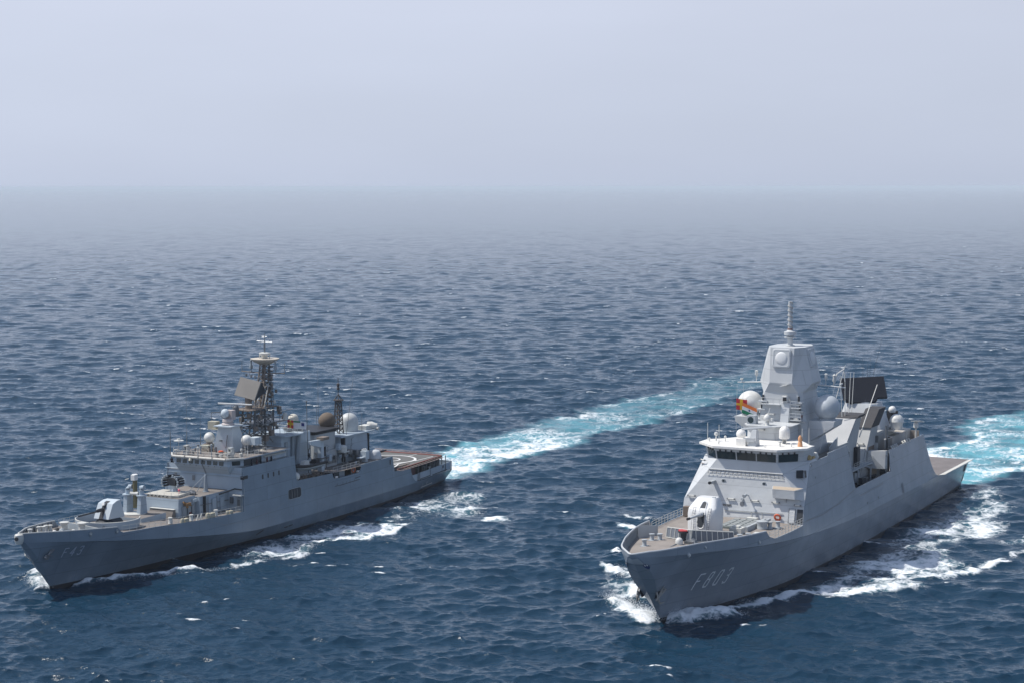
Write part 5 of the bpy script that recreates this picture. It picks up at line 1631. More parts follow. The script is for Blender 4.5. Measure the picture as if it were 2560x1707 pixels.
    for sg in (1, -1):
        an = MB(); a0, z0 = -2.4, 6.0; y = fm.side(a0, z0)
        an.tube([(a0 - .7, sg * (y + .1), z0 - .6), (a0 + 1.3, sg * (y + .5), z0 + .8)], .14, 6)
        for d in (-1, 1): an.tube([(a0 - .4, sg * (y + .15), z0 - .4), (a0 - .3 + .3 * d, sg * (y + .35), z0 + .3 * d), (a0 + .4, sg * (y + .4), z0 + .55 * d)], .16, 6, r1=.05)
        an.lathe((a0 - .5, sg * y, z0 - .6), [(.4, -.1), (.35, .2)], 10, axis=(0, sg, 0))
        an.build('anchor', M_STEEL if sg > 0 else M_PALE, root)
    for a, z in ((3.3, 8.0), (7.9, 7.7)):
        f = MB(); y = fm.side(a, z); f.torus((a, y + .02, z), .26, .1, (0, 1, 0), 14, 6); fo = f.build('fairlead', B_FIT, root, smooth=60)
        f = MB(); f.dome((a, y, z - .04), .18, -.9, 10); f.build('fairlead_roller', M_PALE, fo, smooth=60)
    for a, p in ((.4, -2.4), (1.0, -2.1), (2.3, -2.7), (2.9, -2.4), (-2.4, -1.6), (20, 6.6), (25, 6.9), (31.5, 6.9)):
        b_ = MB(); z = zfd(a) + .15
        b_.lathe((a, p, z), [(.36, 0), (.3, .08), (.28, .75), (.36, .8), (.34, .92)], 12); b_.build('bollard', M_PALE, root, smooth=40)
    for a, p in ((4.6, -1.2), (5.6, 1.3)):
        b_ = MB(); z = zfd(a) + .15; b_.lathe((a, p, z), [(.8, 0), (.8, .1), (.5, .18), (.48, .95), (.66, 1.05), (.7, 1.3), (.5, 1.34)], 16); b_.build('capstan', M_PALE, root, smooth=40)
    for a, p, r, m_ in ((2.4, .2, .48, B_FIT), (.9, .1, .36, M_DOME), (1.6, .9, .3, M_DOME), (3.2, 1.7, .38, M_DOME), (2.4, -.7, .5, M_RUBBER), (3.6, 2.1, .3, M_RUBBER)):
        b_ = MB(); b_.dome((a, p, zfd(a) + .35), r, -.8, 12); b_.tube([(a, p, zfd(a) + .3), (a - 1.2, p - .1, zfd(a - 1.2) + .35)], .1, 5); b_.build('cable_holder', m_, root, smooth=50)
    q = MB(); q.hexa([(-.8, -.6, 8.05), (1.2, -1.2, 7.95), (1.4, -.5, 7.95), (-.6, 0, 8.05), (-.8, -.6, 8.25), (1.2, -1.2, 8.2), (1.4, -.5, 8.2), (-.6, 0, 8.25)]); q.build('hatch', B_DECK, root)
    # breakwater and the round screen about the gun
    q = MB(); q.plate([(5.9, -1.9, 7.6), (6.8, 3.6, 7.5), (6.9, 4.0, 8.0), (6.0, -1.9, 8.75)], (-1, .1, 0), .07); bo = q.build('breakwater', B_GUN, root)
    q = MB(); q.tube([(6.0, -1.9, 8.75), (6.9, 4.0, 8.05)], .06, 5); q.build('breakwater_rail', M_PALE, bo)
    rs = MB(); c0 = (12.7, .4); n_ = 48; P = []
    for i in range(n_ + 1):
        t = math.pi * .72 * (2 * i / n_ - 1) 
        for r_, z in ((4.55, 7.2), (4.7, 8.5), (4.58, 8.5), (4.43, 7.2)):
            P.append((c0[0] - r_ * math.cos(t), c0[1] + r_ * 1.06 * math.sin(t), z))
    rs.add(P, [[4 * i + j, 4 * i + 4 + j, 4 * i + 4 + (j + 1) % 4, 4 * i + (j + 1) % 4] for i in range(n_) for j in range(4)])
    rso = rs.build('gun_screen', B_SUP, root, smooth=30)
    q = MB(); q.tube([(c0[0] - 4.64 * math.cos(t), c0[1] + 4.9 * math.sin(t), 8.53) for t in np.linspace(-math.pi * .72, math.pi * .72, 40)], .08, 5); q.build('screen_rail', M_PALE, rso)
    q = MB(); q.lathe((12.7, .4, 7.3), [(4.45, 0), (4.45, .06)], 40); q.build('gun_deck', B_DECK, rso)
    q = MB(); q.box(8.6, 9.5, 1.2, 3.0, 7.5, 8.15); q.build('deck_locker', B_FIT, root)
    for a, p in ((9.9, .8), (10.6, 2.4)):
        q = MB(); q.box(a, a + .5, p, p + .9, 7.4, 7.75); q.build('marker_block', plain('marker_red', (.6, .16, .13), .6), root)
    # gun
    q = MB(); q.lathe((13.3, .2, 7.36), [(2.1, 0), (2.1, .45), (1.9, .8), (1.5, 1.05)], 26); gb = q.build('gun_base', M_DARK, root, smooth=40)
    gt = MB()
    def gp(a, p, z): return (a + .2, p + .1, z)
    X = dict(fbl=gp(11.3, -1.4, 8.5), fbr=gp(11.3, 1.4, 8.5), ftl=gp(12.4, -1.4, 10.7), ftr=gp(12.4, 1.4, 10.7), rfl=gp(13.5, -1.3, 11.05), rfr=gp(13.5, 1.3, 11.05), rbl=gp(14.4, -1.25, 11.1), rbr=gp(14.4, 1.25, 11.1), bbl=gp(15.3, -1.35, 8.35), bbr=gp(15.3, 1.35, 8.35))
    n = list(X); V_ = [X[k_] for k_ in n]; I = {k_: i for i, k_ in enumerate(n)}
    gt.add(V_, [[I[k_] for k_ in f.split()] for f in ('fbl ftl rfl rbl bbl', 'fbr ftr rfr rbr bbr', 'fbl fbr ftr ftl', 'ftl ftr rfr rfl', 'rfl rfr rbr rbl', 'rbl rbr bbr bbl', 'fbl fbr bbr bbl')])
    gun = gt.build('gun_turret', B_GUN, root)
    q = MB()
    for (a0, z0, a1, z1) in ((11.3, 8.5, 12.4, 10.7), (12.4, 10.7, 13.2, 10.96)):
        q.plate([gp(a0 - .03, -.42, z0 + .02), gp(a0 - .03, .30, z0 + .02), gp(a1 - .03, .30, z1 + .02), gp(a1 - .03, -.42, z1 + .02)], (-1, 0, .3), .03)
    q.build('gun_slot', M_BLACK, gun)
    q = MB(); q.tube([gp(12.1, -.1, 9.9), gp(10.4, -.1, 9.75), gp(6.2, -.1, 9.7)], .15, 10, r1=.1); q.lathe(gp(11.6, -.1, 9.85), [(.28, 0), (.28, .9), (.2, 1.2)], 10, axis=(-1, 0, -.03))
    bo = q.build('gun_barrel', M_BLACK, gun, smooth=50)
    q = MB(); q.lathe(gp(12.2, -.1, 10.6), [(.25, 0), (.25, .3)], 10, axis=(-1, 0, .4)); q.build('gun_sight', M_WHITE, gun)
    # launcher
    q = MB(); q.frus([(17.6, -3.6), (17.6, 2.9), (23.8, 2.9), (23.8, -3.6)], 6.8, None, 7.75, 0, 1); q.build('launcher_deckhouse', [B_SUP, B_DECK], root)
    ml = MB(); ml.lathe((20.9, -1.0, 7.75), [(1.9, 0), (1.9, .12), (1.4, .2)], 24)
    lo = ml.build('missile_launcher', M_PALE, root)
    for p in (-2.35, .35):
        q = MB()
        q.frus([(20.2, p - .36), (20.2, p + .36), (22.0, p + .36), (22.0, p - .36)], 7.8, [(20.5, p - .34), (20.5, p + .34), (21.7, p + .34), (21.7, p - .34)], 10.6)
        q.lathe((21.1, p, 10.6), [(.85, 0), (.85, .14)], 16)
        q.tube([(21.1, p, 10.7), (21.05, p, 11.5), (21.1, p + (.4 if p < 0 else -.1), 11.95), (21.1, p + (.9 if p < 0 else .5), 11.95)], .38, 12)
        q.build('launcher_arm', B_SUP, lo, smooth=40)
    q = MB(); q.tube([(21.2, -1.0, 8.6), (21.2, -1.0, 13.0)], .36, 12); mo = q.build('missile_rail', B_OLIVE, lo, smooth=50)
    q = MB(); q.tube([(21.2, -1.0, 13.0), (21.15, -1.0, 13.9)], .46, 10); q.box(20.6, 21.2, -1.35, -.65, 13.0, 13.8); q.build('rail_cap', M_WHITE, mo)
    q = MB(); q.tube([(21, -1.7, 10.9), (21, -.2, 10.9)], .3, 8); q.tube([(20.8, -1.9, 13.2), (20.8, -2.6, 13.0)], .06, 5); q.build('launcher_axle', M_PALE, lo)
    # deckhouse with the rocket launcher
    hs = MB()
    hs.frus([(25.6, -3.5), (25.6, 3.9), (30.2, 3.9), (30.2, -3.5)], 6.3, [(25.9, -3.4), (25.9, 3.8), (30.2, 3.8), (30.2, -3.4)], 9.55, 0, 1)
    hs.frus([(30.2, -4.2), (30.2, 4.7), (38.2, 4.7), (38.2, -4.2)], 5.9, [(30.3, -4.1), (30.3, 4.6), (38.2, 4.6), (38.2, -4.1)], 9.35, 0, 1)
    ho = hs.build('forward_deckhouse', [B_SUP, B_DECK], root)
    q = MB(); q.frus([(24.4, -1.2), (24.4, 3.4), (25.6, 3.4), (25.6, -1.2)], 6.5, [(25.1, -1.2), (25.1, 3.4), (25.6, 3.4), (25.6, -1.2)], 7.95); lo_ = q.build('ammunition_locker', B_DECK, root)
    q = MB(); q.box(24.95, 25.6, -1.2, 3.45, 7.95, 8.03); q.build('locker_lid', M_PALE, lo_)
    for k_ in range(7):
        q = MB(); q.box(24.35, 24.42, -.9 + k_ * .65, -.75 + k_ * .65, 6.6, 7.0); q.build('locker_clamp', M_PALE, lo_)
    sl = MB(); sl.frus([(26.3, -3.0), (26.3, 2.0), (27.0, 3.0), (31.0, 2.4), (31.0, -3.0)], 9.55, None, 9.95)
    so = sl.build('hatch_slab', plain('slab_cream', (.52, .50, .44), .6), ho)
    for k_ in range(6):
        q = MB(); q.tube([(26.0, -2.4 + k_ * .75, 9.72), (26.6, -2.4 + k_ * .75, 9.86)], .09, 5); q.build('slab_hinge', M_DARK, so)
    rb = MB(); rb.lathe((30.3, -.3, 9.95), [(.75, 0), (.65, .25), (.45, .4), (.4, 1.2)], 16); 
    ro = rb.build('rocket_launcher', B_GUN, root, smooth=40)
    q = MB(); q.box(29.7, 30.8, -.95, .35, 10.9, 12.0); q.tube([(30.2, -1.3, 11.4), (30.2, .7, 11.4)], .4, 8); q.build('launcher_core', M_DARK, ro)
    for k_ in range(12):
        t = math.pi * (-.18 + 1.36 * k_ / 11)
        c_, s_ = math.cos(t), math.sin(t)
        for sg in ((-1, 1) if k_ else (-1, 1)):
            q = MB()
            y, z = -.3 + sg * .35 + 1.05 * c_ * (1 if sg > 0 else 1), 11.45 + 1.0 * s_
            if (c_ > 0) == (sg > 0):
                q.tube([(31.0, y, z - .05), (29.1, y + .18 * c_, z + .12 * s_)], .17, 8); tb = q.build('rocket_tube', M_BLACK if k_ % 4 else B_FIT, ro)
                q = MB(); q.lathe((29.12, y + .18 * c_, z + .12 * s_), [(.20, -.06), (.22, .0), (.16, .1)], 8, axis=(-1, 0, 0)); q.build('tube_mouth', B_FIT, tb)
    q = MB(); q.dome((28.6, 1.9, 10.5), .2, -.9, 10); q.tube([(28.6, 1.9, 9.5), (28.6, 1.9, 10.4)], .05, 5); q.build('warning_lamp', plain('lamp_pink', (.7, .15, .2), .5), root)
    q = MB(); q.lathe((31.5, 2.2, 9.4), [(.7, 0), (.8, .3), (.5, .6), (.1, .7)], 14); q.build('covered_gear', M_STEEL, root, smooth=40)
    q = MB(); q.lathe((34.8, 2.6, 9.35), [(.5, 0), (.5, .12), (.38, .15), (.2, 2.6), (.12, 2.9)], 12); do = q.build('davit', B_FIT, root)
    q = MB()
    for dx in (-1.6, .6): q.tube([(34.8, 2.6, 12.1), (34.0 + dx * .2, 1.0 + dx * .6, 9.4)], .06, 5)
    q.build('davit_stay', B_FIT, do)
    # deckhouse side clutter
    for a, z, da, dz, m_ in ((26.6, 6.8, .8, 1.5, B_FIT), (27.8, 6.6, .7, 1.7, B_FIT), (28.9, 6.6, .6, 1.6, B_FIT), (31.2, 6.4, .35, 2.9, M_BLACK), (33.4, 6.6, 1.0, 2.0, B_SUP), (35.6, 6.5, .9, 2.0, B_SUP), (29.3, 8.6, .9, .5, B_GUN)):
        y = 3.95 if a < 30.2 else 4.7
        q = MB(); q.box(a, a + da, y - .05, y + .3, z, z + dz); q.build('wall_locker', m_, ho)
    q = MB(); q.box(27.0, 28.3, 3.95, 4.5, 8.4, 8.75); q.tube([(26.6, 4.2, 9.0), (28.6, 4.2, 8.2)], .16, 6); q.lathe((27.5, 4.2, 8.0), [(.3, 0), (.25, .6)], 8); q.build('hose_rack', plain('hose_ochre', (.30, .17, .07), .8), ho)
    q = MB(); q.box(28.0, 28.4, 4.0, 4.4, 6.5, 7.2); q.build('hose_reel', plain('reel_dark_red', (.16, .04, .04), .7), ho)
    q = MB(); q.tube([(30.4, 4.78, 8.0), (38, 4.78, 7.7)], .06, 5); q.tube([(32.4, 4.78, 6.2), (32.4, 4.78, 9.1)], .05, 5); q.tube([(34.8, 4.78, 8.9), (34.8, 4.78, 6.8), (35.4, 4.78, 6.8)], .05, 5); q.build('pipe', M_STEEL, ho)
    q = MB(); q.tube([(35.5, 4.75, 9.0), (36.8, 5.2, 9.2), (38.05, 6.0, 9.6), (38.05, 7.4, 9.55)], .12, 6); q.build('hose', M_BLACK, root)
    rl = MB()
    for sg in (1, -1): rl.rail([(a, sg * (fm.side(a, zfd(a)) - .15), zfd(a)) for a in (9, 12, 16, 20, 24, 28, 32, 36, 37.9)], 1.0, 2, 1.6, .022, .035)
    rl.build('guard_rail', M_PALE, root)
    rl = MB(); rl.rail([(26, -3.2, 9.55), (26, 3.7, 9.55), (30.2, 3.7, 9.55)], .95, 2, 1.3, .02, .03); rl.build('guard_rail', M_PALE, root)
    for a, p, s_ in ((29, 7.1, 1), (34.2, 7.2, .7), (22.5, 7.0, .8), (15, -6.4, .9)):
        q = MB(); q.lathe((a, p, zfd(a)), [(.35 * s_, 0), (.4 * s_, .4 * s_), (.25 * s_, .8 * s_), (.05, .9 * s_)], 10); q.box(a + .4, a + 1.2 * s_ + .4, p - .3, p + .3, zfd(a), zfd(a) + .7 * s_); q.build('covered_gear', plain('cover_khaki', (.45, .42, .32), .8), root, smooth=40)
    q = MB()
    for a in (26.2, 27.1): q.tube([(a, 7.0, 6.4), (a + .3, 7.1, 7.3), (a + .6, 7.0, 6.5)], .09, 5)
    q.build('fender_frame', M_PALE, root)
    # ---- bridge superstructure
    sp = MB()
    F0 = 38.1
    sp.poly([(F0, -8.0, 5.9), (F0, 8.0, 5.9), (F0 - .1, 7.95, 9.2), (F0 + .1, 7.55, 13.1), (F0 + .1, -7.55, 13.1), (F0 - .1, -7.95, 9.2)])
    sp.poly([(F0 + .1, -7.5, 13.0), (F0 + .1, 7.5, 13.0), (40, 7.5, 13.0), (40, -7.5, 13.0)]) if False else None
    sp.box(53.4, 53.6, -7.5, 7.5, 7, 12.2)
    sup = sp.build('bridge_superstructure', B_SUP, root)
    wh = MB()
    b0 = [(38.2, -4.9), (38.2, 5.0), (41.0, 6.0), (52, 6.0), (52, -6.0), (41.0, -6.0)]
    b1 = [(37.0, -5.3), (37.0, 5.3), (39.3, 6.9), (52, 6.9), (52, -6.9), (39.3, -6.9)]
    b2 = [(37.1, -5.2), (37.1, 5.2), (39.3, 6.8), (52, 6.6), (52, -6.6), (39.3, -6.8)]
    wh.frus(b0, 11.75, b1, 13.3); wh.frus(b1, 13.3, b2, 14.35)
    who = wh.build('wheelhouse', B_SUP, root)
    wins = [(-4.78 + i * 1.215, -4.78 + i * 1.215 + .85) for i in range(8)]
    for p0, p1 in wins:
        q = MB(); q.plate([(36.99, p0, 13.42), (36.99, p1, 13.42), (37.05, p1, 14.08), (37.05, p0, 14.08)], (-1, 0, 0), .03); wo = q.build('window', B_WIN, who)
        q = MB(); q.tube([(36.9, (p0 + p1) / 2, 13.22), (36.75, (p0 + p1) / 2, 13.2)], .07, 5); q.build('wiper_motor', M_STEEL, wo)
    for sg in (1, -1):
        q = MB()
        pts = lambda t, z: (37.0 + 2.3 * t - .02, sg * (5.3 + 1.6 * t + .03), z)
        q.plate([pts(.3, 13.42), pts(.8, 13.42), pts(.8, 14.1), pts(.3, 14.1)], (-.55, .8 * sg, 0), .03); q.build('window', B_WIN, who)
        q = MB(); q.box(39.5, 44.5, sg * 6.85, sg * 6.95, 13.2, 14.2); q.build('wing_opening', M_DARK, who)
    rf = MB()
    rp = [(36.7, -5.4), (36.7, 5.4), (39.0, 7.2), (53, 7.0), (53, -7.0), (39.0, -7.2)]
    rf.frus(rp, 14.35, None, 14.5, 0, 1)
    rf.build('bridge_roof', [B_SUP, B_DECK], root)
    cv = MB()          # rolled canvas along the roof edge
    for p0, p1 in ((-5.3, -2.9), (-2.6, -.2), (.1, 2.6), (2.9, 5.3)):
        cv.tube([(36.6, p0, 14.5), (36.6, p1, 14.5)], .21, 8)
    cv.build('canvas_roll', plain('canvas_cream', (.62, .60, .54), .8), root, smooth=50)
    q = MB(); q.tube([(39, 7.2, 14.5), (36.7, 5.4, 14.5)], .2, 8); q.tube([(39, -7.2, 14.5), (36.7, -5.4, 14.5)], .2, 8); q.build('canvas_roll', plain('canvas_grey', (.5, .5, .47), .8), root, smooth=50)
    q = MB(); q.lathe((36.6, -1.7, 14.15), [(.28, -.2), (.22, .2), (.1, .35)], 10); q.build('bell', plain('bell_cream', (.8, .74, .58), .4), root, smooth=40)
    for p, z, w, h in ((-2.4, 10.9, .5, .85), (-6.0, 11.1, .4, .8)):
        q = MB(); q.plate([(F0 - .1, p, z - h / 2), (F0 - .1, p + w, z - h / 2), (F0 - .08, p + w, z + h / 2), (F0 - .08, p, z + h / 2)], (-1, 0, 0), .05); q.build('wall_vent', M_STEEL, root)
    q = MB(); q.plate([(F0 - .06, 7.2, 11.2), (F0 - .06, 7.85, 11.2), (F0 - .06, 7.8, 11.75), (F0 - .06, 7.2, 11.75)], (-1, 0, 0), .06); fm.patch(q, 38.05, 39.5, 11.2, 11.75, .05); q.build('corner_port', M_BLACK, root)
    q = MB(); q.tube([(F0 - .15, .4, 9.4), (F0 - .15, .4, 11.8), (37.0, .4, 13.3), (36.9, .4, 14.3)], .06, 5); q.build('pipe', M_STEEL, root)
    q = MB()
    for z, w in ((11.55, 7.7), (12.5, 7.6)): q.box(F0 - .12, F0 + .1, -w, w, z, z + .07) if z < 12 else q.box(F0 - .06, F0 + .1, 5.2, w, z, z + .05)
    q.tube([(F0 - .5, -7.6, 12.3), (F0 - .5, -4.6, 12.35)], .05, 4); q.build('ledge', B_SUP, root)
    q = MB(); q.plate([(F0 - .12, 6.5, 6.1), (F0 - .12, 7.3, 6.1), (F0 - .1, 7.3, 8.2), (F0 - .1, 6.5, 8.2)], (-1, 0, 0), .12); dd = q.build('steel_door', B_FIT, root)
    q = MB(); q.box(F0 - .9, F0, 6.1, 7.8, 8.6, 8.75); q.build('door_hood', M_PALE, dd)
    q = MB(); q.plate([(F0 - .28, 6.65, 6.9), (F0 - .28, 7.15, 6.9), (F0 - .28, 7.15, 7.9), (F0 - .28, 6.65, 7.9)], (-1, 0, 0), .04); q.build('door_panel', M_STEEL, dd)
    q = MB(); q.box(F0 - .35, F0, 5.2, 5.7, 7.2, 8.2); q.build('wall_locker', M_STEEL, root)
    for a in (43.6, 45.2, 46.8, 48.4):
        q = MB(); fm.patch(q, a, a + .38, 10.5, 11.25, .04); q.build('side_slit', M_BLACK, root)
    # side opening with rounded corners, with its grille posts
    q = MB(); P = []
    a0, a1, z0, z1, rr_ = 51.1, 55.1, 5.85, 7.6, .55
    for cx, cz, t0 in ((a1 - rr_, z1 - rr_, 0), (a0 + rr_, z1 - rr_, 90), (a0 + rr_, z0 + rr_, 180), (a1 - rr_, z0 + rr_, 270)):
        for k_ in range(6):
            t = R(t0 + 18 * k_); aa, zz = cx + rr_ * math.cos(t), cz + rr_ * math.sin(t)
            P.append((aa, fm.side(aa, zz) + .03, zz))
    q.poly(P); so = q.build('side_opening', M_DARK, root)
    q = MB(); P.append(P[0]); q.tube(P, .07, 5); q.build('opening_rim', B_FIT, so)
    for a in (52.2, 53.0, 53.8):
        q = MB(); q.tube([(a, fm.side(a, 6) + .06, 6.0), (a, fm.side(a, 7.3) + .06, 7.4)], .07, 5); q.build('opening_post', M_STEEL, so)
    q = MB()
    fm.stroke(q, [(67.4, 5.95), (74.4, 6.05)], .10, .03)
    for a in (66.3, 66.8, 68.6, 69.8, 71.0, 72.6, 73.4): fm.stroke(q, [(a, 6.0), (a, 6.4)], .07, .03); 
    fm.stroke(q, [(72.8, 6.5), (74.6, 6.55)], .12, .03); fm.stroke(q, [(65.9, 6.0), (67.2, 6.0)], .08, .03)
    q.build('ladder_hooks', M_BLACK, root)
    q = MB(); fm.stroke(q, [(50.4, 1.25), (51.2, 1.25)], .22, .03); fm.stroke(q, [(51.6, 1.3), (52.6, 1.35)], .2, .03); fm.stroke(q, [(42.4, 1.4), (43.6, 1.9)], .3, .03); q.build('discharge_port', M_BLACK, root)
    q = MB(); fm.patch(q, 85.4, 85.8, 7.2, 8.1, .04); q.build('side_slit', M_BLACK, root)
    q = MB(); fm.stroke(q, [(28, 6.0), (33, 4.6), (39, 4.3), (45, 4.7), (50, 5.6)], .04, .03); q.build('hanging_line', M_STEEL, root)
    q = MB(); fm.stroke(q, [(98.6, .95), (103.6, 1.05)], .18, .25); fm.stroke(q, [(99.2, 1.0), (99.2, 1.5)], .1, .15); fm.stroke(q, [(101, 1.05), (101, 1.7)], .1, .15); q.build('stern_step', M_PALE, root)
    # ---- bridge-roof equipment and tracker tower
    tw = MB()
    tw.frus([(44.2, -2.6), (44.2, 1.55), (47.6, 2.0), (48.2, -3.0)], 14.5, [(43.9, -1.25), (43.9, 1.35), (46.3, 1.3), (46.3, -1.3)], 18.75)
    tw.box(43.2, 46.9, -1.75, 1.75, 18.75, 18.95)
    two = tw.build('tracker_tower', B_GUN, root)
    q = MB(); q.lathe((44.9, 0, 18.95), [(1.05, 0), (1.1, .2), (.9, .35), (.8, .5), (.95, .6), (.9, .95), (.6, 1.1)], 18); q.box(44.9, 46.0, -.5, .8, 19.8, 21.4); tr = q.build('tracking_radar', plain('tracker_pinkish', (.5, .44, .42), .6), two, smooth=35)
    q = MB(); q.lathe((44.7, -.25, 20.9), [(.76, 0), (.76, .3), (.68, .5), (.47, .7), (.2, .8), (.05, .82)], 24, axis=(-1, -.25, .1)); q.build('tracker_dish', B_GUN, tr, smooth=60)
    q = MB(); q.plate([(43.9, .2, 15.2), (43.85, .35, 15.2), (43.75, .75, 17.4), (43.8, .6, 17.4)], (-1, 0, 0), .1); q.build('tower_strip', M_STEEL, two)
    q = MB(); q.box(43.5, 44.1, -.9, -.6, 16.3, 16.5); q.build('tower_lug', M_STEEL, two)
    q = MB(); q.lathe((43.2, -.3, 14.5), [(.4, 0), (.45, .25), (.1, .35)], 10); q.build('orange_case', M_ORANGE, root)
    for p in (-3.75, 3.8):
        q = MB(); q.dome((44.8, p, 16.6), .92, -.93, 26); do = q.build('radome', M_DOME, root, smooth=40)
        if p > 0:
            q = MB(); q.frus([(44.6, 4.3), (46.5, 4.3), (46.5, 5.6), (44.6, 5.6)], 15.9, None, 17.1); q.build('radome_drive', B_GUN, do)
        q = MB(); a_, p_ = (42.6, -2.6) if p < 0 else (44.8, 3.9)
        q.truss((a_, p_, 14.5), (44.4 if p < 0 else 44.8, p, 15.6), .8, .5, 3, .07, .05); q.lathe((44.7, p, 15.45), [(.7, 0), (.5, .4)], 12); q.build('radome_stand', B_RUST if p < 0 else B_MAST, do)
    q = MB(); q.box(44.6, 46.3, -3.2, -1.6, 18.0, 18.15); q.box(45, 46.2, -4.2, -2.6, 18.0, 19.3); q.build('equipment_rack', plain('rack_khaki', (.42, .4, .32), .8), root)
    bits = [(38.2, -5.8, .3, .9), (38.4, -4.3, .25, 1.2), (39.2, -3.0, .3, .8), (38.0, -1.2, .2, 1.6), (38.2, 1.4, .18, 2.2), (38.7, 2.2, .35, .6), (38.6, 3.0, .3, .5), (39.5, 4.4, .35, 1.7), (38.0, 5.0, .2, .7), (40.5, 5.6, .3, .6), (41, -5.5, .4, 1.0), (42, -5.9, .3, .8), (41.5, 5.1, .25, 1.2)]
    for i, (a, p, r, h) in enumerate(bits):
        q = MB(); q.lathe((a, p, 14.5), [(r * .6, 0), (r * .5, h * .6), (r, h * .7), (r, h * .95), (r * .3, h)], 9); q.build('roof_fitting', (M_PALE, B_FIT, M_STEEL)[i % 3], root, smooth=40)
    for a, p in ((38.3, -4.4), (39.0, 4.0)):
        q = MB(); q.box(a, a + .7, p, p + .8, 14.5, 15.0); q.box(a, a + .7, p, p + .15, 15, 16.0); q.box(a, a + .7, p + .65, p + .8, 15, 16.0); q.box(a, a + .7, p, p + .8, 15.9, 16.1); q.build('signal_frame', M_PALE, root)
    q = MB(); q.tube([(38.6, -5.5, 14.5), (38.6, -5.5, 16.7)], .05, 5); q.lathe((38.6, -5.5, 16.6), [(.2, 0), (.85, .1), (.85, .2), (.3, .25), (.25, .5)], 14); q.build('disc_antenna', M_PALE, root)
    rl = MB(); rl.rail([(52.5, -6.8, 14.5), (39.1, -7.0, 14.5), (37.0, -5.3, 14.5), (37.0, 5.3, 14.5), (39.1, 7.0, 14.5), (46, 6.9, 14.5)], .95, 2, 1.2, .02, .03); rl.build('guard_rail', M_PALE, root)
    q = MB(); q.frus([(43, -4.4), (43, -2.8), (46, -2.8), (46, -4.4)], 14.5, None, 15.5); q.build('roof_cabinet', plain('cabinet_khaki', (.45, .45, .38), .7), root)
    q = MB(); q.plate([(45.2, 4.0, 14.55), (45.2, 7.2, 13.95), (51.6, 7.2, 13.95), (51.6, 4.0, 14.55)], (0, 0, 1), .06); ao = q.build('awning', plain('awning_beige', (.52, .49, .42), .85), root)
    q = MB()
    for a in (45.4, 48.4, 51.4): q.tube([(a, 7.1, 12.4), (a, 7.1, 14)], .04, 5)
    q.build('awning_pole', M_PALE, ao)
    q = MB(); q.lathe((52.2, 5.8, 13.4), [(.9, -.5), (1.0, 0), (.9, .5)], 16, axis=(.4, 1, 0)); q.box(51.8, 53.2, 5, 6.6, 12.1, 13.0); q.build('searchlight', B_FIT, root, smooth=40)
    for a, p, h in ((37.8, -6.6, 12.5), (41.0, -5.6, 11.5), (44, -5.0, 9), (43.0, 4.2, 4.8), (40.6, 5.8, 4.6), (41.6, 6.2, 3.0), (42.6, 5.0, 3.6), (46, 5.6, 4.2)):
        q = MB(); q.tube([(a, p, 14.5), (a, p, 14.5 + h)], .035, 5, r1=.015); q.tube([(a, p, 14.5), (a, p, 14.5 + h * .3)], .07, 5); q.build('whip_antenna', B_MAST if h > 3.8 else M_PALE, root)
    # ---- main lattice mast
    ms = MB()
    ms.truss((51.5, 0, 14.5), (52.6, 0, 20.9), 1.75, 1.25, 4, .15, .09)
    ms.truss((55.4, 0, 14.5), (55.6, 0, 21), 1.3, 1.1, 4, .15, .09)
    ms.tube([(50.2, -1.6, 14.5), (51.0, -1.2, 20.9)], .14, 6); ms.tube([(50.2, 1.6, 14.5), (51.0, 1.2, 20.9)], .14, 6)
    mo = ms.build('lattice_mast', B_MAST, root)
    q = MB(); q.box(48.6, 57.4, -1.9, 1.9, 20.85, 21.0); q.rail([(48.6, 1.9, 21), (48.6, -1.9, 21), (57.4, -1.9, 21)], .9, 2, 1.1); q.rail([(48.6, 1.9, 21), (57.4, 1.9, 21)], .9, 2, 1.1); q.build('mast_platform', B_RUST, mo)
    q = MB(); q.box(46.6, 50.2, -2.6, -.2, 20.0, 20.15); q.rail([(46.6, -2.6, 20.1), (46.6, -.2, 20.1)], .9, 2, 1.0); q.tube([(46.6, -2.4, 20), (48.5, -1.5, 17.5)], .07, 5); q.tube([(46.6, -4.6, 20.6), (49, -2.0, 20.6)], .08, 5); q.tube([(46.6, -4.6, 20.6), (46.6, -4.6, 18.4)], .05, 5); q.build('mast_platform', B_MAST, mo)
    q = MB(); q.box(51.5, 60, -2.4, 2.4, 18.2, 18.35); q.tube([(52, 2.4, 18.4), (60.5, 2.6, 18.4)], .09, 5); q.tube([(52, 2.4, 19.4), (60.5, 2.6, 19.0)], .08, 5); q.truss((54, 2.4, 18.4), (54.2, 2.4, 20.6), .4, .4, 2, .05, .04); q.build('mast_gallery', M_STEEL, mo)
    q = MB()
    for i, (a, p, z, s_) in enumerate(((52.6, 2.6, 17.2, .5), (53.6, 2.2, 16.2, .6), (54.6, 2.5, 17.8, .4), (50.6, 2.2, 19.3, .4), (51, -2.0, 18.6, .5), (56.4, 2.2, 19.6, .5), (49.2, .8, 19.6, .5), (57.4, 1.4, 20.0, .5), (49.6, 1.9, 17.5, .45), (52.4, 1.9, 15.4, .6))):
        q.box(a, a + s_ * 1.5, p, p + s_, z, z + s_ * 1.6)
    q.build('mast_equipment', B_RUST, mo)
    q = MB()
    for a, p in ((50.6, 2.2), (52.0, 2.1), (53.4, 1.9), (57.5, 2.0), (58.6, -1.0)): q.tube([(a, p, 14.4), (a + .3, p - .3, 20.6)], .05, 5)
    q.tube([(50, 2.6, 15.0), (54.5, 1.6, 19.5)], .07, 5); q.tube([(54.5, 2.6, 15.0), (50.5, 1.6, 19.5)], .07, 5); q.build('mast_cable', M_STEEL, mo)
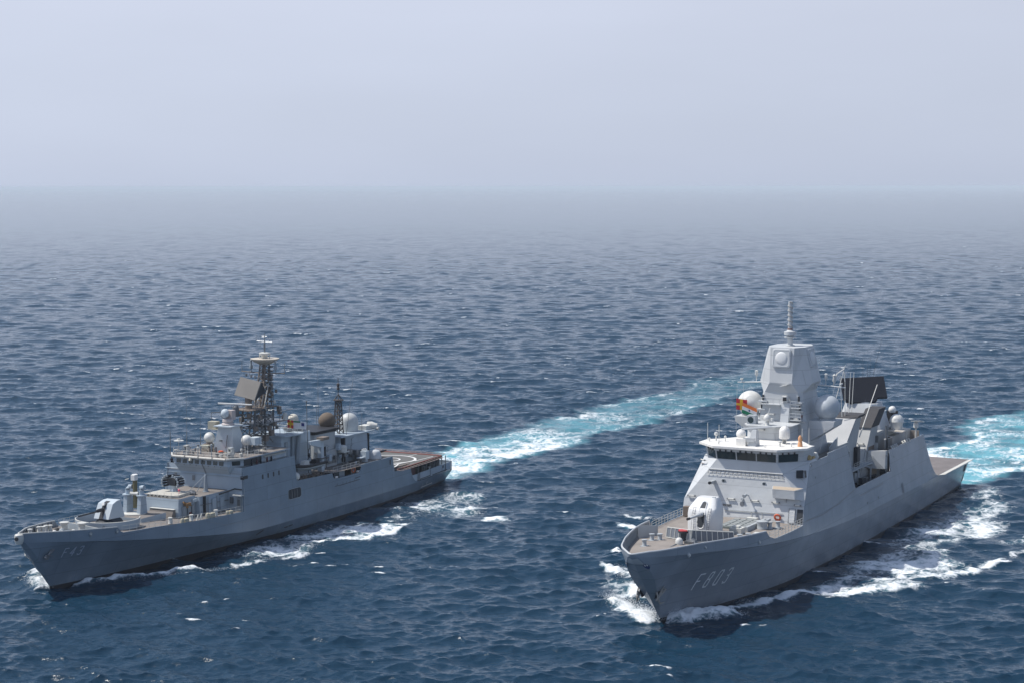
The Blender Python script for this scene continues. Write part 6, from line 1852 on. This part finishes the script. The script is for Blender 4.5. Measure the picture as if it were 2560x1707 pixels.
    q = MB(); q.tube([(51.0, 0, 20.9), (51.0, 0, 23.0)], .62, 14); rm = q.build('radar_turntable', B_RUST, mo, smooth=50)
    # large flat radar: centre, with its own training angle
    
    q = MB(); TL, TR, BR, BL = (Vector(v) for v in ((51.52, -1.95, 26.36), (51.37, 2.28, 25.68), (50.16, 1.76, 22.66), (50.32, -2.48, 23.34)))
    C_ = (TL + TR + BR + BL) / 4; t_ = (TR - TL).normalized(); u_ = (TL - BL).normalized(); n_ = t_.cross(u_).normalized()
    if n_.x > 0: n_ = -n_
    hw, hh = 2.02, 1.98
    cs = [BL, BR, TR, TL]
    q.plate([tuple(c) for c in cs], tuple(-n_), .28)
    pr = q.build('radar_panel', B_PANEL, rm)
    q = MB(); mid = [c - n_ * .3 for c in cs]
    q.poly([tuple(mid[1]), tuple(mid[2]), tuple(mid[2] + Vector((1.1, .1, -1.7)))]); q.hexa([tuple(x) for x in (mid[0], mid[1], mid[1] + Vector((.5, 0, .1)), mid[0] + Vector((.5, 0, .1)), mid[3], mid[2], mid[2] + Vector((.25, 0, -.3)), mid[3] + Vector((.25, 0, -.3)))])
    q.build('panel_frame', M_DARK, pr)
    q = MB(); top_ = C_ + u_ * (hh + .25)
    for x in (-.6, -.1, .3, .7): q.box(top_.x, top_.x + .3, top_.y + x * hw - .12, top_.y + x * hw + .12, top_.z - .3 - .35 * x, top_.z + .15 - .35 * x)
    q.tube([(top_.x, top_.y - .5, top_.z), (top_.x, top_.y - .5, top_.z + 1.0)], .05, 5); q.build('panel_fitting', M_STEEL, pr)
    # mast column, dish and topmast
    q = MB(); q.truss((54.6, .1, 21.0), (56.0, 0, 28.3), .78, .55, 7, .13, .07); q.frus([(54.9, -.3), (54.9, .2), (55.4, .2), (55.4, -.3)], 21, [(55.7, -.28), (55.7, .2), (56.1, .2), (56.1, -.28)], 28.2); cl = q.build('mast_column', B_RUST, mo)
    q = MB(); q.tube([(56.6, .9, 21), (56.4, .7, 28)], .12, 6); q.tube([(57, 1.1, 21), (56.6, .9, 26.5)], .06, 5)
    for z in np.arange(21.6, 27.8, .75): q.box(56.3, 56.9, .5, 1.15, z, z + .3)
    q.build('cable_trunk', B_MAST, cl)
    q = MB()
    for p in (-.7, .1, .7): q.tube([(51.6, p, 21), (54.6, p * .6, 24.2)], .08, 5)
    for p in (1.2, 1.8): q.tube([(53.0, p, 21.2), (55.5, p - .7, 25.0)], .07, 5)
    q.build('mast_stay', M_PALE, cl)
    q = MB(); q.lathe((56.0, 0, 28.2), [(1.0, 0), (1.9, .45), (2.45, .85), (2.5, .98), (2.3, 1.0), (1.2, .98)], 30); ds = q.build('mast_top_dish', plain('dish_buff', (.56, .50, .42), .6), cl, smooth=35)
    q = MB(); q.lathe((56.0, 0, 29.2), [(.5, 0), (.5, .5), (.95, .6), (1.0, .95), (.6, 1.05)], 16)
    for k_ in range(6): q.tube([(56 + .8 * math.cos(k_), .8 * math.sin(k_), 29.2), (56 + .9 * math.cos(k_), .9 * math.sin(k_), 29.8)], .08, 5)
    q.build('mast_top_ring', M_PALE, ds, smooth=30)
    q = MB(); q.tube([(56, 0, 30.2), (56, 0, 31.8)], .16, 8); q.tube([(56, 0, 31.8), (56, 0, 33.4)], .07, 6); q.tube([(56, -1.6, 32.1), (56, 1.6, 32.0)], .04, 4); q.tube([(56, -.5, 32.9), (56, .5, 32.9)], .05, 4)
    for p in (-1.6, -.9, .9, 1.6): q.tube([(56, p, 31.2), (56, p, 33.2)], .025, 4)
    q.build('topmast', M_STEEL, ds)
    for sg in (1, -1):
        q = MB(); q.tube([(55.6, 0, 26.7), (55.5, sg * 4.5, 26.85)], .09, 5); yo = q.build('yard_arm', B_RUST, cl)
        q = MB(); q.tube([(55.5, sg * 4.4, 26.85), (55.5, sg * 4.4, 28.7)], .05, 5); q.build('yard_whip', M_STEEL, yo)
        q = MB(); q.lathe((55.5, sg * 2.5, 26.9), [(.1, 0), (.1, .4), (.28, .45), (.3, .9), (.14, 1.3), (.16, 1.7), (.2, 1.9), (.05, 2.0)], 10); q.build('yard_pod', B_FIT, yo, smooth=40)
        q = MB(); q.tube([(55.6, sg * .5, 24.0), (55.4, sg * 1.8, 24.1)], .07, 5); q.build('yard_arm', B_RUST, cl)
    q = MB(); q.tube([(48.2, -.7, 20.1), (48.2, -.7, 21.5)], .55, 12); q.lathe((48.2, -.7, 21.4), [(.5, 0), (.35, .4), (.2, .5)], 12); nr_ = q.build('radar_pedestal', B_MAST, mo, smooth=45)
    q = MB(); q.tube([(46.6, -3.2, 22.25), (49.6, 1.6, 21.9)], .15, 8); q.build('bar_radar', M_WHITE, nr_, smooth=50)
    q = MB(); q.tube([(56.0, 3.2, 20.2), (58.4, 4.0, 20.4)], .1, 6); q.lathe((57, 3.4, 18.6), [(.4, 0), (.4, 1.1), (.2, 1.3)], 10); q.build('bar_radar', M_PALE, mo)
    # the clutter that crowds the mast, roof and waist
    rc_ = random.Random(12)
    for k_ in range(34):
        a, p, z = rc_.uniform(49.5, 58.5), rc_.choice((-1, 1)) * rc_.uniform(.6, 2.5), rc_.uniform(15.0, 23.5)
        s_ = rc_.uniform(.2, .5)
        q = MB()
        if k_ % 3 == 0: q.lathe((a, p, z), [(s_ * .4, 0), (s_ * .6, s_ * .3), (s_ * .6, s_ * 1.4), (s_ * .2, s_ * 1.7)], 9)
        elif k_ % 3 == 1: q.box(a, a + s_ * 1.3, p - s_ / 2, p + s_ / 2, z, z + s_ * 1.4)
        else: q.tube([(a, p, z), (a + rc_.uniform(-1.6, 1.6), p + rc_.uniform(-.5, .5), z + rc_.uniform(.8, 2.4))], .06, 5)
        q.build('mast_equipment', (B_MAST, B_RUST, B_FIT, M_PALE)[k_ % 4], mo)
    for z, w in ((22.6, .9), (24.2, .8), (25.6, .75)):
        q = MB(); q.box(55.0, 57.2, -w, w, z, z + .08); q.rail([(57.2, -w, z), (57.2, w, z), (55.0, w, z)], .8, 2, .8, .02, .03); q.tube([(55.5, w, z + .1), (55.3, w + 1.1, z + .3)], .05, 5); q.lathe((55.3, w + 1.1, z + .3), [(.12, 0), (.22, .2), (.1, .5)], 8); q.build('mast_platform', B_RUST, mo)
    for k_ in range(26):
        a, p = rc_.uniform(38.0, 50.5), rc_.uniform(-6.2, 6.2)
        if 43 < a < 48.5 and abs(p) < 3.2: continue
        h = rc_.uniform(.4, 1.5); r_ = rc_.uniform(.08, .3)
        q = MB()
        if k_ % 2: q.lathe((a, p, 14.5), [(r_ * .7, 0), (r_ * .5, h * .6), (r_, h * .65), (r_ * .8, h), (.03, h + .05)], 8)
        else: q.box(a, a + r_ * 2.4, p, p + r_ * 2, 14.5, 14.5 + h * .7)
        q.build('roof_fitting', (M_PALE, B_FIT, M_STEEL, B_MAST)[k_ % 4], root)
    for k_ in range(22):
        a, p, z = rc_.uniform(64.5, 80), rc_.uniform(2.9, 5.6), rc_.choice((8.4, 8.4, 9.6, 11.2))
        if z > 9 and p > 3.4: p = 3.1
        s_ = rc_.uniform(.3, .9)
        q = MB()
        if k_ % 2: q.box(a, a + s_, p, p + s_ * .8, z, z + s_ * 1.3)
        else: q.tube([(a, p, z), (a, p, z + s_ * 2.2), (a + s_, p, z + s_ * 2.4)], .09, 6)
        q.build('deck_machinery', (B_FIT, M_STEEL, B_RUST, B_SUP)[k_ % 4], root)
    # signal gallery abaft the mast
    sg_ = MB(); sg_.frus([(55, -3.5), (55, 3.2), (65.5, 3.2), (65.5, -3.5)], 8.0, [(56.5, -3.3), (56.5, 3.0), (65.5, 3.0), (65.5, -3.3)], 15.7)
    sg_.frus([(56, 1.6), (56, 4.0), (60.5, 4.6), (62.5, 3.6), (62.5, 1.6)], 15.7, None, 15.9)
    sg_.build('mast_house', B_SUP, root)
    q = MB(); q.rail([(56, 3.9, 15.9), (60.5, 4.5, 15.9), (62.4, 3.5, 15.9), (62.4, -3, 15.9)], .95, 2, 1.1); q.build('guard_rail', M_PALE, root)
    q = MB(); q.box(57.2, 58.0, 3.02, 3.3, 11, 14.6); q.tube([(59, 3.4, 9), (59.4, 3.3, 15.7)], .25, 8); q.tube([(60, 3.5, 9), (61, 3.6, 15.7)], .35, 10); q.build('wall_pipe', B_FIT, root)
    q = MB(); q.frus([(62.4, -.6), (62.4, 2.2), (65.4, 2.2), (65.4, -.6)], 15.9, None, 16.5); q.truss((63.8, .6, 15.9), (63.8, .6, 17.0), .9, .8, 1, .08, .06); sw = q.build('dome_stand', M_STEEL, root)
    q = MB(); q.lathe((63.8, .6, 17.0), [(.86, 0), (.92, .5), (.92, .95)] + [(.92 * math.cos(t), .95 + .8 * math.sin(t)) for t in np.linspace(.05, 1.5, 7)], 20); q.build('satellite_dome', dome_paint('dome_cream', (.66, .62, .53)), root, smooth=40)
    q = MB(); q.tube([(63.9, 3.6, 8.4), (63.5, 3.6, 21.0)], .07, 5); q.dome((63.5, 3.6, 21.1), .16, -.9, 8); q.build('whip_antenna', B_MAST, root)
    # ---- funnel, brown and white domes, lattice after-mast
    fn = MB(); fn.frus([(66.9, -3.2), (66.9, 2.6), (74.2, 2.8), (74.2, -3.2)], 8.4, [(67.8, -3.0), (67.8, 2.4), (74.4, 2.6), (74.4, -3.0)], 14.55)
    fo = fn.build('funnel', B_FUN, root)
    q = MB(); q.frus([(67.7, -3.1), (67.7, 2.5), (74.6, 2.7), (74.6, -3.1)], 14.55, [(67.2, -3.6), (67.2, 3.0), (75.6, 3.3), (75.6, -3.6)], 15.2); q.build('funnel_cap', M_BLACK, fo)
    q = MB()
    for k_ in range(6):
        q.box(68.6 + k_ * .95, 69.4 + k_ * .95, 2.6, 3.05, 8.9, 10.1); q.box(68.6 + k_ * .95, 69.4 + k_ * .95, 2.5, 2.85, 10.5, 11.2)
    q.build('funnel_grille', M_STEEL, fo)
    q = MB(); q.box(68, 74.3, 2.6, 3.0, 8.4, 11.4); q.build('funnel_casing', B_FUN, fo)
    hg = MB(); hg.frus([(75.2, -5.0), (75.2, 2.6), (86.2, 2.8), (86.2, -5.0)], 8.4, [(76.2, -4.8), (76.2, 2.4), (85.6, 2.6), (85.6, -4.8)], 13.1)
    hg.box(75.6, 88.4, -5.0, 3.2, 13.1, 13.3)
    ho2 = hg.build('hangar', B_SUP, root)
    q = MB(); q.box(85.7, 86.0, 2.3, 2.9, 8.6, 12.8); q.box(76.6, 77.0, 2.4, 3.2, 8.6, 13.0); q.build('hangar_pipe', M_BLACK, ho2)
    q = MB(); q.dome((75.9, 0, 16.05), 1.58, -.93, 28); br = q.build('radome', B_BROWN, root, smooth=40)
    q = MB(); q.lathe((75.9, 0, 13.2), [(1.1, 0), (.9, 1.4)], 14); q.build('dome_stand', B_FIT, br)
    q = MB(); q.lathe((83.5, 0, 13.3), [(1.68, 0), (1.72, 1.0), (1.66, 1.8)] + [(1.66 * math.cos(t), 1.8 + 1.6 * math.sin(t)) for t in np.linspace(.05, 1.52, 10)], 32); q.build('satellite_dome', dome_paint('dome_grey_white', (.56, .58, .57)), root, smooth=40)
    lm = MB(); lm.truss((79.8, 0, 13.3), (79.8, 0, 19.2), .66, .40, 7, .11, .07)
    lo2 = lm.build('lattice_mast', B_DKMAST, root)
    q = MB(); q.lathe((79.8, 0, 19.2), [(.45, 0), (1.0, .25), (1.0, .35), (.3, .4)], 14)
    for k_ in range(5): q.tube([(79.8 + .9 * math.cos(k_ * 1.25), .9 * math.sin(k_ * 1.25), 19.5), (79.8, 0, 20.6)], .06, 5)
    q.tube([(79.8, 0, 19.6), (79.8, 0, 23.6)], .07, 5); q.lathe((79.8, 0, 21.4), [(.3, 0), (.3, .35), (.12, .4), (.3, .75), (.3, 1.1), (.1, 1.2)], 10); q.build('mast_head', B_DKMAST, lo2)
    for a, p, z, a1, z1 in ((72.9, 0, 15.4, 72.9, 26), (78.6, 2.4, 13.3, 81.4, 24.5), (84.8, 2.0, 13.3, 84.8, 16.6), (77, -3, 13.3, 77, 19)):
        q = MB(); q.tube([(a, p, z), (a1, p, z1)], .05, 5, r1=.03); q.build('whip_antenna', B_MAST, root)
    q = MB(); q.box(85.6, 88.0, .6, 2.4, 13.3, 14.1); q.lathe((88.0, 2.0, 13.9), [(.75, -.6), (.8, .2), (.5, .9), (.45, 1.3)], 14, axis=(.3, 1, 0)); q.tube([(88.2, 2.2, 13.6), (88.2, 3.6, 13.4)], .35, 10); q.build('gun_director', M_PALE, root, smooth=40)
    # after close-in gun under canvas, reload box and clutter
    q = MB(); q.lathe((84.0, 5.2, 8.4), [(1.3, 0), (1.25, .6), (1.05, 1.25), (.85, 1.5), (.3, 1.65)], 18); q.build('covered_gun', plain('canvas_pale', (.58, .60, .62), .8), root, smooth=40)
    q = MB(); q.tube([(84.9, 5.3, 9.5), (87.2, 5.8, 9.6)], .14, 8); q.build('gun_barrel', M_DARK, root)
    q = MB(); q.frus([(79.2, 5.0), (79.2, 6.2), (80.4, 6.2), (80.4, 5.0)], 8.9, None, 10.4); q.box(79.4, 80.2, 5.2, 6.0, 8.4, 8.9); q.box(77.8, 79.2, 5.0, 6.0, 9.2, 9.4); co2 = q.build('ready_locker', B_GUN, root)
    q = MB()
    for k_ in range(5): q.dome((79.5 + .15 * k_, 5.3 + .12 * k_, 10.6 + .1 * (k_ % 2)), .14, -.9, 8)
    q.build('locker_fitting', M_WHITE, co2)
    q = MB()
    random.seed(5)
    for k_ in range(9):
        a = 75.6 + k_ * .95; s_ = random.uniform(.4, .9); z = random.uniform(8.4, 10.2)
        q.box(a, a + s_, 3.0, 3.2 + s_, z, z + s_)
    q.tube([(75.8, 3.4, 8.4), (76.2, 3.4, 11.2), (78.5, 3.6, 10.4)], .13, 6); q.build('deck_machinery', M_STEEL, root)
    q = MB(); q.box(74.6, 76.4, 2.8, 4.4, 10.6, 10.75); q.lathe((75.4, 3.6, 10.75), [(.8, 0), (.8, .8), (.5, 1.1), (.1, 1.2)], 14); q.build('liferaft_canister', M_PALE, root, smooth=40)
    q = MB(); q.rail([(66.2, 7.3, 8.35), (75, 7.3, 8.35)], .9, 2, 1.5, .02, .03); q.build('guard_rail', M_PALE, root)
    # waist opening: dark recess, pillars
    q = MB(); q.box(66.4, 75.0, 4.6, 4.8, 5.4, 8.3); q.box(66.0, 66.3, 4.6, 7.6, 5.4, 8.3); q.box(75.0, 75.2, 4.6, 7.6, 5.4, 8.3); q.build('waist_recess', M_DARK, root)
    q = MB(); q.box(69.8, 71.6, 5.4, 6.3, 5.4, 8.2); q.box(73.6, 74.9, 6.4, 6.6, 5.4, 8.2); q.build('recess_cabinet', B_SUP, root)
    for a, p, m_ in ((66.6, 7.3, M_WHITE), (74.2, 7.3, M_WHITE)):
        q = MB(); q.tube([(a, p, 7.45), (a + .9, p, 7.42)], .2, 8); q.build('liferaft_canister', m_, root, smooth=50)
    q = MB(); q.dome((54.7, 6.9, 9.3), .75, -.9, 16); q.build('radome', M_PALE, root, smooth=40)
    q = MB(); q.rail([(55.5, 7.35, 8.7), (65, 7.35, 8.45)], .8, 3, 1.0, .03, .05); q.build('guard_rail', M_BROWN, root)
    q = MB()
    for k_ in range(7): q.box(56 + 1.3 * k_, 56.9 + 1.3 * k_, 5.4, 6.2, 7.3, 8.2 + .3 * (k_ % 3))
    q.build('deck_machinery', M_BROWN, root)
    # boat crane
    cr = MB(); cr.frus([(66.2, 4.0), (66.2, 4.9), (67.2, 4.9), (67.2, 4.0)], 8.4, [(66.3, 4.1), (66.3, 4.8), (67.1, 4.8), (67.1, 4.1)], 13.4)
    cro = cr.build('boat_crane', B_GUN, root)
    q = MB(); q.hexa([(67.4, 3.9, 12.4), (67.4, 4.6, 12.4), (61.6, 5.5, 13.8), (61.6, 5.0, 13.8), (67.4, 3.9, 14.0), (67.4, 4.6, 14.0), (61.6, 5.5, 14.4), (61.6, 5.0, 14.4)]); jo = q.build('crane_jib', B_GUN, cro)
    q = MB()
    for d in (-.1, .15): q.tube([(61.9 + d, 5.3, 14.0), (61.2 + d * 3, 5.5, 12.2)], .04, 4)
    q.lathe((61.2, 5.5, 11.7), [(.15, 0), (.28, .3), (.15, .7)], 8)
    for a in (59.6, 60.4, 61.6, 62.8): q.tube([(61.2, 5.5, 11.8), (a, 5.6, 10.7)], .04, 4)
    q.build('crane_hook', M_BLACK, jo)
    q = MB(); q.box(66.0, 68.0, 4.0, 5.4, 14.0, 14.5); q.build('crane_motor', B_RUST, cro)
    q = MB(); q.box(67.2, 67.5, 4.4, 5.0, 11.0, 12.7); q.box(65.8, 67.6, 4.0, 5.2, 10.7, 10.8); q.build('crane_panel', M_BLACK, cro)
    for sg in (-1,):
        pass
    # ---- things carried by the ship
    bt = empty_thing('workboat', K, 'dark and pale rigid workboat hanging from a grey crane on F43', 'boat')
    q = MB(); st = []
    for a, y, zb in ((56.5, .08, 10.6), (57.6, .75, 9.9), (59.3, 1.1, 9.6), (62, 1.15, 9.5), (64.6, 1.0, 9.55)):
        st.append([(a, 5.9 - y, 10.55), (a, 5.9 - y * .85, (10.55 + zb) / 2), (a, 5.9, zb), (a, 5.9 + y * .85, (10.55 + zb) / 2), (a, 5.9 + y, 10.55)])
    P = [p for s_ in st for p in s_]
    q.add(P, [[i * 5 + j, (i + 1) * 5 + j, (i + 1) * 5 + j + 1, i * 5 + j + 1] for i in range(4) for j in range(4)] + [[20, 21, 22, 23, 24]]); q.build('boat_hull', B_GUN, bt)
    q = MB()
    for s_ in (-1, 1): q.tube([(56.5, 5.9, 10.75), (57.6, 5.9 + s_ * .8, 10.6), (59.3, 5.9 + s_ * 1.15, 10.5), (64.7, 5.9 + s_ * 1.05, 10.5)], .26, 8)
    q.build('fender', M_RUBBER, bt, smooth=50)
    q = MB(); q.add([(57.5, 5.2, 10.5), (64.6, 5.0, 10.5), (64.6, 6.8, 10.5), (57.5, 6.6, 10.5)], [[0, 1, 2, 3]]); q.build('boat_deck', M_STEEL, bt)
    q = MB(); q.frus([(58.2, 5.4), (58.2, 6.4), (60.0, 6.4), (60.0, 5.4)], 10.5, [(58.6, 5.5), (58.6, 6.3), (59.9, 6.3), (59.9, 5.5)], 11.4); q.build('console', M_PALE, bt)
    q = MB(); q.box(62.0, 63.2, 5.4, 6.4, 10.5, 11.2); q.build('engine_cover', M_BLACK, bt)
    lb = MB(); lb.torus((73.9, 6.75, 7.75), .44, .15, (-.2, 1, 0), 22, 8); lbo = lb.build('lifebuoy', plain('lifebuoy_orange', (.62, .20, .11), .6), None, smooth=60)
    top_thing(lbo, K, 'faded orange lifebuoy in the dark side opening of F43', 'lifebuoy')
    q = MB(); q.torus((73.9, 6.76, 7.75), .62, .025, (-.2, 1, 0), 16, 4); q.build('grab_line', M_PALE, lbo)
    def flag(o, du, dv, nu, nv, cells, wob, label):
        o, du, dv = Vector(o), Vector(du), Vector(dv); q = MB(); nrm = du.cross(dv).normalized(); mats = []; k = nv + 1
        P = [tuple(o + du * (i / nu) + dv * (j / nv) + nrm * wob * math.sin(i / nu * 5 + j / nv) * (.3 + i / nu)) for i in range(nu + 1) for j in range(nv + 1)]
        for i in range(nu):
            for j in range(nv):
                mc = cells((i + .5) / nu, (j + .5) / nv)
                if mc not in mats: mats.append(mc)
                q.add([P[i * k + j], P[(i + 1) * k + j], P[(i + 1) * k + j + 1], P[i * k + j + 1]], [[0, 1, 2, 3]], mats.index(mc))
        return q
    F = {c: bpy.data.materials.get(n_) for c, n_ in (('r', 'flag_red'), ('y', 'flag_yellow'), ('w', 'flag_white'), ('g', 'flag_green'), ('n', 'flag_navy'))}
    q = flag((59.2, 2.4, 16.9), (.5, .9, -.1), (0, 0, 1.4), 8, 10, lambda u, v: F['y'] if abs(v - .55) < .12 or abs(u - .5) < .1 else F['r'], .08, '')
    def fin(q, name, mats, label):
        fo_ = q.build(name, mats, None, flip=False); return top_thing(fo_, K, label, 'flag')
    fin(q, 'signal_flag', [F['r'], F['y']], 'small red signal flag with a yellow cross, above the funnel deck of F43')
    order = []
    def cell(u, v):
        c = F['n'] if (abs(u - .72) < .11 and abs(v - .55) < .2) else (F['g'] if (v > .84 and u < .55) else F['w'])
        if c not in order: order.append(c)
        return c
    q = flag((60.2, 2.8, 16.7), (1.0, 2.2, -.15), (0, 0, 1.35), 14, 10, cell, .12, '')
    fin(q, 'ensign', order, 'white ensign with a dark emblem, flying abaft the mast of F43')
    q = MB(); q.tube([(59.0, 2.3, 15.9), (59.2, 2.35, 20.4)], .02, 4); q.tube([(60.1, 2.7, 15.9), (59.8, 2.5, 20.2)], .02, 4); q.build('halyard', M_STEEL, root)
    # sailors on the bridge wings
    def sailor(a, p, z, face, label, shirt, grp=None):
        q = MB()
        e = bpy.data.objects.new('person', None)
        vs = [(0, 0, .95), (0, 0, 1.2), (0, 0, 1.42), (0, 0, 1.54), (0, 0, 1.68), (.0, .2, 1.40), (.08, .27, 1.14), (.30, .20, 1.06), (.0, -.2, 1.40), (.08, -.27, 1.14), (.30, -.20, 1.06),
              (0, .1, .9), (.02, .11, .48), (0, .12, .05), (.14, .12, .03), (0, -.1, .9), (.02, -.11, .48), (0, -.12, .05), (.14, -.12, .03)]
        ed = [(0, 1), (1, 2), (2, 3), (3, 4), (2, 5), (5, 6), (6, 7), (2, 8), (8, 9), (9, 10), (0, 11), (11, 12), (12, 13), (13, 14), (0, 15), (15, 16), (16, 17), (17, 18)]
        rd = [.15, .15, .15, .06, .115, .07, .05, .04, .07, .05, .04, .1, .075, .05, .04, .1, .075, .05, .04]
        me = bpy.data.meshes.new('person'); me.from_pydata(vs, ed, [])
        o = bpy.data.objects.new('person', me); COL.objects.link(o)
        md = o.modifiers.new('skin', 'SKIN')
        for i, r_ in enumerate(rd):
            me.skin_vertices[0].data[i].radius = (r_, r_)
        me.skin_vertices[0].data[0].use_root = True
        o.modifiers.new('sub', 'SUBSURF').levels = 1
        me.materials.append(shirt)
        og, af, po = ship_axes(K)
        w_ = og + af * a + po * p
        o.location = (w_[0], w_[1], z); o.rotation_euler = (0, 0, math.atan2(-af[1], -af[0]) + face)
        tag(o, label, 'person', grp)
        h = MB(); h.dome((.0, 0, 1.70), .125, -.2, 12); ho_ = h.build('cap', M_BLACK, o, smooth=40)
        return o
    navy, white_u = plain('uniform_navy', (.02, .022, .035), .8), plain('uniform_maroon', (.12, .03, .035), .8)
    sailor(38.9, -7.2, 12.2, .2, 'person in dark clothing on the far bridge wing of F43', navy)
    for i, (a, p) in enumerate(((41.6, 7.0), (43.0, 7.05), (44.3, 6.95), (46.0, 7.05), (47.3, 7.0))):
        sailor(a, p, 12.2, -1.2 + .2 * i, 'person in dark clothing in the shaded near bridge wing of F43', (navy, white_u)[i % 2], 'sailors on the near bridge wing')
    return root


blue_frigate()
# ================================================================== THE HAZE over the sea
def haze_box():
    bm = bmesh.new()
    bmesh.ops.create_cube(bm, size=1.0)
    me = bpy.data.meshes.new("haze")
    bm.to_mesh(me); bm.free()
    o = bpy.data.objects.new("haze", me)
    o.scale = (140000, 140000, 66)
    o.location = (0, 0, -4 + 33)
    o['kind'] = 'stuff'; o['label'] = 'pale sea haze hiding the horizon'
    mt = bpy.data.materials.new("haze_air"); mt.use_nodes = True
    n = mt.node_tree; n.nodes.clear()
    out = n.nodes.new('ShaderNodeOutputMaterial')
    v = n.nodes.new('ShaderNodeVolumePrincipled')
    v.inputs['Color'].default_value = (0.86, 0.94, 1.0, 1)
    v.inputs['Density'].default_value = 0.00006
    v.inputs['Anisotropy'].default_value = 0.0
    n.links.new(v.outputs[0], out.inputs['Volume'])
    me.materials.append(mt)
    COL.objects.link(o)


haze_box()


# ================================================================== SPRAY thrown up by the bows
def spray():
    r = random.Random(4)
    verts, faces = [], []
    def drop(x, y, z, s):
        o = len(verts)
        for d in ((1, 0, 0), (-1, 0, 0), (0, 1, 0), (0, -1, 0), (0, 0, 1), (0, 0, -1)):
            j = r.uniform(.7, 1.3)
            verts.append((x + d[0] * s * j, y + d[1] * s * j, z + d[2] * s * j * .8))
        for f in ((0, 2, 4), (2, 1, 4), (1, 3, 4), (3, 0, 4), (2, 0, 5), (1, 2, 5), (3, 1, 5), (0, 3, 5)):
            faces.append([o + i for i in f])
    def line(k, pts, n, w, h, smax):
        og, af, po = ship_axes(k)
        for _ in range(n):
            u = r.random() ** 1.2 * (len(pts) - 1)
            i = min(int(u), len(pts) - 2); t = u - i
            a = pts[i][0] + (pts[i + 1][0] - pts[i][0]) * t + r.gauss(0, w)
            p = pts[i][1] + (pts[i + 1][1] - pts[i][1]) * t + r.gauss(0, w)
            q = og + af * a + po * p
            z = abs(r.gauss(0, h)) * (1 - .6 * u / (len(pts) - 1)) + .25
            drop(q[0], q[1], z, smax * r.uniform(.25, 1) * max(.3, 1 - z / (3.5 * h)))
    line('grey', [(1.0, 1.0), (2.2, 3.2), (4.0, 6.0), (7.0, 9.0)], 2600, .55, .75, .075)
    line('grey', [(-.8, -.8), (2, -3.5), (6, -8.5), (9, -11.5)], 3200, .8, .85, .075)
    line('grey', [(12, -8), (20, -14), (28, -19)], 900, .9, .5, .07)
    line('grey', [(14, 6.5), (22, 11.4), (31, 20), (38, 25)], 1800, .8, .35, .06)
    line('blue', [(-.4, -.8), (1.8, -4.0), (5, -8.5)], 1800, .7, .6, .07)
    line('blue', [(6, 3.6), (13, 9.6), (24, 16.4)], 1500, .5, .3, .06)
    line('blue', [(28, 15), (35, 20), (46, 15)], 1000, 1.0, .3, .06)
    me = bpy.data.meshes.new('spray'); me.from_pydata(verts, [], faces); me.update()
    me.materials.append(plain('spray_white', (.82, .84, .86), .6))
    o = bpy.data.objects.new('spray', me); o['kind'] = 'stuff'; o['label'] = 'white spray thrown up along both bows'
    COL.objects.link(o)


spray()
